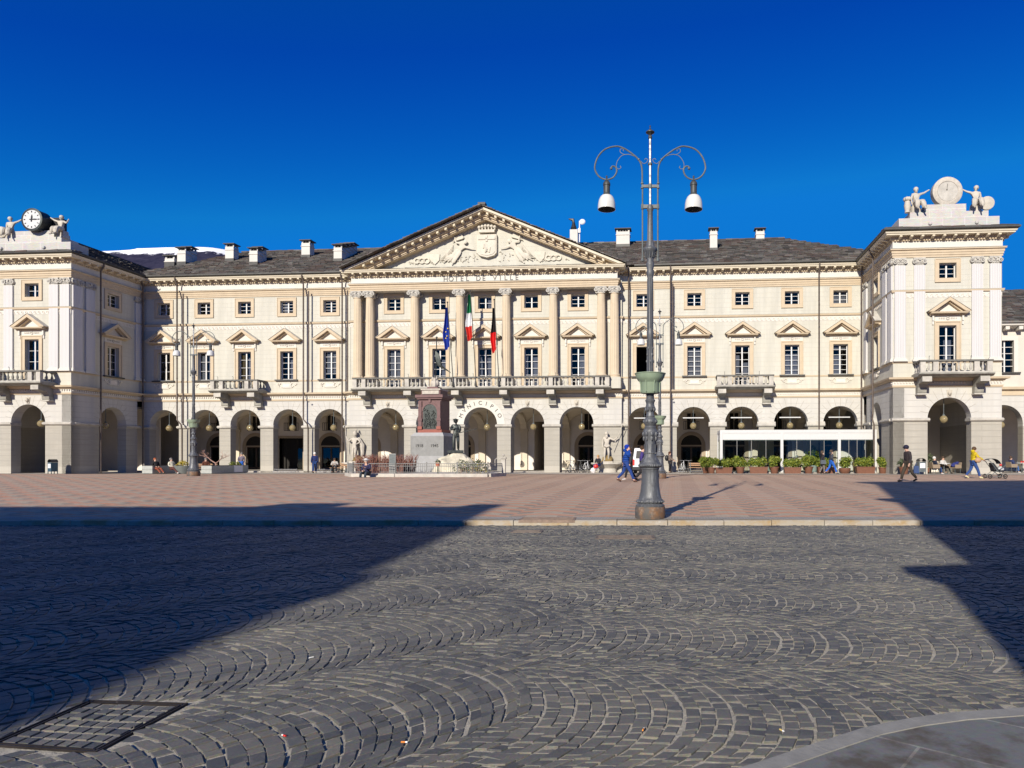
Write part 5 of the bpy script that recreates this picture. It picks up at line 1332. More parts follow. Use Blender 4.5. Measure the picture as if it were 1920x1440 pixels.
# ---------------------------------------------------------------- street lamps
def lamp_meshes():
    P = MB()
    P.lathe([(.345, 0), (.345, .02), (.35, .05), (.345, .25), (.33, .27)], n=24, mi=1)
    P.lathe([(.33, .27), (.335, .3), (.285, .34), (.30, .36), (.305, .40), (.29, .43), (.265, .45), (.25, .5), (.225, .62), (.205, .8), (.195, 1.0), (.195, 1.1), (.20, 1.12), (.215, 1.13), (.215, 1.155), (.235, 1.165), (.257, 1.19), (.257, 1.23), (.235, 1.26),
             (.21, 1.30), (.205, 1.33), (.17, 1.37), (.143, 1.42), (.142, 1.45), (.138, 1.48), (.13, 1.5), (.126, 1.62), (.125, 1.75), (.135, 1.82), (.152, 1.88), (.163, 1.95), (.165, 1.99), (.155, 2.03), (.13, 2.06), (.135, 2.08), (.118, 2.11), (.125, 2.14),
             (.15, 2.18), (.156, 2.22), (.145, 2.27), (.115, 2.3), (.10, 2.32), (.107, 2.34), (.09, 2.38), (.088, 2.45), (.105, 2.5), (.12, 2.54), (.10, 2.58), (.092, 2.62), (.10, 2.66), (.115, 2.69), (.115, 2.71), (.09, 2.74), (.09, 2.83), (.12, 2.88), (.127, 2.9)], n=24, mi=0)
    for k in range(36):                                                  # gadroons, scales, leaves
        a = 2 * math.pi * k / 36; P.ball((.252 * math.cos(a), .252 * math.sin(a), 1.21), .026, 6, 0, 1, 1, 1.2)
    for k in range(22):
        a = 2 * math.pi * k / 22; P.ball((.298 * math.cos(a), .298 * math.sin(a), .385), .034, 6, 0, 1, 1, .8); P.ball((.142 * math.cos(a), .142 * math.sin(a), 1.49), .017, 6)
    for k in range(8):
        a = 2 * math.pi * k / 8 + .2; c, s = math.cos(a), math.sin(a)
        P.ball((.155 * c, .155 * s, 1.93), .04, 8, 0, 1, 1, 1.5); P.ball((.145 * c, .145 * s, 2.22), .032, 8, 0, 1, 1, 1.3); P.ball((.098 * c, .098 * s, 2.5), .035, 7, 0, 1, 1, 1.5); P.ball((.15 * c, .15 * s, 1.83), .025, 6, 0, 1, 1, 2.4)
        P.tube([(.13 * c, .13 * s, 1.52), (.134 * c, .134 * s, 1.7)], .012, 4)
    shaft = [(.10, 2.9), (.07, 2.95), (.068, 3.3), (.068, 4.15), (.08, 4.2), (.082, 4.28), (.068, 4.32), (.062, 5.5), (.075, 5.56), (.086, 5.6), (.086, 5.66), (.07, 5.72), (.095, 5.8), (.088, 5.86), (.072, 5.9), (.09, 6.02), (.14, 6.12), (.163, 6.16), (.16, 6.19),
             (.10, 6.24), (.086, 6.34), (.07, 6.4), (.066, 6.5), (.062, 6.85), (.06, 7.05), (.075, 7.08), (.078, 7.14), (.05, 7.2)]
    P.lathe(shaft, n=20)
    for k in range(12):
        a = 2 * math.pi * k / 12; c, s = math.cos(a), math.sin(a)
        P.tube([(.07 * c, .07 * s, 3.0), (.069 * c, .069 * s, 4.1)], .010, 4); P.tube([(.066 * c, .066 * s, 4.35), (.062 * c, .062 * s, 5.5)], .009, 4); P.tube([(.085 * c, .085 * s, 5.98), (.125 * c, .125 * s, 6.1)], .016, 4); P.ball((.078 * c, .078 * s, 3.6 + .15 * (k % 3)), .018, 5, 0, 1, 1, 2)
    G = MB(); G.lathe([(.028, 7.15), (.028, 8.72)], n=12); G.lathe([(.03, 8.715), (.045, 8.73), (.045, 8.78), (.03, 8.8), (.05, 8.83), (.1, 8.86), (.1, 8.88), (.04, 8.92), (.012, 8.96), (.012, 8.99), (.02, 9.01), (.0, 9.04)], n=12, mi=1)
    B_ = MB()
    B_.lathe([(.20, 2.86), (.226, 2.9), (.226, 3.10), (.24, 3.12), (.29, 3.17), (.325, 3.23), (.345, 3.30), (.36, 3.31), (.36, 3.325), (.33, 3.325), (.28, 3.24), (.06, 3.2)], n=28)
    for k in range(8):
        a = 2 * math.pi * k / 8 + .35; 
        c, s = math.cos(a), math.sin(a); B_.tube([(.232 * c, .232 * s, 2.89), (.238 * c, .238 * s, 3.08), (.262 * c, .262 * s, 3.16)], .013, 6)
    A = MB(); sc_ = 1 / 6.857 / 81.7
    def q(x, y, sx): return (sx * (x - 978) * -1 * sc_, 0, (972 - (220 + y / 6.857)) / 81.7)
    def smooth(pts, n=5):
        out = []; m = len(pts)
        for i in range(m - 1):
            p0, p1, p2, p3 = (V(pts[max(0, min(m - 1, k))]) for k in (i - 1, i, i + 1, i + 2))
            for t in range(n):
                t = t / n; out.append(.5 * ((2 * p1) + (p2 - p0) * t + (2 * p0 - 5 * p1 + 4 * p2 - p3) * t * t + (3 * p1 - p0 - 3 * p2 + p3) * t ** 3))
        return out + [V(pts[-1])]
    for sx in (1, -1):
        big = [(875, 860), (872, 650), (830, 540), (725, 448), (620, 385), (530, 368), (400, 405), (310, 497), (268, 610), (275, 690), (330, 765), (420, 797), (505, 765), (548, 690), (530, 635), (492, 625), (475, 650)]
        A.tube(smooth([q(x, y, sx) for x, y in big]), .019, 8); x, y, z = q(477, 652, sx); A.ball((x, 0, z), .033, 8)
        for c in ([(800, 505), (700, 472), (610, 490), (550, 570), (545, 640), (575, 660), (602, 640), (590, 620)], [(700, 470), (640, 472), (592, 440), (595, 405), (630, 400), (632, 430)], [(860, 560), (890, 590), (930, 575), (945, 540), (920, 525), (905, 540)]):
            A.tube(smooth([q(x, y, sx) for x, y in c], 4), .008, 5)
        for y0, y1, r in ((838, 852, .034), (895, 912, .034), (530, 545, .03)):
            x, _, z0 = q(830 if y0 < 600 else 875, y1, sx); _, _, z1 = q(0, y0, sx); A.lathe([(r, z0), (r, z1)], (x, 0, 0), 10)
        x = sx * .176; A.tube([(x, 0, 5.92), (x, 0, 7.68)], .0175, 8); A.lathe([(.03, 5.9), (.038, 5.93), (.03, 5.97)], (x, 0, 0), 8)
        A.lathe([(.03, 7.1), (.036, 7.12), (.036, 7.2), (.03, 7.22)], (x, 0, 0), 8)
    A.box(-.2, .2, -.022, .022, 7.60, 7.66); A.lathe([(.045, 7.58), (.045, 7.68)], n=10); A.box(-.2, .2, -.03, .03, 7.12, 7.2); A.lathe([(.05, 8.12), (.05, 8.16)], n=10)
    L1, L2, L3 = MB(), MB(), MB()
    zt = (972 - (220 + 765 / 6.857)) / 81.7
    L1.tube([(0, 0, zt + .03), (0, 0, zt - .1)], .022, 6); L1.lathe([(.03, zt - .08), (.06, zt - .1), (.082, zt - .14), (.085, zt - .19), (.076, zt - .2), (.074, zt - .36), (.085, zt - .40), (.115, zt - .43), (.125, zt - .44)], n=16)
    L2.lathe([(.12, zt - .43), (.155, zt - .47), (.185, zt - .54), (.20, zt - .62), (.205, zt - .70), (.205, zt - .745), (.196, zt - .745)], n=20, cap=False)
    L3.lathe([(.196, zt - .745), (.196, zt - .70), (.18, zt - .56), (.12, zt - .46), (.01, zt - .45)], n=20, cap=False)
    return P, G, B_, A, L1, L2, L3
_P, _G, _B, _A, _L1, _L2, _L3 = lamp_meshes()
lm = [_P.mesh('post', [M['iron'], M['ironbase']]), _G.mesh('finial_pole', [M['galv'], M['darkiron']]), _B.mesh('bowl', M['bowl']), _A.mesh('arm', M['steel']), _L1.mesh('lamp_neck', M['darkiron']), _L2.mesh('lamp_shade', M['opal']), _L3.mesh('reflector', M['lampin'])]
def street_lamp(pos, label, rz=0.):
    r = thing('street_lamp', label, 'street lamp', pos, rz, 'double-armed iron street lamps on the square')
    inst('post', lm[0], r); inst('finial_pole', lm[1], r); inst('bowl', lm[2], r); inst('arm', lm[3], r)
    for sx in (-1, 1):
        xo = sx * (978 - 418) / 6.857 / 81.7
        n = inst('lamp_neck', lm[4], r, (xo, 0, 0)); s = inst('lamp_shade', lm[5], n); inst('reflector', lm[6], n)
    return r
x, y, z = .70, 15.70, .128
street_lamp((x, y, .13), 'tall grey iron street lamp with two curled arms, nearest one at the kerb')
X, Y, Z = at(1237, 36.3); street_lamp((X, Y, Z), 'far iron street lamp partly hidden behind the near lamp')
X, Y, Z = at(363, 40.3); street_lamp((X, Y, Z), 'iron street lamp between two concrete planters in front of the left wing')
# ---------------------------------------------------------------- globe lamps in the arches
mb = MB(); mb.tube([(0, 0, 1.55), (0, 0, .33)], .025, 6); mb.lathe([(.11, .24), (.1, .3), (.05, .34), (.03, .36)], n=10); rod = mb.mesh('rod', M['steel'])
mb = MB(); mb.ball((0, 0, 0), .27, 18); glb = mb.mesh('globe', M['globe']); mb = MB(); mb.ball((0, 0, 0), .085, 10); mb.lathe([(.04, .08), (.04, .26)], n=8); blb = mb.mesh('bulb', M['amber'])
mb = MB(); mb.box(-.85, .85, -.05, .05, .62, .70); bar = mb.mesh('crossbar', M['alu'])
ords = ['first', 'second', 'third', 'fourth', 'fifth']
def globe_lamp(s, t, z, label, cross=False):
    g = thing('globe_lamp', label, 'hanging lamp', Bw(s, t, z), -TH, 'glass globe lamps hanging in the arcade')
    inst('rod', rod, g); inst('globe', glb, g); inst('bulb', blb, g)
    if cross: inst('crossbar', bar, g)
for i, a in enumerate(AL): globe_lamp(a + .12, -.45, 4.08, f'glass globe lamp in the {ords[i]} left wing arch from the left')
for i, a in enumerate(AC): globe_lamp(a + .3, -.45, 4.08, ['glass globe lamp with orange glow in the arch left of the monument', 'glass globe lamp in the arch hidden behind the red monument', 'glass globe lamp hanging under the lettered centre arch', 'glass globe lamp in the arch right of the lettered centre arch', 'glass globe lamp in the arch beside the trident statue'][i])
for i, a in enumerate(AR): globe_lamp(a + .0, -.45, 4.12, f'globe lamp with white crossbar, {ords[i]} arch of the right wing from the left', True)
globe_lamp(-2.6, 6.7, 4.15, 'glass globe lamp in the front arch of the left clock pavilion'); globe_lamp(65.05, 6.6, 4.2, 'glass globe lamp in the front arch of the right sundial pavilion')
globe_lamp(-.2, 3.4, 4.15, 'glass globe lamp in the shaded side arch of the left pavilion')
# ---------------------------------------------------------------- clock, sundial and their statues
ck = thing('clock', 'round white clock showing quarter past twelve on the left pavilion roof', 'clock', Bw(-2.34, 7.75, 19.62), -TH)
AX = Matrix.Rotation(R(90), 3, 'X')          # z -> -y
mb = MB(); mb.lathe([(.78, -.95), (.82, -.88), (.82, -.15), (.86, -.1), (.86, 0), (.72, .02), (.72, -.03)], (0, 0, 0), 32, 0, AX); mb.box(-.5, .5, .0, 1.2, -.75, -.4); mb.box(.15, 1.35, 1.0, 1.6, -.75, .45, 1)
mb.build('case', [M['bronze'], M['black']], ck)
mb = MB(); mb.lathe([(.0, .0), (.715, .0)], (0, -.005, 0), 32, 0, AX, False, False); mb.build('dial', M['opal'], ck)
mb = MB(); F0 = Fr(0, -.012, 1, 0, 0, 1)
for k in range(12):
    a = k * math.pi / 6; c, s = math.cos(a), math.sin(a); w_ = .032 if k % 3 else .042
    q = [(.52 * s - w_ * c, .52 * c + w_ * s), (.52 * s + w_ * c, .52 * c - w_ * s), (.65 * s + w_ * c, .65 * c - w_ * s), (.65 * s - w_ * c, .65 * c + w_ * s)]; mb.fprism(F0, q, -.005, .004)
mb.build('hour_mark', M['black'], ck)
def hand(a, L, w_):
    c, s = math.cos(a), math.sin(a); mb = MB(); P = lambda u, v: (u * s + v * c, u * c - v * s)
    mb.fprism(F0, [P(-.18, -w_), P(-.18, w_), P(L * .55, w_ * 1.6), P(L * .8, w_ * .6), P(L, 0), P(L * .8, -w_ * .6), P(L * .55, -w_ * 1.6)], -.03, -.012); mb.build('hand', M['black'], ck)
hand(R(7), .38, .035); hand(R(90), .58, .025)
sd = thing('sundial', 'round pale stone sundial with a thin iron gnomon on the right pavilion', 'sundial', Bw(65.05, 7.3, 19.82), -TH)
mb = MB(); mb.lathe([(.98, -.5), (1.0, -.45), (1.0, 0), (.96, .03), (.70, .03), (.67, -.01)], (0, 0, 0), 36, 0, AX); mb.build('stone_ring', M['marble'], sd)
mb = MB(); mb.lathe([(.0, .0), (.672, .0)], (0, -.012, 0), 32, 0, AX, False, False); mb.build('dial', M['lightstone'], sd)
mb = MB(); mb.tube([(-.06, -.02, .12), (-.02, -.05, .5)], .014, 5); mb.ball((-.06, -.03, .1), .04, 6); mb.build('gnomon', M['black'], sd)
def statue(name, label, s, t, z, rz, sc_, pose, arms, lean, head, mat, drape=None, extra=None, cat='statue', group=None):
    g, J = statue_geo(pose, arms, lean, head, drape)
    if extra: extra(g, J)
    r = g.build(name, mat, None); r.location = Bw(s, t, z); r.rotation_euler = (0, 0, -TH + rz); r.scale = (sc_,) * 3
    return tag(r, label, cat, group)
def seat_block(g, J): g.hexa([(-.26, -.1, -.02), (.26, -.1, -.02), (.26, .3, -.02), (-.26, .3, -.02), (-.2, -.05, .40), (.2, -.05, .40), (.2, .26, .40), (-.2, .26, .40)])
def wheel_l(sx):
    def f(g, J):
        seat_block(g, J); g.lathe([(.04, -.06), (.12, -.07), (.14, -.04), (.26, -.04), (.29, -.08), (.34, -.06), (.34, .06), (.29, .08), (.04, .06)], (sx * .50, -.05, .36), 18, 0, AX)
    return f
def sheaf(g, J): seat_block(g, J); g.lathe([(.13, 0), (.12, .1), (.17, .35), (.12, .6)], (-.46, 0, 0), 10); [g.ball((-.46 + .1 * math.cos(k), .1 * math.sin(k), .68), .11, 7) for k in range(6)]
SG = 'seated stone women flanking the clock and the sundial'
statue('statue', 'seated stone woman with a round shield, left of the clock', -4.72, 7.1, 18.4, R(10), 1.28, 'sit', ('down', 'up'), .05, (-.2, 0), M['marble'], 'skirt', wheel_l(-1), group=SG)
statue('statue', 'seated stone woman with a scythe right of the clock', -.55, 7.1, 18.4, R(-6), 1.28, 'sit', ('up', 'out'), .02, (.12, 0), M['marble'], 'skirt', seat_block, group=SG)
statue('statue', 'seated stone woman with a sheaf, left of the sundial', 62.95, 7.2, 18.4, R(14), 1.36, 'sit', ('down', 'up'), .02, (.1, 0), M['marble'], 'skirt', sheaf, group=SG)
statue('statue', 'seated stone woman with a wheel right of the sundial', 66.95, 7.2, 18.4, R(-8), 1.36, 'sit', ('up', 'down'), -.03, (.2, 0), M['marble'], 'skirt', wheel_l(1), group=SG)
# ---------------------------------------------------------------- flags on the balcony
def flag(px, dx, z0, z1, zt, zb, bands, label, w_=.5, stars=False):
    k = (px - 1162) / 1280; t = 1.98; S = (k * (OY - t * CT) - OX + t * ST) / (CT + k * ST)
    r = thing('flag', label, 'flag', Bw(S, t, 0), -TH, 'flags hanging over the central balcony')
    mb = MB(); mb.tube([(0, 0, z0 - .9), (0, 0, z0), (dx, -.25, z1)], .035, 8); mb.ball((dx, -.25, z1 + .06), .07, 8); mb.lathe([(.1, z0 - .8), (.11, z0 - .75), (.05, z0 - .4)], n=8); mb.build('pole', M['gutter'], r)
    mats = [cloth('flag_' + n, c) for n, c, _ in bands]; mb = MB(); nu, nv = 14, 26; vs = []
    for j in range(nv + 1):
        f = j / nv; z = zt + (zb - zt) * f; xp = dx * (z - z0) / (z1 - z0); yp = -.25 * (z - z0) / (z1 - z0)
        wd = w_ * (.25 + .75 * min(1, f * 1.6)) * (1 - .35 * max(0, f - .75) * 4)
        for i in range(nu + 1):
            u = i / nu; vs.append((xp - .04 - wd * u + .05 * math.sin(f * 5), yp + .10 * math.sin(u * 11 + f * 1.5) * (.4 + u), z - .15 * u * f - (.25 * u if f > .9 else 0)))
    for j in range(nv):
        mi = 0; acc = 0
        for q, (_, _, fr_) in enumerate(bands):
            acc += fr_
            if (j + .5) / nv <= acc: mi = q; break
        mb.add([vs[j * (nu + 1) + i] for i in range(nu + 1)] + [vs[(j + 1) * (nu + 1) + i] for i in range(nu + 1)], [(i, i + 1, nu + 2 + i, nu + 1 + i) for i in range(nu)], mi, True)
    if stars:
        mats.append(cloth('flag_star', (.7, .5, .03)))
        for f, u in ((.55, .25), (.62, .5), (.75, .3), (.8, .6)):
            j = int(f * nv); q = vs[j * (nu + 1) + int(u * nu)]; mb.ball((q[0], q[1] - .05, q[2]), .05, 6, 1, 1, .3, 1)
    mb.build('cloth', mats, r, False)
flag(849, -.36, 8.1, 13.95, 13.6, 10.5, [('blue', (.015, .04, .30), 1.)], 'dark blue flag with small yellow stars, leftmost on the balcony', stars=True)
flag(892, -.36, 8.1, 14.85, 14.6, 11.2, [('green', (.01, .19, .07), .42), ('white', (.72, .72, .72), .32), ('redf', (.55, .03, .02), .26)], 'green, white and red flag on the middle balcony pole')
flag(935, -.3, 8.1, 14.1, 13.5, 10.2, [('blackf', (.022, .018, .018), .58), ('redg', (.62, .015, .015), .42)], 'black and red flag, rightmost on the balcony', .42)
# ---------------------------------------------------------------- war memorial
d = 44.; X, Y, Z = at(815, d); mem = thing('war_memorial', 'red porphyry war memorial with bronze relief on a grey granite block', 'monument', (X, Y, 0), -TH * 1.6)
mb = MB(); mb.box(-1.4, 1.4, -1.3, 1.3, .2, 1.62); mb.build('lower_base', M['granitel'], mem)
mb = MB(); mb.box(-1.16, 1.02, -1.05, 1.05, 1.62, 2.88); mb.hexa([(-1.16, -1.05, 2.881), (1.02, -1.05, 2.881), (1.02, 1.05, 2.881), (-1.16, 1.05, 2.881), (-.95, -.9, 3.1), (.9, -.9, 3.1), (.9, .9, 3.1), (-.95, .9, 3.1)], 1); base = mb.build('inscribed_base', [M['granite'], M['granitel']], mem)
mb = MB()
for tx, xo in (('1918', -.58), ('1945', .42)):
    vs, fs = text_geo(tx, .27, .008); mb.add([(x + xo, -1.062 - z, y + 2.18) for x, y, z in vs], fs)
mb.build('lettering', M['black'], base, False)
mb = MB(); mb.box(-.8, .78, -.78, .78, 3.1, 3.3, 1); mb.box(-.74, .72, -.70, .72, 3.3, 5.22)
for sx in (-.66, .58): mb.box(sx - .1, sx + .12, -.8, -.69, 3.3, 5.1); mb.box(sx - .13, sx + .15, -.84, -.69, 3.3, 3.5, 1); mb.box(sx - .13, sx + .15, -.83, -.69, 3.85, 4.0)
mb.box(-.84, .82, -.84, .8, 5.22, 5.32); mb.box(-.92, .9, -.92, .86, 5.32, 5.5); mb.box(-.64, .62, -.6, .62, 5.5, 5.82); mb.box(-.36, .34, -.34, .34, 5.9, 6.05)
FM = Fr(0, -.70, 1, 0, 0, 1); mb.ring(FM, -.01, 4.45, .46, .58, -.06, 0, 0, math.pi, 14); mb.box(-.08, .06, -.8, -.69, 5.0, 5.2); mb.build('porphyry_shaft', [M['porphyry'], M['porphdk']], mem)
mb = MB(); mb.box(-.56, .54, -.66, -.601, 5.56, 5.78); mb.box(-.66, .64, -.66, .66, 5.82, 5.9); mb.build('marble_tablet', M['marble'], mem)
mb = MB(); pts = [(-.47, 3.35), (.45, 3.35)] + [(-.01 + .46 * math.cos(math.pi * k / 14), 4.45 + .46 * math.sin(math.pi * k / 14)) for k in range(15)]
mb.fprism(FM, pts, -.03, .0); rg = random.Random(8)
for k in range(90):
    u, z = rg.uniform(-.4, .38), 3.4 + abs(rg.gauss(0, .45)); z = min(z, 4.5); a = rg.uniform(0, 3.14); mb.tube([FM.p(u, -.05, z), FM.p(u + .1 * math.cos(a), -.07, z + .16 * math.sin(a))], [.035, .025], 5)
    if k % 3 == 0: x_, y_, z_ = FM.p(u, -.06, z + .15); mb.ball((x_, y_, z_), .035, 6)
mb.build('bronze_relief', M['bronze'], mem)
mb = MB(); rg = random.Random(3)
for k in range(16): mb.ball((rg.uniform(-.16, .16), rg.uniform(-.16, .16), 6.1 + k * .04), .2 - .01 * k, 7, 0, 1, 1, 1.6)
mb.build('marble_crag', M['marble'], mem)
mb = MB(); mb.tube([(.08, -.05, 6.5), (.16, -.05, 9.2)], .03, 6); mb.ball((.16, -.05, 9.25), .07, 7)
for k in range(10):
    f = k / 9; mb.tube([(.12 + .02 * k, -.1, 8.35 - .02 * k), (.18 + .10 * k * .35, -.14, 7.85 - .05 * k), (.25 + .32 * f, -.1, 7.45 - .10 * f), (.35 + .75 * f, -.05, 7.35 - .38 * f)], [.05, .07, .05, .02], 5)
mb.build('bronze_banner', M['bronze'], mem)
rk = MB(); X, Y, Z = at(850, 42.6)
def boulder(mb, c, r, sx, sy, sz, seed, n=22, m=14):
    rg = np.random.default_rng(seed); ph = rg.uniform(0, 6, 12); vs = []
    for j in range(m + 1):
        for i in range(n):
            a, b = 2 * math.pi * i / n, math.pi * j / m; v = V((math.sin(b) * math.cos(a), math.sin(b) * math.sin(a), math.cos(b)))
            q = 1 + .13 * math.sin(3 * v.x + ph[0]) * math.sin(4 * v.y + ph[1]) + .09 * math.sin(7 * v.z + 5 * v.x + ph[2]) + .07 * math.sin(9 * v.y - 6 * v.x + ph[3]) + .04 * math.sin(17 * v.x + 13 * v.z + ph[4])
            vs.append((c[0] + v.x * q * r * sx, c[1] + v.y * q * r * sy, c[2] + v.z * q * r * sz))
    mb.add(vs, [(j * n + i, j * n + (i + 1) % n, (j + 1) * n + (i + 1) % n, (j + 1) * n + i) for j in range(m) for i in range(n)], 0, True)
boulder(rk, (X, Y, .85), .95, 1.2, .8, 1.0, 1); boulder(rk, (X + .75, Y - .1, .7), .75, 1., .8, 1.05, 2); boulder(rk, (X - .6, Y, .6), .7, 1., .8, 1.1, 3); boulder(rk, (X + .15, Y - .5, .45), .7, 1.3, .6, .8, 6)
tag(rk.build('boulder', M['rock'], None), 'rough pale boulder under the bronze soldier', 'rock')
g, J = statue_geo('contra', ('cross', 'fwd'), .0, (-.1, 0), 'coat', 1.05)
g.lathe([(.17, 0), (.17, .02), (.11, .06), (.02, .09)], J['skull'] + V((0, 0, .06)), 12); g.tube([J['pa1'] + V((-.25, .0, -.06)), J['pa1'] + V((.95, -.25, .22))], [.03, .014], 6); g.box(-.45, .4, -.3, .25, -.1, .05)
g.tube([J['wr0'], J['pa1'] + V((0, 0, .03))], .045, 6)
so = g.build('soldier_statue', M['bronze'], None); X, Y, Z = at(855, 42.5); so.location = (X, Y, 1.92); so.rotation_euler = (0, 0, R(12)); so.scale = (1.13,) * 3
tag(so, 'dark bronze soldier with hat and levelled rifle standing on the boulder', 'statue')
# railing and garden
rail = thing('railing', 'low grey metal railing on a stone kerb round the war memorial', 'railing')
RP = [at(652, 41.), at(662, 38.9), at(742, 38.4), at(915, 38.4), at(944, 40.5)]
zk = .62; kb, bars, posts = MB(), MB(), []
for (x0, y0, _), (x1, y1, _) in zip(RP, RP[1:]):
    a, b = V((x0, y0, 0)), V((x1, y1, 0)); L = (b - a).length; dd = (b - a) / L; nn = V((-dd.y, dd.x, 0)); q = [a - nn * .18, b - nn * .18, b + nn * .18, a + nn * .18]
    kb.hexa([(v.x, v.y, .2) for v in q] + [(v.x, v.y, zk) for v in q])
    for zr_ in (zk + .08, zk + .42, zk + .56): bars.tube([a + V((0, 0, zr_)), b + V((0, 0, zr_))], .018, 5)
    n = int(L / .12)
    for k in range(n): p = a + dd * (L * (k + .5) / n); bars.tube([p + V((0, 0, zk + .08)), p + V((0, 0, zk + .56))], .010, 4)
    for k in range(int(L / 1.5) + 1): posts.append(a + dd * (L * k / max(1, int(L / 1.5))))
kb.build('stone_kerb', M['lightstone'], rail); bars.build('bars', M['granite'], rail)
mb = MB(); mb.box(-.03, .03, -.03, .03, 0, .66); pmh = mb.mesh('post', M['granite'])
for p in posts: inst('post', pmh, rail, (p.x, p.y, zk))
X, Y, Z = at(944, 40.4); gpst = MB(); gpst.box(X - .12, X + .12, Y - .12, Y + .12, .2, 1.45); gpst.box(X - .16, X + .16, Y - .16, Y + .16, 1.45, 1.53); gpst.ball((X, Y, 1.66), .07, 8)
gpst.tube([(X - .5, Y, 1.0), (X - .5, Y, 1.4), (X - .4, Y, 1.48), (X - .12, Y, 1.45)], .025, 5); tag(gpst.build('stone_post', M['lightstone'], None), 'square stone gate post with a ball at the right end of the memorial railing', 'post')
mb = MB(); q = [at(660, 39.2), at(742, 38.7), at(910, 38.7), at(935, 41), at(935, 46), at(655, 46)]; mb.add([(x, y, .61) for x, y, z in q] + [(x, y, .2) for x, y, z in q], [list(range(6))] + [(i, (i + 1) % 6, 6 + (i + 1) % 6, 6 + i) for i in range(6)])
tag(mb.build('memorial_terrace', simple('pale_terrace', (.52, .47, .42), .9, .2, 2.), None), kind='structure')
def twigs(mb, c, w_, h, n, mi=0, rg=random):
    for k in range(n):
        x, y = c[0] + rg.uniform(-w_, w_), c[1] + rg.uniform(-.4, .4); hh = h * rg.uniform(.5, 1.0); a, b = rg.uniform(-.25, .25), rg.uniform(-.2, .2)
        mb.tube([(x, y, c[2]), (x + a * hh * .6, y + b * hh * .6, c[2] + hh * .6), (x + a * hh * 1.3, y + b * hh, c[2] + hh)], [.018, .014, .006], 3, mi, False)
        for q in range(3):
            f = rg.uniform(.35, .9); dx, dz = rg.uniform(-.2, .2), rg.uniform(.05, .25); mb.tube([(x + a * hh * f, y + b * hh * f, c[2] + hh * f), (x + a * hh * f + dx, y + rg.uniform(-.1, .1), c[2] + hh * f + dz)], [.010, .005], 3, mi, False)
def leaves(mb, c, rx, ry, rz_, n, size, mi=0, rg=random, inner=.35):
    for k in range(n):
        v = V((rg.gauss(0, 1), rg.gauss(0, 1), rg.gauss(0, 1))).normalized() * (inner + (1 - inner) * rg.random() ** .6)
        lump = 1 + .22 * math.sin(5 * v.x + 3 * v.z) + .15 * math.sin(8 * v.y + 5 * v.z)
        p = V((c[0] + v.x * rx * lump, c[1] + v.y * ry * lump, c[2] + v.z * rz_ * lump)); a = V((rg.gauss(0, 1), rg.gauss(0, 1), rg.gauss(0, .7))).normalized(); b = a.cross(V((rg.gauss(0, 1), rg.gauss(0, 1), rg.gauss(0, 1)))).normalized(); s = size * rg.uniform(.6, 1.3)
        mb.add([p - a * s, p + b * s * .5, p + a * s, p - b * s * .5], [(0, 1, 2, 3)], mi)
for px, w_, lab in ((688, .6, 'leafless russet shrub behind the man seated on the memorial kerb'), (716, .75, 'tallest leafless russet shrub in the memorial garden'), (752, .8, 'leafless russet shrub left of the granite memorial base')):
    X, Y, Z = at(px, 40.6); mb = MB(); twigs(mb, (X, Y, .6), w_, 1.15, 170, 0, random.Random(px)); tag(mb.build('twig_shrub', M['leafred'], None, False), lab, 'shrub', 'bare red shrubs in the memorial garden')
for px, dd, w_, n, lab in ((868, 40., .55, 260, 'low yellow-green shrub in front of the boulder'), (897, 39.6, .7, 340, 'yellow-green shrub at the right corner of the memorial railing')):
    X, Y, Z = at(px, dd); mb = MB(); leaves(mb, (X, Y, .98), w_, .4, .42, n, .07, 0, random.Random(px)); leaves(mb, (X, Y, .9), w_ * .9, .4, .35, n // 4, .06, 1, random.Random(px + 1)); twigs(mb, (X, Y, .6), w_ * .6, .5, 16, 2, random.Random(px))
    tag(mb.build('garden_shrub', [M['leafdk'], M['leafyel'], M['bark']], None, False), lab, 'shrub', 'green shrubs in the memorial garden')
X, Y, Z = at(736, 38.9); mb = MB(); mb.box(X - .19, X + .19, Y - .03, Y + .03, .62, 1.75); mb.box(X - .17, X + .17, Y - .034, Y - .031, 1.1, 1.7, 1); tag(mb.build('information_panel', [M['granite'], M['steel']], None), 'narrow grey information panel standing inside the memorial railing', 'sign')
X, Y, Z = at(821, 39.2); mb = MB(); mb.lathe([(.09, 0), (.14, .2), (.15, .22)], (X, Y, 1.0), 10); mb.lathe([(.04, .6), (.04, 1.0)], (X, Y, 0), 6, 1); leaves(mb, (X, Y, 1.27), .2, .15, .12, 40, .07, 1, random.Random(1)); tag(mb.build('flower_pot', [simple('orange_pot', (.5, .12, .05), .6, .1), M['leafdk']], None), 'small orange flower pot on the memorial terrace before the boulder', 'flower pot')
# ---------------------------------------------------------------- wall fountains
def fountain(s, label):
    f = thing('fountain', label, 'fountain', Bw(s, .62, .3), -TH, 'half-round stone fountains against the end piers')
    mb = MB(); N = 16
    pr = [(.85, 0), (.8, .08), (.82, .35), (1.15, .62), (1.3, .70), (1.3, .82), (1.18, .82), (1.1, .72), (.05, .70)]
    o = [(r * math.cos(math.pi + math.pi * k / N), r * .78 * math.sin(math.pi + math.pi * k / N) - .0, z) for r, z in pr for k in range(N + 1)]
    m = N + 1; mb.add(o, [(i * m + k, i * m + k + 1, (i + 1) * m + k + 1, (i + 1) * m + k) for i in range(len(pr) - 1) for k in range(N)], 0, True); mb.build('basin', M['lightstone'], f)
    mb = MB(); boulder(mb, (0.05, -.05, .85), .55, .9, .55, .95, int(s)); mb.build('mossy_rock', simple('mossy_rock', (.20, .14, .055), .95, .5, 3., bump=.8, bscale=9.), f); return f
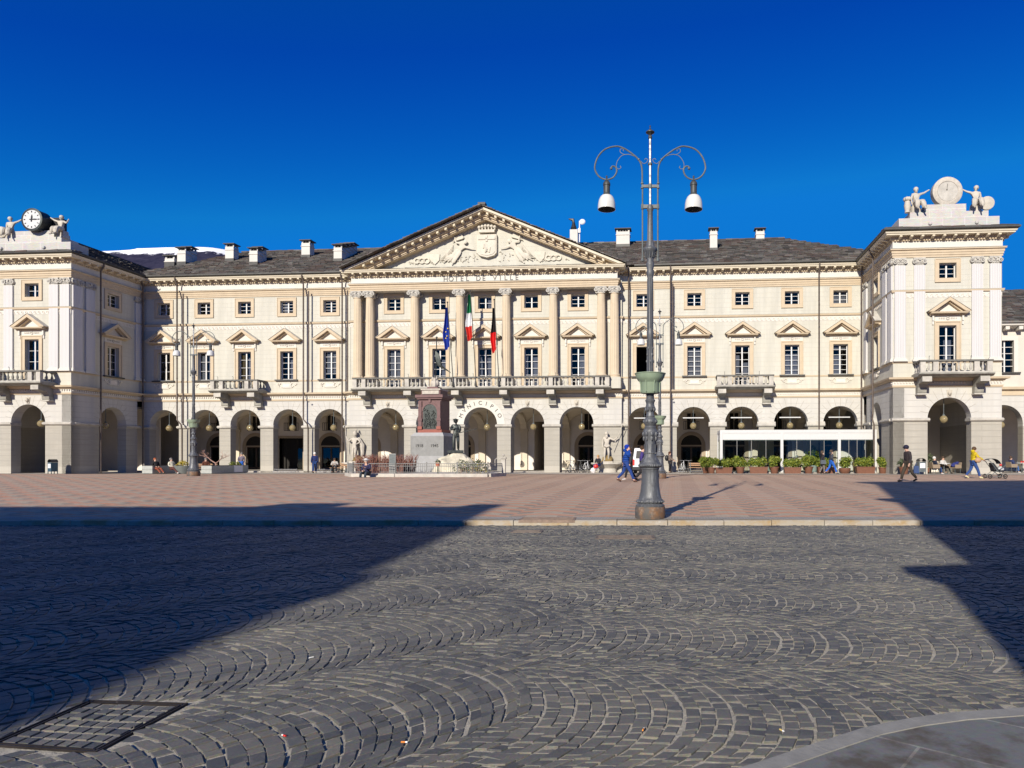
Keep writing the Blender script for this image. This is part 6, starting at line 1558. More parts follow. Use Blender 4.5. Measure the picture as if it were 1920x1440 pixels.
fountain(19.85, 'stone wall fountain with mossy rock under the river statue, left of the monument'); fountain(40.85, 'stone wall fountain with rusty mossy rock under the trident statue')
def spear(g, J): g.tube([J['pa0'] + V((.05, .05, -1.0)), J['pa0'] + V((-.06, -.05, .95))], .022, 6); g.lathe([(.12, 0), (.13, .1), (.07, .2)], J['skull'] + V((0, .02, .02)), 10); g.tube([J['skull'] + V((.02, 0, .14)), J['skull'] + V((.1, .05, .34)), J['skull'] + V((.2, .1, .1))], [.05, .06, .02], 6); g.tube([J['sh1'] + V((.0, .12, .05)), J['sh1'] + V((.25, .16, -.4)), J['hip1'] + V((.3, .2, -.5))], [.08, .14, .1], 7); g.box(-.3, .35, -.2, .3, -.15, .02)
def trident(g, J):
    a, b = J['pa1'] + V((-.35, -.05, -.75)), J['pa1'] + V((.28, -.1, .75)); g.tube([a, b], .018, 6); d_ = (b - a).normalized()
    for sx in (-1, 0, 1): g.tube([b, b + V((sx * .09, 0, .05)), b + V((sx * .09, 0, .26))], [.015, .015, .004], 5)
    g.ball(J['jaw'] + V((0, -.06, -.08)), .09, 8, 0, .9, .7, 1.3); g.tube([J['pelvis'] + V((-.15, -.12, 0)), J['pelvis'] + V((0, -.15, -.06)), J['pelvis'] + V((.16, -.12, .0))], .08, 7); g.box(-.3, .35, -.2, .3, -.15, .02)
FG = 'white stone gods over the wall fountains'
statue('statue', 'white stone helmeted figure holding a long spear over the left fountain', 19.75, .85, 1.2, R(-12), 1.36, 'contra', ('spear', 'hip'), .03, (.1, 0), M['marble'], None, spear, group=FG)
statue('statue', 'bearded white stone figure holding a trident over the right fountain', 40.85, .85, 1.2, R(10), 1.36, 'contra', ('down', 'out'), .08, (-.05, 0), M['marble'], None, trident, group=FG)
# ---------------------------------------------------------------- people in the square
X, Y, Z = at(1174, 32.4); person('person in bright blue puffer jacket and knitted hat, walking with phone at ear', (X, Y, Z), R(85), 'walk', ('phone', 'back'), 1.78, 'bluepuff', (.012, .06, .30), 'navyjeans', (.02, .05, .20), 'brown', (.10, .05, .035), hat='beanie', hatc=(.01, .04, .35), puffy=True, hood=True, stride=.36, lean=.06)
X, Y, Z = at(1205, 33.2); person('person in dark purple jacket mostly hidden behind the near lamp post', (X, Y, Z), R(80), 'walk', ('down', 'back'), 1.74, 'purple', (.05, .035, .16), 'blk', (.02, .02, .025), stride=.3)
X, Y, Z = at(1181, 34.2); person('person in dark trousers and trainers behind the one in blue', (X, Y, Z), R(-85), 'walk', ('down', 'down'), 1.62, 'dkgrey', (.04, .04, .05), 'blk', (.02, .02, .025), 'pale', (.5, .5, .5), stride=.24)
X, Y, Z = atB(1256, 1.7); person('woman in a patterned brown coat with a dark rucksack beside a pier', (X, Y, Z), R(70), 'stand', ('fwd', 'fwd'), 1.68, 'tweed', (.17, .13, .11), 'blk', (.02, .02, .025), hair='auburn', hairc=(.09, .035, .02), longcoat=True, longhair=True)
bag = MB(); bag.ball((0, 0, 0), .2, 10, 0, .85, .6, 1.2); bag.ball((0, .1, -.08), .12, 8); bag.tube([(-.1, -.1, .18), (0, -.22, .1), (.0, -.2, -.1)], .015, 4)
o = bag.build('rucksack', M['black'], None); o.location = (X - .24, Y - .02, Z + 1.18); tag(o, 'dark rucksack on the back of the woman in the patterned coat', 'rucksack')
X, Y, Z = at(689, 38.0); person('seated person in a white hat, dark jacket and jeans on the memorial kerb', (X, Y, Z - .24), R(-12), 'sit', ('lap', 'read'), 1.72, 'navyj', (.03, .03, .075), 'dkjeans', (.035, .045, .06), hat='brim', hatc=(.6, .58, .54), lean=.18, head=(0, -.1))
X, Y, Z = atB(453, 1.4); person('person in a mauve sweater and bright blue jeans at the dark doorway', (X, Y, Z), R(8), 'stand', ('pocket', 'down'), 1.7, 'mauve', (.15, .13, .17), 'brightj', (.02, .10, .42), hair='grey', hairc=(.18, .17, .16))
X, Y, Z = atB(590, 2.6); person('white-haired person in a navy jacket walking towards the left wing arcade', (X, Y, Z), R(205), 'walk', ('down', 'down'), 1.74, 'navy2', (.018, .03, .11), 'bluetr', (.02, .05, .16), hair='white', hairc=(.6, .59, .57), stride=.2)
X, Y, Z = atB(293, 6.0); person('reclining person in a black jacket beside the leftmost planter', (X, Y, Z - .03), R(62), 'recline', ('lap', 'lap'), 1.72, 'blk2', (.02, .02, .022), 'redtr', (.22, .06, .035), hair='ginger', hairc=(.30, .09, .04), lean=-.25)
X, Y, Z = atB(323, 6.3); person('reclining person in a cream shirt and dark trousers between the planters', (X, Y, Z - .03), R(68), 'recline', ('lap', 'lap'), 1.7, 'creamsh', (.55, .52, .42), 'dkred', (.09, .035, .03), 'white', (.55, .55, .55), hair='grey', hairc=(.35, .33, .30), lean=-.2)
X, Y, Z = atB(386, 3.4); person('seated person in a dark brown jacket behind the planter with the bare tree', (X, Y, Z), R(40), 'sit', ('lap', 'lap'), 1.7, 'brownj', (.11, .04, .025), 'blk', (.02, .02, .025), hair='grey', hairc=(.30, .28, .26))
X, Y, Z = atB(628, 1.6); person('seated person in a pale jacket bent over reading by the bicycle rack', (X, Y, Z), R(15), 'sit', ('read', 'read'), 1.7, 'palej', (.42, .40, .37), 'blk', (.02, .02, .025), lean=.3, head=(0, -.15))
X, Y, Z = atB(1122, 2.0); person('blonde person in a black jacket seated on the edge of the trident fountain', (X, Y, Z + .2), R(-30), 'sit', ('lap', 'lap'), 1.66, 'blk3', (.022, .022, .026), 'jeans2', (.03, .07, .22), hair='blonde', hairc=(.42, .26, .12), longhair=True, lean=.1)
mb = MB(); boulder(mb, (0, 0, .2), .2, 1, .7, 1.1, 4); o = mb.build('shopping_bag', simple('white_bag', (.65, .62, .62), .7, .1), None); o.location = (X - .42, Y - .35, Z); tag(o, 'white shopping bag at the feet of the blonde seated person', 'bag')
mb = MB(); boulder(mb, (0, 0, .16), .17, 1, .7, 1.0, 9); o = mb.build('shopping_bag', M['red'], None); o.location = (X - .18, Y - .5, Z + .38); tag(o, 'red bag held by the blonde seated person', 'bag')
X, Y, Z = atB(1542, 6.2); person('woman in a black coat and grey trousers walking in front of the glass cafe', (X, Y, Z), R(95), 'walk', ('down', 'down'), 1.68, 'blkcoat', (.025, .02, .022), 'greytr', (.16, .145, .13), hair='dkbr', hairc=(.08, .055, .04), longhair=True, hood=True, stride=.1)
mb = MB(); mb.hexa([(-.2, -.06, 0), (.2, -.06, 0), (.2, .06, 0), (-.2, .06, 0), (-.15, -.03, .28), (.15, -.03, .28), (.15, .03, .28), (-.15, .03, .28)]); mb.tube([(-.13, 0, .27), (-.08, 0, .5), (.08, 0, .5), (.13, 0, .27)], .012, 5); o = mb.build('handbag', simple('slate_bag', (.07, .085, .10), .5, .1), None); o.location = (X - .02, Y - .3, Z + .72); tag(o, 'slate grey handbag carried by the woman in the black coat', 'handbag')
X, Y, Z = atB(1559, 6.3); person('person in a dark hooded jacket and bright blue jeans beside the woman with a handbag', (X, Y, Z), R(92), 'walk', ('pocket', 'down'), 1.74, 'dkhood', (.05, .055, .07), 'brightj2', (.025, .12, .48), hair='dkbr', hairc=(.06, .045, .035), hood=True, stride=.34)
X, Y, Z = at(1703, 32.6); person('person in a dark cap and black jacket walking left with head bowed', (X, Y, Z), R(-82), 'walk', ('down', 'down'), 1.78, 'charc', (.042, .034, .036), 'browntr', (.06, .048, .036), hat='cap', hatc=(.02, .02, .04), stride=.3, lean=.1, head=(0, -.3))
mb = MB(); mb.hexa([(-.13, -.07, 0), (.13, -.07, 0), (.13, .07, 0), (-.13, .07, 0), (-.1, -.05, .34), (.1, -.05, .34), (.1, .05, .34), (-.1, .05, .34)]); mb.tube([(-.06, 0, .34), (0, 0, .5), (.06, 0, .34)], .012, 5); o = mb.build('carrier_bag', simple('blue_bag', (.04, .07, .17), .6, .15), None); o.location = (X + .32, Y - .12, Z + .42); tag(o, 'small blue bag carried by the person in the dark cap', 'bag')
X, Y, Z = at(1825, 36.2); person('woman in a yellow puffer jacket pushing a pushchair to the right', (X, Y, Z), R(85), 'walk', ('push', 'push'), 1.7, 'yellow', (.62, .47, .02), 'blujean', (.03, .07, .22), 'cream', (.55, .52, .30), hair='brn', hairc=(.10, .06, .035), puffy=True, hood=True, stride=.3, lean=.08)
mb = MB(); mb.ball((0, 0, 0), .17, 10, 0, 1.05, .6, .85); mb.tube([(-.1, -.02, .1), (-.05, 0, .45), (.05, .05, .45)], .012, 5); o = mb.build('shoulder_bag', simple('tan_bag', (.42, .26, .15), .6, .1), None); o.location = (X + .12, Y - .26, Z + .98); tag(o, 'tan shoulder bag hanging on the woman in yellow', 'bag')
# pushchair
ps_ = thing('pushchair', 'black pushchair with dark canopy pushed by the woman in yellow', 'pushchair', (X + 1.12, Y - .02, Z), 0.)
mb = MB()
for sy in (-.24, .24): mb.tube([(-.5, sy, 1.0), (-.35, sy, .9), (.0, sy, .42), (.42, sy, .12)], .018, 6); mb.tube([(-.38, sy, .12), (.0, sy, .42), (.35, sy, .62), (.45, sy, .72)], .016, 6); mb.tube([(-.38, sy, .12), (.42, sy, .12)], .014, 5)
mb.tube([(-.5, -.24, 1.0), (-.5, .24, 1.0)], .02, 6); mb.build('frame', M['steel'], ps_)
wm = MB()
def torus(mb, r, t, n=20, mi=0):
    for k in range(n):
        pass
    mb.lathe([(r + t * math.cos(a), t * math.sin(a)) for a in [2 * math.pi * k / 6 for k in range(7)]], (0, 0, 0), n, mi, AX, True, False)
torus(wm, .10, .025); wm.lathe([(.02, -.03), (.02, .03)], (0, 0, 0), 6, 0, AX)
for k in range(3): wm.tube([(-.09 * math.cos(k), 0, -.09 * math.sin(k)), (.09 * math.cos(k), 0, .09 * math.sin(k))], .008, 4)
wme = wm.mesh('wheel', M['rubber'])
for x_, sy in ((-.38, -.26), (-.38, .26), (.42, -.26), (.42, .26)): inst('wheel', wme, ps_, (x_, sy, .125))
mb = MB(); mb.hexa([(-.12, -.2, .42), (.2, -.2, .38), (.2, .2, .38), (-.12, .2, .42), (-.22, -.2, .82), (-.16, -.2, .84), (-.16, .2, .84), (-.22, .2, .82)]); mb.hexa([(-.1, -.2, .38), (.38, -.2, .34), (.38, .2, .34), (-.1, .2, .38), (-.1, -.2, .46), (.4, -.2, .42), (.4, .2, .42), (-.1, .2, .46)]); mb.build('seat', cloth('seatblk', (.04, .04, .045)), ps_)
mb = MB(); N = 8
vs = [(-.2 + .42 * math.sin(a) , y_, .72 + .34 * math.cos(a)) for a in [R(-40 + 120 * k / N) for k in range(N + 1)] for y_ in (-.23, .23)]
mb.add(vs, [(2 * k, 2 * k + 1, 2 * k + 3, 2 * k + 2) for k in range(N)], 0, True); mb.build('canopy', cloth('canopy', (.07, .075, .085)), ps_, False)
mb = MB(); mb.ball((.26, -.1, .72), .07, 8); mb.build('red_toy', M['red'], ps_); mb = MB(); mb.ball((.3, 0, .5), .16, 10, 0, 1.2, 1, .6); mb.build('blanket', cloth('whiteblanket', (.6, .62, .62)), ps_)
# ---------------------------------------------------------------- cafe under the pavilion arches
def chair_meshes():
    a = MB(); a.box(-.26, .26, -.25, .25, .40, .47); a.hexa([(-.27, .2, .40), (.27, .2, .40), (.27, .26, .40), (-.27, .26, .40), (-.27, .27, .82), (.27, .27, .82), (.27, .32, .82), (-.27, .32, .82)])
    for sx in (-1, 1): a.box(*sorted((sx * .255, sx * .30)), -.25, .27, .40, .66)
    l = MB(); l.tube([(0, 0, 0), (0, 0, .40)], .018, 6); return a.mesh('seat_shell', M['wicker']), l.mesh('leg', M['steel'])
cs1, cl1 = chair_meshes()
def cafe_chair(loc, rz, label):
    c = thing('cafe_chair', label, 'chair', loc, rz, 'wicker cafe chairs under the right pavilion'); inst('seat_shell', cs1, c)
    for sx in (-.23, .23):
        for sy in (-.22, .22): inst('leg', cl1, c, (sx, sy, 0))
tmt = MB(); tmt.lathe([(.42, .72), (.43, .735), (.42, .75)], n=20); tt_ = tmt.mesh('table_top', M['paint']); tl = MB(); tl.tube([(0, 0, .02), (0, 0, .72)], .03, 8); [tl.tube([(0, 0, .05), (.3 * math.cos(k * 2.09), .3 * math.sin(k * 2.09), .01)], .018, 5) for k in range(3)]; tlm = tl.mesh('pedestal', M['steel'])
def cafe_table(loc, label): c = thing('cafe_table', label, 'table', loc, 0, 'round cafe tables under the right pavilion'); inst('table_top', tt_, c); inst('pedestal', tlm, c)
def cz(px, t, z=.37): x_, y_, z_ = atB(px, t); return (x_, y_, z)
p = cz(1752, 6.2); cafe_chair(p, R(95), 'wicker chair under the arch holding the white-haired person'); person('white-haired person in a navy jacket seated at the cafe table under the arch', (p[0], p[1], p[2] - .03), R(95), 'sit', ('lap', 'lap'), 1.68, 'navy3', (.02, .025, .045), 'jeans3', (.03, .06, .16), 'white', (.55, .55, .55), hair='white', hairc=(.6, .58, .55))
p = cz(1770, 5.6); cafe_table(p, 'round white cafe table between the seated pair and the loaded chair'); p = cz(1768, 4.9); person('person in sunglasses and a pale top seated behind the cafe table', p, R(20), 'sit', ('lap', 'lap'), 1.66, 'paletop', (.5, .49, .48), 'blk', (.02, .02, .025), hair='dkbr', hairc=(.03, .022, .02), longhair=True)
p = cz(1768, 4.9); cafe_chair(p, R(20), 'wicker chair behind the round cafe table')
p = cz(1791, 6.1); cafe_chair(p, R(-75), 'wicker chair with a blue bag on its seat'); mb = MB(); boulder(mb, (0, 0, .16), .22, 1.1, .8, .8, 12); boulder(mb, (.2, .05, .34), .1, 1.5, .8, .6, 13); o = mb.build('blue_bag', cloth('bluebag', (.03, .04, .17)), None); o.location = (p[0] - .03, p[1], p[2] + .46); tag(o, 'blue bag lying on a wicker cafe chair', 'bag')
p = cz(1897, 1.2); cafe_chair(p, R(100), 'wicker chair at the right edge of the photo'); person('person in a navy jacket leaning back in the chair at the right edge', (p[0], p[1], p[2] - .03), R(100), 'sit', ('lap', 'phone'), 1.74, 'navy4', (.03, .045, .12), 'jeans4', (.05, .12, .30), 'white', (.55, .55, .55), hair='dkbr', hairc=(.05, .03, .025), lean=-.12)
p = cz(1916, 1.1); cafe_table(p, 'round cafe table at the right edge with red cups'); mb = MB(); mb.lathe([(.05, 0), (.06, .14)], (p[0] - .1, p[1] - .1, p[2] + .752), 10); mb.lathe([(.05, 0), (.06, .14)], (p[0] + .12, p[1], p[2] + .752), 10); tag(mb.build('cup', M['red'], None), 'pair of red cups on the right edge cafe table', 'cup')
p = cz(1741, 4.6); mb = MB(); mb.lathe([(.16, 0), (.22, .4)], p, 12, 1); leaves(mb, (p[0], p[1], p[2] + .95), .45, .4, .5, 420, .08, 0, random.Random(77)); mb.tube([(p[0], p[1], p[2] + .35), (p[0], p[1], p[2] + .9)], .03, 5, 2); tag(mb.build('potted_plant', [M['leafdk'], M['terracotta'], M['bark']], None, False), 'dark leafy potted plant inside the right pavilion arch', 'potted plant')
# ---------------------------------------------------------------- glazed cafe pavilion
gp_ = thing('glass_pavilion', 'white aluminium glazed cafe pavilion in front of the right wing arcade', 'pavilion', (OX, OY, 0), -TH)
FG_ = Fr(0, -4., 1, 0, 0, 1); u0, u1 = 49.75, 61.25; zb = .40; PST = [49.75, 54.25, 58.45, 61.05]
mb = MB(); mb.fbox(FG_, u0, u1, 0, 3.4, 3.36, 3.60); mb.fbox(FG_, u0 + .02, u1 - .02, .03, .09, 2.86, 3.36, 0); mb.box(u0 + .03, u0 + .09, -3.9, -.62, 2.86, 3.36)
mb.fbox(FG_, u0, u1, -.3, 3.3, .25, zb + .02, 2); mb.fbox(FG_, u0 + .3, u1 - .2, .09, .13, 2.80, 2.87, 1); mb.build('roof_frame', [M['alu'], M['granite'], M['floor']], gp_)
for u in PST:
    mb = MB(); mb.fbox(FG_, u, u + .2, -.01, .2, zb - .1, 3.36); mb.build('post', M['alu'], gp_)
mb = MB(); mb.box(u0, u0 + .2, -.95, -.62, .3, 3.36); mb.build('post', M['alu'], gp_)
for a, b in zip(PST, PST[1:]):
    for k in range(4):
        w_ = (b - a - .2) / 4; mb = MB(); mb.fbox(FG_, a + .2 + w_ * k + .015, a + .2 + w_ * (k + 1) - .015, .07, .085, zb + .06, 2.86); pn = mb.build('glass_panel', M['clear'], gp_)
        mb = MB(); mb.fbox(FG_, a + .2 + w_ * (k + 1) - .018, a + .2 + w_ * (k + 1) + .018, .06, .1, zb + .05, 2.86); mb.fbox(FG_, a + .2 + w_ * k, a + .2 + w_ * (k + 1), .06, .1, zb, zb + .06); mb.build('rail', M['granite'], pn)
mb = MB(); mb.box(u0 + .07, u0 + .085, -3.8, -.95, zb, 2.86); mb.build('glass_panel', M['clear'], gp_)
mb = MB(); p = Bw(57., 2.2, .42); mb.lathe([(.25, 0), (.3, .5)], p, 12, 1); leaves(mb, (p[0], p[1], p[2] + 1.15), .5, .4, .8, 700, .09, 0, random.Random(42)); mb.tube([(p[0], p[1], p[2]), (p[0], p[1], p[2] + 1.1)], .04, 5, 2); tag(mb.build('potted_plant', [M['leaf'], M['alu'], M['bark']], None, False), 'tall green plant standing inside the glazed cafe', 'potted plant')
for s_, t_, lab, c_ in ((55.7, 2.6, 'white-haired person in a blue sweater inside the glazed cafe', (.03, .08, .2)), (53.2, 2.4, 'person in a red top seated inside the left glazed cafe bay', (.2, .04, .03)), (60.1, 3.0, 'person with dark hair seated inside the right cafe bay', (.05, .05, .06))):
    x_, y_, z_ = Bw(s_, t_, .43); person(lab, (x_, y_, z_), R(40), 'sit', ('lap', 'lap'), 1.7, 'in%d' % int(s_), c_, 'blk', (.02, .02, .025), hair='white' if s_ == 55.7 else 'dkbr', hairc=(.6, .58, .55) if s_ == 55.7 else (.04, .03, .025))
    mb = MB(); mb.box(-.22, .22, -.22, .22, .40, .44); mb.box(-.22, .22, .2, .24, .44, .85); [mb.box(a - .02, a + .02, b - .02, b + .02, 0, .40) for a in (-.2, .2) for b in (-.2, .2)]; o = mb.build('cafe_chair', M['wood'], None); o.location = (x_, y_, z_); o.rotation_euler = (0, 0, R(40)); tag(o, 'wooden chair under the ' + lab.replace('seated ', ''), 'chair')
for s_, t_, lab in ((51.6, 2.6, 'round cafe table in the left bay of the glazed cafe'), (54.9, 2.2, 'round cafe table in the middle bay of the glazed cafe'), (59.6, 2.2, 'round cafe table in the right bay of the glazed cafe')): x_, y_, z_ = Bw(s_, t_, .42); cafe_table((x_, y_, z_), lab)
# ---------------------------------------------------------------- potted shrubs
def pot_mesh(bowl=False):
    mb = MB(); mb.lathe([(.20, 0), (.22, .03), (.30, .42), (.34, .44), (.34, .50), (.29, .50), (.28, .45), (.02, .44)] if not bowl else [(.24, 0), (.30, .05), (.42, .3), (.42, .44), (.38, .44), (.36, .4), (.02, .39)], n=18); return mb.mesh('pot', M['terracotta'])
def trough_mesh():
    mb = MB(); a, b, w_, v = .58, .64, .2, .24; mb.hexa([(-a, -w_, 0), (a, -w_, 0), (a, w_, 0), (-a, w_, 0), (-b, -v, .45), (b, -v, .45), (b, v, .45), (-b, v, .45)]); mb.box(-b - .02, b + .02, -v - .02, v + .02, .452, .50); return mb.mesh('trough', M['terracotta'])
pmz, pmb, trm = pot_mesh(), pot_mesh(True), trough_mesh()
def shrub_mesh(w_, h, n, seed, mat):
    mb = MB(); rg = random.Random(seed)
    for k in range(int(7 * w_ / .5)):
        c = (rg.uniform(-w_ * .62, w_ * .62), rg.uniform(-.2, .2), .55 + h * rg.uniform(.18, .75)); leaves(mb, c, .30, .27, .24, n // 5, .066, 0, rg, .25)
    for k in range(10): x_ = rg.uniform(-w_ * .4, w_ * .4); mb.tube([(x_ * .3, 0, .42), (x_, rg.uniform(-.1, .1), .5 + h * .5)], [.02, .008], 4, 1)
    return mb.mesh('foliage', [mat, M['bark']], False)
sh_r = [shrub_mesh(.52, .72, 1500, s, M['leaf']) for s in (1, 2, 3)]; sh_t = [shrub_mesh(.8, .55, 1300, s, M['leaf']) for s in (4, 5)]; sh_g = shrub_mesh(.40, .35, 800, 6, M['leafdk'])
pots = [(1324, 'r', 5.0, 'round pot shrub at the left end of the pot row, half hidden'), (1334, 'r', 5.5, 'round potted shrub second from the left end of the pot row'), (1357, 't', 5.4, 'long trough shrub at the left corner of the glass cafe'), (1388, 'r', 5.5, 'tall round potted shrub just right of the first trough'),
        (1422, 't', 5.4, 'long trough shrub under the first glass bay'), (1452, 'r', 5.5, 'round potted shrub before the first inner cafe post'), (1486, 't', 5.4, 'trough shrub with bare twig gap under the middle glass bay'), (1516, 'r', 5.5, 'tall round potted shrub left of the walking couple'),
        (1549, 't', 5.2, 'trough shrub hidden behind the walking couple'), (1584, 'b', 5.5, 'bowl-shaped pot with wide shrub right of the walking couple'), (1622, 't', 5.4, 'long trough shrub under the right glass bay'), (1655, 'r', 5.5, 'large round potted shrub at the right end of the glass cafe'),
        (1676, 'g', 5.6, 'small grey-green potted shrub beside the stone pavilion corner'), (1695, 's', 8.4, 'low yellow-green potted shrub behind the person in the cap')]
rg = random.Random(9)
for i, (px, k, t_, lab) in enumerate(pots):
    X, Y, Z = atB(px, t_); r = thing('potted_shrub', lab, 'potted shrub', (X, Y, Z), -TH + rg.uniform(-.1, .1), 'potted shrubs lined up in front of the glass cafe', rg.uniform(.94, 1.06))
    if k == 't': inst('trough', trm, r); inst('foliage', sh_t[i % 2], r)
    else: inst('pot', pmb if k == 'b' else pmz, r); inst('foliage', sh_g if k in 'gs' else sh_r[i % 3], r, rz=rg.uniform(0, 6), scale=(1.15, 1.15, 1) if k == 'b' else None)
# ---------------------------------------------------------------- concrete planters, bins, benches, bike racks
def planter(px, t_, L, rz, label, plants):
    X, Y, Z = atB(px, t_); r = thing('planter', label, 'planter', (X, Y, Z), rz, 'long concrete planters in front of the left wing')
    mb = MB(); mb.box(-.43, .43, 0, L, .04, .33); mb.box(-.43, .43, 0, L, .345, .62); mb.box(-.38, .38, .05, L - .05, 0, .345); mb.box(-.36, .36, .06, L - .06, .60, .64, 1); mb.build('trough', [M['concrete'], M['soil']], r)
    return r
pl1 = planter(276, 6.4, 3.2, R(-7), 'concrete planter beside the reclining people at the left', None)
pl2 = planter(387, 6.6, 4.2, R(-7), 'concrete planter holding the small bare tree', None)
mb = MB(); mb.box(.44, .455, 2.5, 3.5, .08, .6); mb.build('white_panel', M['paint'], pl2)
X, Y, Z = atB(345, 6.0); mb = MB(); mb.lathe([(.5, 0), (.56, .1), (.66, .62), (.60, .62), (.58, .55), (.02, .55)], (0, 0, 0), 20); r = mb.build('round_planter', M['concdk'], None); r.location = (X, Y, Z); tag(r, 'dark round planter with yellow flowers left of the lamp', 'planter')
mb = MB(); leaves(mb, (-.1, 0, .82), .42, .4, .2, 260, .06, 0, random.Random(31)); mb.build('flowers', M['leafyel'], r, False)
# bare little tree
def branch(mb, p, d_, L, r_, depth, rg):
    q = p + d_ * L; mid = p + d_ * L * .5 + V((rg.uniform(-.05, .05), rg.uniform(-.05, .05), rg.uniform(-.03, .03))) * L; mb.tube([p, mid, q], [r_, r_ * .8, r_ * .6], 5 if depth > 2 else 3, 0, False)
    if depth == 0: return
    for k in range(3 if depth > 1 else 4):
        nd = (d_ + V((rg.uniform(-.8, .8), rg.uniform(-.8, .8), rg.uniform(-.35, .5)))).normalized(); branch(mb, p + (q - p) * rg.uniform(.55, 1.), nd, L * rg.uniform(.5, .75), r_ * .55, depth - 1, rg)
def in_planter(q): b = pl2.location; return (b.x + q * math.sin(R(7)), b.y + q * math.cos(R(7)), b.z)
X, Y, Z = in_planter(1.0); mb = MB(); rg = random.Random(12)
branch(mb, V((0, 0, .5)), V((.0, 0, 1)), .35, .06, 0, rg); branch(mb, V((0, 0, .8)), V((-.8, .1, .55)).normalized(), .75, .05, 4, rg); branch(mb, V((0, 0, .8)), V((.75, -.1, .6)).normalized(), .6, .045, 4, rg)
t_ = tag(mb.build('bare_tree', simple('pink_bark', (.33, .20, .16), .9, .2, 8.), None, False), 'small leafless tree with spreading branches in the concrete planter', 'tree'); t_.location = (X, Y, Z)
for px, lab in ((424, 'small round yellow-green shrub left in the long planter'), (435, 'small round green shrub at the right end of the long planter')):
    X, Y, Z = in_planter(2.9 if px == 424 else 3.6); mb = MB(); leaves(mb, (0, 0, .72), .26, .24, .22, 300, .045, 0, random.Random(px)); mb.tube([(0, 0, .5), (0, 0, .7)], .03, 4, 1); o = mb.build('round_shrub', [M['leaf'], M['bark']], None, False); o.location = (X, Y, Z); tag(o, lab, 'shrub')
def bin_(px, t_, label, dark):
    X, Y, Z = atB(px, t_); r = thing('litter_bin', label, 'litter bin', (X, Y, Z), -TH + R(-20 if dark else 5), 'litter bins before the end pavilions')
    mb = MB(); mb.box(-.24, .24, -.22, .22, .18, .86)
    for sx in (-.24, .20):
        for sy in (-.22, .18): mb.box(sx, sx + .04, sy, sy + .04, 0, .18)
    mb.build('body', simple('bin_blue', (.035, .07, .095), .5, .15) if dark else M['steel'], r)
    mb = MB(); N = 10; vs = [(.25 * math.cos(math.pi * k / N), y_, .88 + .22 * math.sin(math.pi * k / N)) for k in range(N + 1) for y_ in (-.23, .23)]; mb.add(vs, [(2 * k, 2 * k + 1, 2 * k + 3, 2 * k + 2) for k in range(N)], 0, True)
    mb.add([(v[0] * .8, v[1], .87 + (v[2] - .88) * .5) for v in vs], [(2 * k, 2 * k + 1, 2 * k + 3, 2 * k + 2) for k in range(N)], 0, True); mb.build('hood', M['black'], r, False)
    mb = MB(); mb.box(-.17, .18, -.232, -.223, .44, .76); mb.build('label_plate', M['paint'], r)
bin_(99, 8.3, 'dark blue litter bin in front of the left clock pavilion', True); bin_(1727, 8.2, 'grey litter bin with white plate in front of the right pavilion', False)
def bike_rack(px, t_, n, label):
    X, Y, Z = atB(px, t_); r = thing('bike_rack', label, 'bicycle rack', (X, Y, Z), -TH, 'low steel bicycle racks before the arches')
    mb = MB(); L = 1.9
    for z_, y_ in ((.08, -.3), (.30, .0), (.08, .3)): mb.tube([(-L / 2, y_, z_), (L / 2, y_, z_)], .028, 6)
    for sx in (-1, 1): mb.tube([(sx * L / 2, -.3, .0), (sx * L / 2, -.3, .12), (sx * L / 2, 0, .34), (sx * L / 2, .3, .12), (sx * L / 2, .3, 0)], .025, 6)
    mb.build('frame', M['galv'], r); mb = MB()
    for k in range(n): u = -L / 2 + L * (k + .5) / n; mb.tube([(u, -.3, .08), (u, -.05, .32), (u, .3, .08)], .012, 4)
    mb.build('hoops', M['galv'], r)
bike_rack(536, 1.1, 14, 'low steel bicycle rack before the fourth left arch'); bike_rack(617, 1.1, 14, 'low steel bicycle rack beside the reading person'); bike_rack(1294, 1.2, 14, 'low steel bicycle rack with bicycles left of the potted shrubs')
def bench(px, t_, label, rz=0., mat='wood'):
    X, Y, Z = atB(px, t_); r = thing('bench', label, 'bench', (X, Y, Z), -TH + rz)
    mb = MB(); [mb.box(-.75, .75, -.25 + k * .17, -.11 + k * .17, .42, .46) for k in range(3)]; mb.build('seat', M[mat], r); mb = MB(); [mb.box(-.75, .75, .27, .30, .56 + k * .14, .66 + k * .14) for k in range(2)]; mb.build('backrest', M[mat], r)
    for sx in (-.65, .65): mb = MB(); mb.box(sx - .03, sx + .03, -.22, .27, .0, .42); mb.box(sx - .03, sx + .03, .24, .28, .42, .84); mb.build('leg', M['steel'], r)
bench(1310, 2.4, 'pale wooden bench left of the potted shrubs'); bench(637, 1.7, 'wooden bench at the left fountain under the reading person', 0.); bench(386, 3.1, 'dark bench behind the planter with the bare tree', R(20))
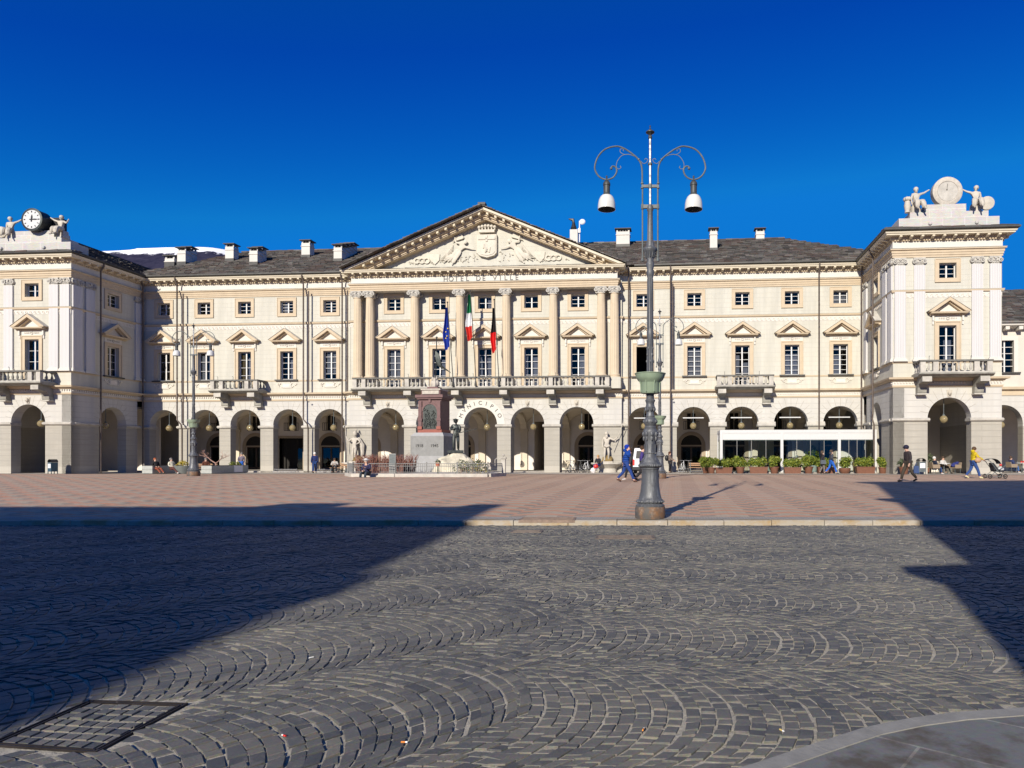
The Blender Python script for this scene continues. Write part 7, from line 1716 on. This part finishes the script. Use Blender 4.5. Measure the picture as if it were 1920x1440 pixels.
# ---------------------------------------------------------------- bicycles
def bike_meshes():
    w_ = MB(); torus(w_, .33, .018, 26, 0); torus(w_, .31, .010, 26, 1); w_.lathe([(.03, -.04), (.03, .04)], (0, 0, 0), 8, 1, AX)
    for k in range(10): a = math.pi * k / 10; w_.tube([(-.31 * math.cos(a), 0, -.31 * math.sin(a)), (.31 * math.cos(a), 0, .31 * math.sin(a))], .003, 3, 1)
    f = MB(); bb, st, hd, rw, fw = (0, 0, .30), (-.14, 0, .78), (.36, 0, .80), (-.48, 0, .35), (.56, 0, .35)
    for a, b in ((bb, st), (st, hd), (bb, (.38, 0, .70))): f.tube([a, b], .019, 6)
    for sy in (-.05, .05): f.tube([bb, (rw[0], sy, rw[2])], .011, 5); f.tube([st, (rw[0], sy, rw[2])], .010, 5); f.tube([(.38, sy * .6, .68), (fw[0], sy, fw[2])], .013, 5)
    f.tube([(.34, 0, .95), (.40, 0, .66)], .018, 6)
    h = MB(); h.tube([(.24, -.28, .98), (.34, -.22, 1.0), (.36, 0, .97), (.34, .22, 1.0), (.24, .28, .98)], .014, 6); s = MB(); s.tube([st, (-.165, 0, .90)], .014, 6); s.ball((-.19, 0, .93), .12, 8, 0, 1.2, .6, .35)
    c = MB(); torus(c, .09, .012, 14); c.tube([(0, -.1, .0), (.12, -.1, -.12)], .01, 4); c.tube([(0, .1, 0), (-.12, .1, .12)], .01, 4)
    return [w_.mesh('wheel', [M['rubber'], M['galv']]), f.mesh('frame', M['black']), h.mesh('handlebar', M['galv']), s.mesh('saddle', M['black']), c.mesh('crank', M['galv'])], f.mesh('frame', M['paint'])
bkm, fw_ = bike_meshes()
def bicycle(px, t_, rz, label, white=False, bag=False):
    X, Y, Z = atB(px, t_); r = thing('bicycle', label, 'bicycle', (X, Y, max(Z, .3)), rz, 'bicycles parked at the arcade'); inst('frame', fw_ if white else bkm[1], r)
    for x_ in (-.48, .56): inst('wheel', bkm[0], r, (x_, 0, .35))
    inst('handlebar', bkm[2], r); inst('saddle', bkm[3], r); inst('crank', bkm[4], r, (0, 0, .30))
bicycle(1064, 1.0, R(-68), 'black bicycle leaning left of the pair near the trident statue arch'); bicycle(1074, 1.0, R(-112), 'white-framed bicycle second from the left under the trident arch', True); bicycle(1090, .9, R(-100), 'dark bicycle with upright handlebar, third from the left'); bicycle(1098, 1.1, R(-60), 'white-framed bicycle closest to the trident fountain', True)
bicycle(1279, 1.3, R(-75), 'pale bicycle standing left in the rack beside the potted shrubs', True); bicycle(1292, 1.3, R(-105), 'dark bicycle standing right in the rack beside the potted shrubs')
# ---------------------------------------------------------------- white van seen from behind
X, Y, Z = atB(1209, 6.4); van = thing('van', 'small white delivery van parked behind the near lamp, rear window tinted', 'van', (X, Y, Z), R(-3))
mb = MB(); prof = [(.0, .32), (.02, .95), (.10, 1.82), (.25, 1.88), (2.6, 1.86), (3.25, 1.15), (4.1, .95), (4.2, .4)]
n = len(prof); hw0 = .86; vs = []
for d_, z_ in prof:
    wv = hw0 - max(0, z_ - 1.0) * .13; vs += [(-wv, d_, z_), (wv, d_, z_)]
mb.add(vs, [(2 * k, 2 * k + 1, 2 * k + 3, 2 * k + 2) for k in range(n - 1)] + [[2 * k for k in range(n)], [2 * k + 1 for k in range(n)][::-1], (0, 1, 2 * n - 1, 2 * n - 2)]); mb.build('body', M['vanwhite'], van)
mb = MB(); mb.hexa([(-.66, .03, 1.12), (.66, .03, 1.12), (.66, .1, 1.12), (-.66, .1, 1.12), (-.60, .07, 1.68), (.60, .07, 1.68), (.60, .16, 1.68), (-.60, .16, 1.68)]); mb.build('rear_window', M['black'], van)
mb = MB(); mb.box(-.9, .9, -.07, .12, .3, .52); mb.build('bumper', M['black'], van); mb = MB(); mb.box(-.012, .012, -.006, .03, .55, 1.1); mb.box(.1, .3, -.03, .02, .82, .9); mb.build('rear_door', M['black'], van)
for sx in (-1, 1):
    mb = MB(); mb.box(*sorted((sx * .74, sx * .87)), -.01, .08, .62, 1.05); mb.build('tail_light', M['red'], van); mb = MB(); mb.box(*sorted((sx * .86, sx * 1.02)), 2.75, 2.85, 1.1, 1.3); mb.build('wing_mirror', M['black'], van)
wv = MB(); wv.lathe([(.2, -.1), (.31, -.1), (.32, -.06), (.32, .06), (.31, .1), (.2, .1)], (0, 0, 0), 20, 0, Matrix.Rotation(R(90), 3, 'Y')); wvm = wv.mesh('wheel', M['rubber'])
for sx in (-.74, .74):
    for y_ in (.75, 3.35): inst('wheel', wvm, van, (sx, y_, .32))
# ---------------------------------------------------------------- neighbouring house on the right
nb = thing('neighbour_house', 'cream arcaded house adjoining the right pavilion with dark stone roof', 'house', (OX, OY, 0), -TH)
FN = Fr(0, -.1, 1, 0, 0, 1); mb = MB(); arch_wall(mb, FN, 68.7, 84, 0, 6.36, [(72.05, 1.45, 4.2), (76.2, 1.45, 4.2), (80.4, 1.45, 4.2)], 0, .8); mb.build('arcade_wall', M['ashlar'], nb)
mb = MB(); hs_ = [(u - .62, u + .62, 8.2, 10.7) for u in (72.2, 76.3, 80.4)]; hole_wall(mb, FN, 68.7, 84, 6.36, 11.9, hs_, 0, .5); mb.build('upper_wall', simple('neighbour_plaster', (.56, .525, .46), .85, .08, 1.), nb)
mb = MB(); mb.uprism(FN, [(.0, 6.4), (-.06, 6.4), (-.06, 6.75), (-.32, 6.85), (-.36, 7.02), (0, 7.08)], 68.7, 84, 0); mb.uprism(FN, [(0, 11.6), (-.2, 11.65), (-.8, 11.75), (-.85, 11.95), (0, 12.)], 68.7, 84, 1); [mb.fbox(FN, 68.9 + k * 1.0, 69.2 + k * 1.0, -.7, -.02, 11.45, 11.7, 1) for k in range(15)]; mb.build('cornice', [M['trim'], M['white']], nb)
for a, b, c, d_ in hs_:
    mb = MB(); [mb.fbox(FN, *q) for q in ((a - .3, a, -.05, .02, c, d_ + .3), (b, b + .3, -.05, .02, c, d_ + .3), (a, b, -.05, .02, d_, d_ + .3))]; mb.fbox(FN, a - .45, b + .45, -.2, .02, c - .12, c - .002, 1); w1 = mb.build('window', [M['white'], M['gutter']], nb)
    mb = MB(); mb.fbox(FN, (a + b) / 2 - .05, (a + b) / 2 + .05, .2, .28, c, d_); [mb.fbox(FN, a, b, .21, .27, c + (d_ - c) * k / 5 - .02, c + (d_ - c) * k / 5 + .02) for k in range(1, 5)]; mb.build('sash', M['sash'], w1); mb = MB(); mb.fbox(FN, a, b, .24, .25, c, d_); mb.build('pane', M['glass'], w1)
mb = MB(); mb.fbox(FN, 68.8, 83.9, 2.5, 2.6, 6.5, 11.8, 0); mb.fbox(FN, 68.8, 83.9, .9, 6.0, 5.75, 5.9, 1); mb.fbox(FN, 68.8, 84, 6.4, 6.7, .2, 5.8, 2); [mb.fbox(FN, c - 1, c + 1, 6.35, 6.395, .3, 3.4, 0) for c in (73.2, 77.4)]; mb.fbox(FN, 68.8, 84, 0, 6.4, .2, .36, 3); mb.build('inner_wall', [M['dark'], M['vault'], M['backwall'], M['floor']], nb)
mb = MB(); slates(mb, (68.7, -1.05, 12.05), (1, 0, 0), (0, 1, .6), 15.4, 7.5, seed=31); mb.add([(68.7, -1., 12.02), (84, -1., 12.02), (84, 5.6, 15.95), (68.7, 5.6, 15.95)], [(0, 1, 2, 3)]); mb.box(68.7, 84, -1.08, -.95, 11.93, 12.06); mb.build('roof', M['slate'], nb)
mb = MB(); mb.fbox(FN, 68.7, 84, 7, 7.3, .2, 11.8); mb.fbox(FN, 83.7, 84, 0, 7, .2, 11.8); mb.build('rear_wall', M['cream'], nb)
for u in (70.5, 70.95): mb = MB(); mb.tube([FN.p(u, -.9, 12), FN.p(u, -.9, 11.7), FN.p(u, -.12, 11.3), FN.p(u, -.12, 4.5), FN.p(u - .5, -.3, 4.2), FN.p(u - .5, -.2, .3)], .065, 8); mb.build('downpipe', M['pipe'], nb)
for s_, z_, lab in ((72.1, 4.1, 'globe lamp in the arch of the right neighbouring house'),): globe_lamp(s_, -.4, z_, lab)
# ---------------------------------------------------------------- houses behind the viewer (they shade the street)
def back_house(name, label, poly, h, extra, seed):
    r = thing(name, label, 'house'); mb = MB(); n = len(poly)
    mb.add([(x_, y_, -.1) for x_, y_ in poly] + [(x_, y_, h) for x_, y_ in poly], [list(range(n)), list(range(2 * n - 1, n - 1, -1))] + [(i, (i + 1) % n, n + (i + 1) % n, n + i) for i in range(n)]); mb.build('wall', simple('house_plaster_%d' % seed, (.42, .36, .28), .9, .06, 1.), r)
    A, B_ = V(poly[0]), V(poly[1]); L = (B_ - A).length; d_ = (B_ - A) / L; nn = V((d_.y, -d_.x)); nn = -nn if (V(poly[2]) - A).dot(nn) > 0 else nn
    F_ = Fr(A.x, A.y, d_.x, d_.y, -nn.x, -nn.y)
    for k in range(int(L / 3.2)):
        for q in range(int((h - 1.5) / 3.4)):
            u = 1.8 + k * 3.2; z_ = 1.0 + q * 3.4; mb = MB(); [mb.fbox(F_, *b) for b in ((u - .7, u - .55, -.06, .05, z_, z_ + 1.9), (u + .55, u + .7, -.06, .05, z_, z_ + 1.9), (u - .55, u + .55, -.06, .05, z_ + 1.75, z_ + 1.9), (u - .8, u + .8, -.14, .05, z_ - .1, z_))]; w1 = mb.build('window', M['white'], r); mb = MB(); mb.fbox(F_, u - .55, u + .55, -.02, .02, z_, z_ + 1.75); mb.build('pane', M['black'], w1)
    extra(r, F_, L); return r
def ex_r(r, F_, L):
    mb = MB()
    for z0, z1, o in ((7.25, 7.55, .2), (13.6, 13.85, -.25), (19.1, 19.4, .05)): mb.fbox(F_, -o, L, -.4, 6, z0, z1)
    mb.fbox(F_, .62, L - .1, .05, 14, 7.55, 19.1)
    mb.build('cornice', M['greystone'], r)
back_house('right_house', 'tall plastered house behind the viewer whose corner shades the right of the street', [(-.55, -6.), (16., -3.1), (18., -18.), (1.6, -21.)], 7.3, ex_r, 1)
def ex_l(r, F_, L):
    mb = MB(); mb.fbox(F_, -.2, L + .0, -.05, 15, 14.75, 15.0); mb.build('eave', M['slate'], r); mb = MB(); mb.fbox(F_, 14.7, 16.6, .2, 1.2, 15.0, 15.75); mb.fbox(F_, 20.3, 21.2, .1, 1., 15.0, 15.5); mb.fbox(F_, L - .3, L + .12, 10.4, 11.8, 14.6, 15.2); mb.build('chimney', M['greystone'], r)  # chimney, plus blocks added out of view to notch the shadow edge
back_house('left_house', 'long plastered house behind the viewer that shades the left of the street', [(-34., -11.), (-12.6, -11.), (-13.4, -26.), (-36., -26.)], 14.9, ex_l, 2)
# ---------------------------------------------------------------- mountain
mb = MB(); prof = [(-400, 560), (0, 500), (120, 485), (190, 470), (230, 467), (300, 465), (350, 466), (400, 467), (425, 472), (470, 482), (560, 505), (700, 545), (900, 600), (1200, 690), (1500, 780)]
D = 3600.; rng = np.random.default_rng(5); NX, NY = 130, 26; vs = []
pxs = np.linspace(-400, 1500, NX); top = np.interp(pxs, [p[0] for p in prof], [p[1] for p in prof])
ph = rng.uniform(0, 6, 8)
for j in range(NY + 1):
    f = j / NY; dist = D - 1500 * (1 - f)
    for i in range(NX):
        H = (858 - top[i]) / 1280 * D; x_ = (pxs[i] - 1162) / 1280 * D
        nz = sum(math.sin(x_ * .004 * (1.7 ** k) + ph[k] + f * 6 * (k + 1)) / (1.5 ** k) for k in range(6))
        vs.append((x_ + 30 * math.sin(f * 9 + i), dist, H * f ** .9 * (1 + .012 * nz * (1 if f < 1 else .35)) - 20 * (1 - f)))
mb.add(vs, [(j * NX + i, j * NX + i + 1, (j + 1) * NX + i + 1, (j + 1) * NX + i) for j in range(NY) for i in range(NX - 1)], 0, True)
o_ = len(mb.v); 
t = NT('mountain_side'); x_, y_, z_ = t.sep(); n1 = t.noise(.006, 7, .65); n2 = t.noise(.03, 6, .7)
SNOW = t.math('SUBTRACT', 1057., t.math('MULTIPLY', t.math('MINIMUM', t.math('ADD', x_, 2640.), 200.), .12))
hgt = t.math('ADD', z_, t.math('MULTIPLY', t.math('SUBTRACT', n1, .5), 110.)); snow = t.ramp(t.math('DIVIDE', t.math('SUBTRACT', t.math('ADD', hgt, t.math('MULTIPLY', t.math('SUBTRACT', n2, .5), 70.)), SNOW), 30., None, True), [(.3, 0.), (.7, 1.)])
wood = t.mix(t.ramp(n2, [(.35, 0.), (.65, 1.)]), (.016, .016, .036), (.036, .034, .06))  # wood colour with the blue haze of distant air mixed in
m_ = t.done(t.mix(snow, wood, (.82, .82, .84)), .95, 0, .1)
tag(mb.build('mountain', m_, None), kind='structure')
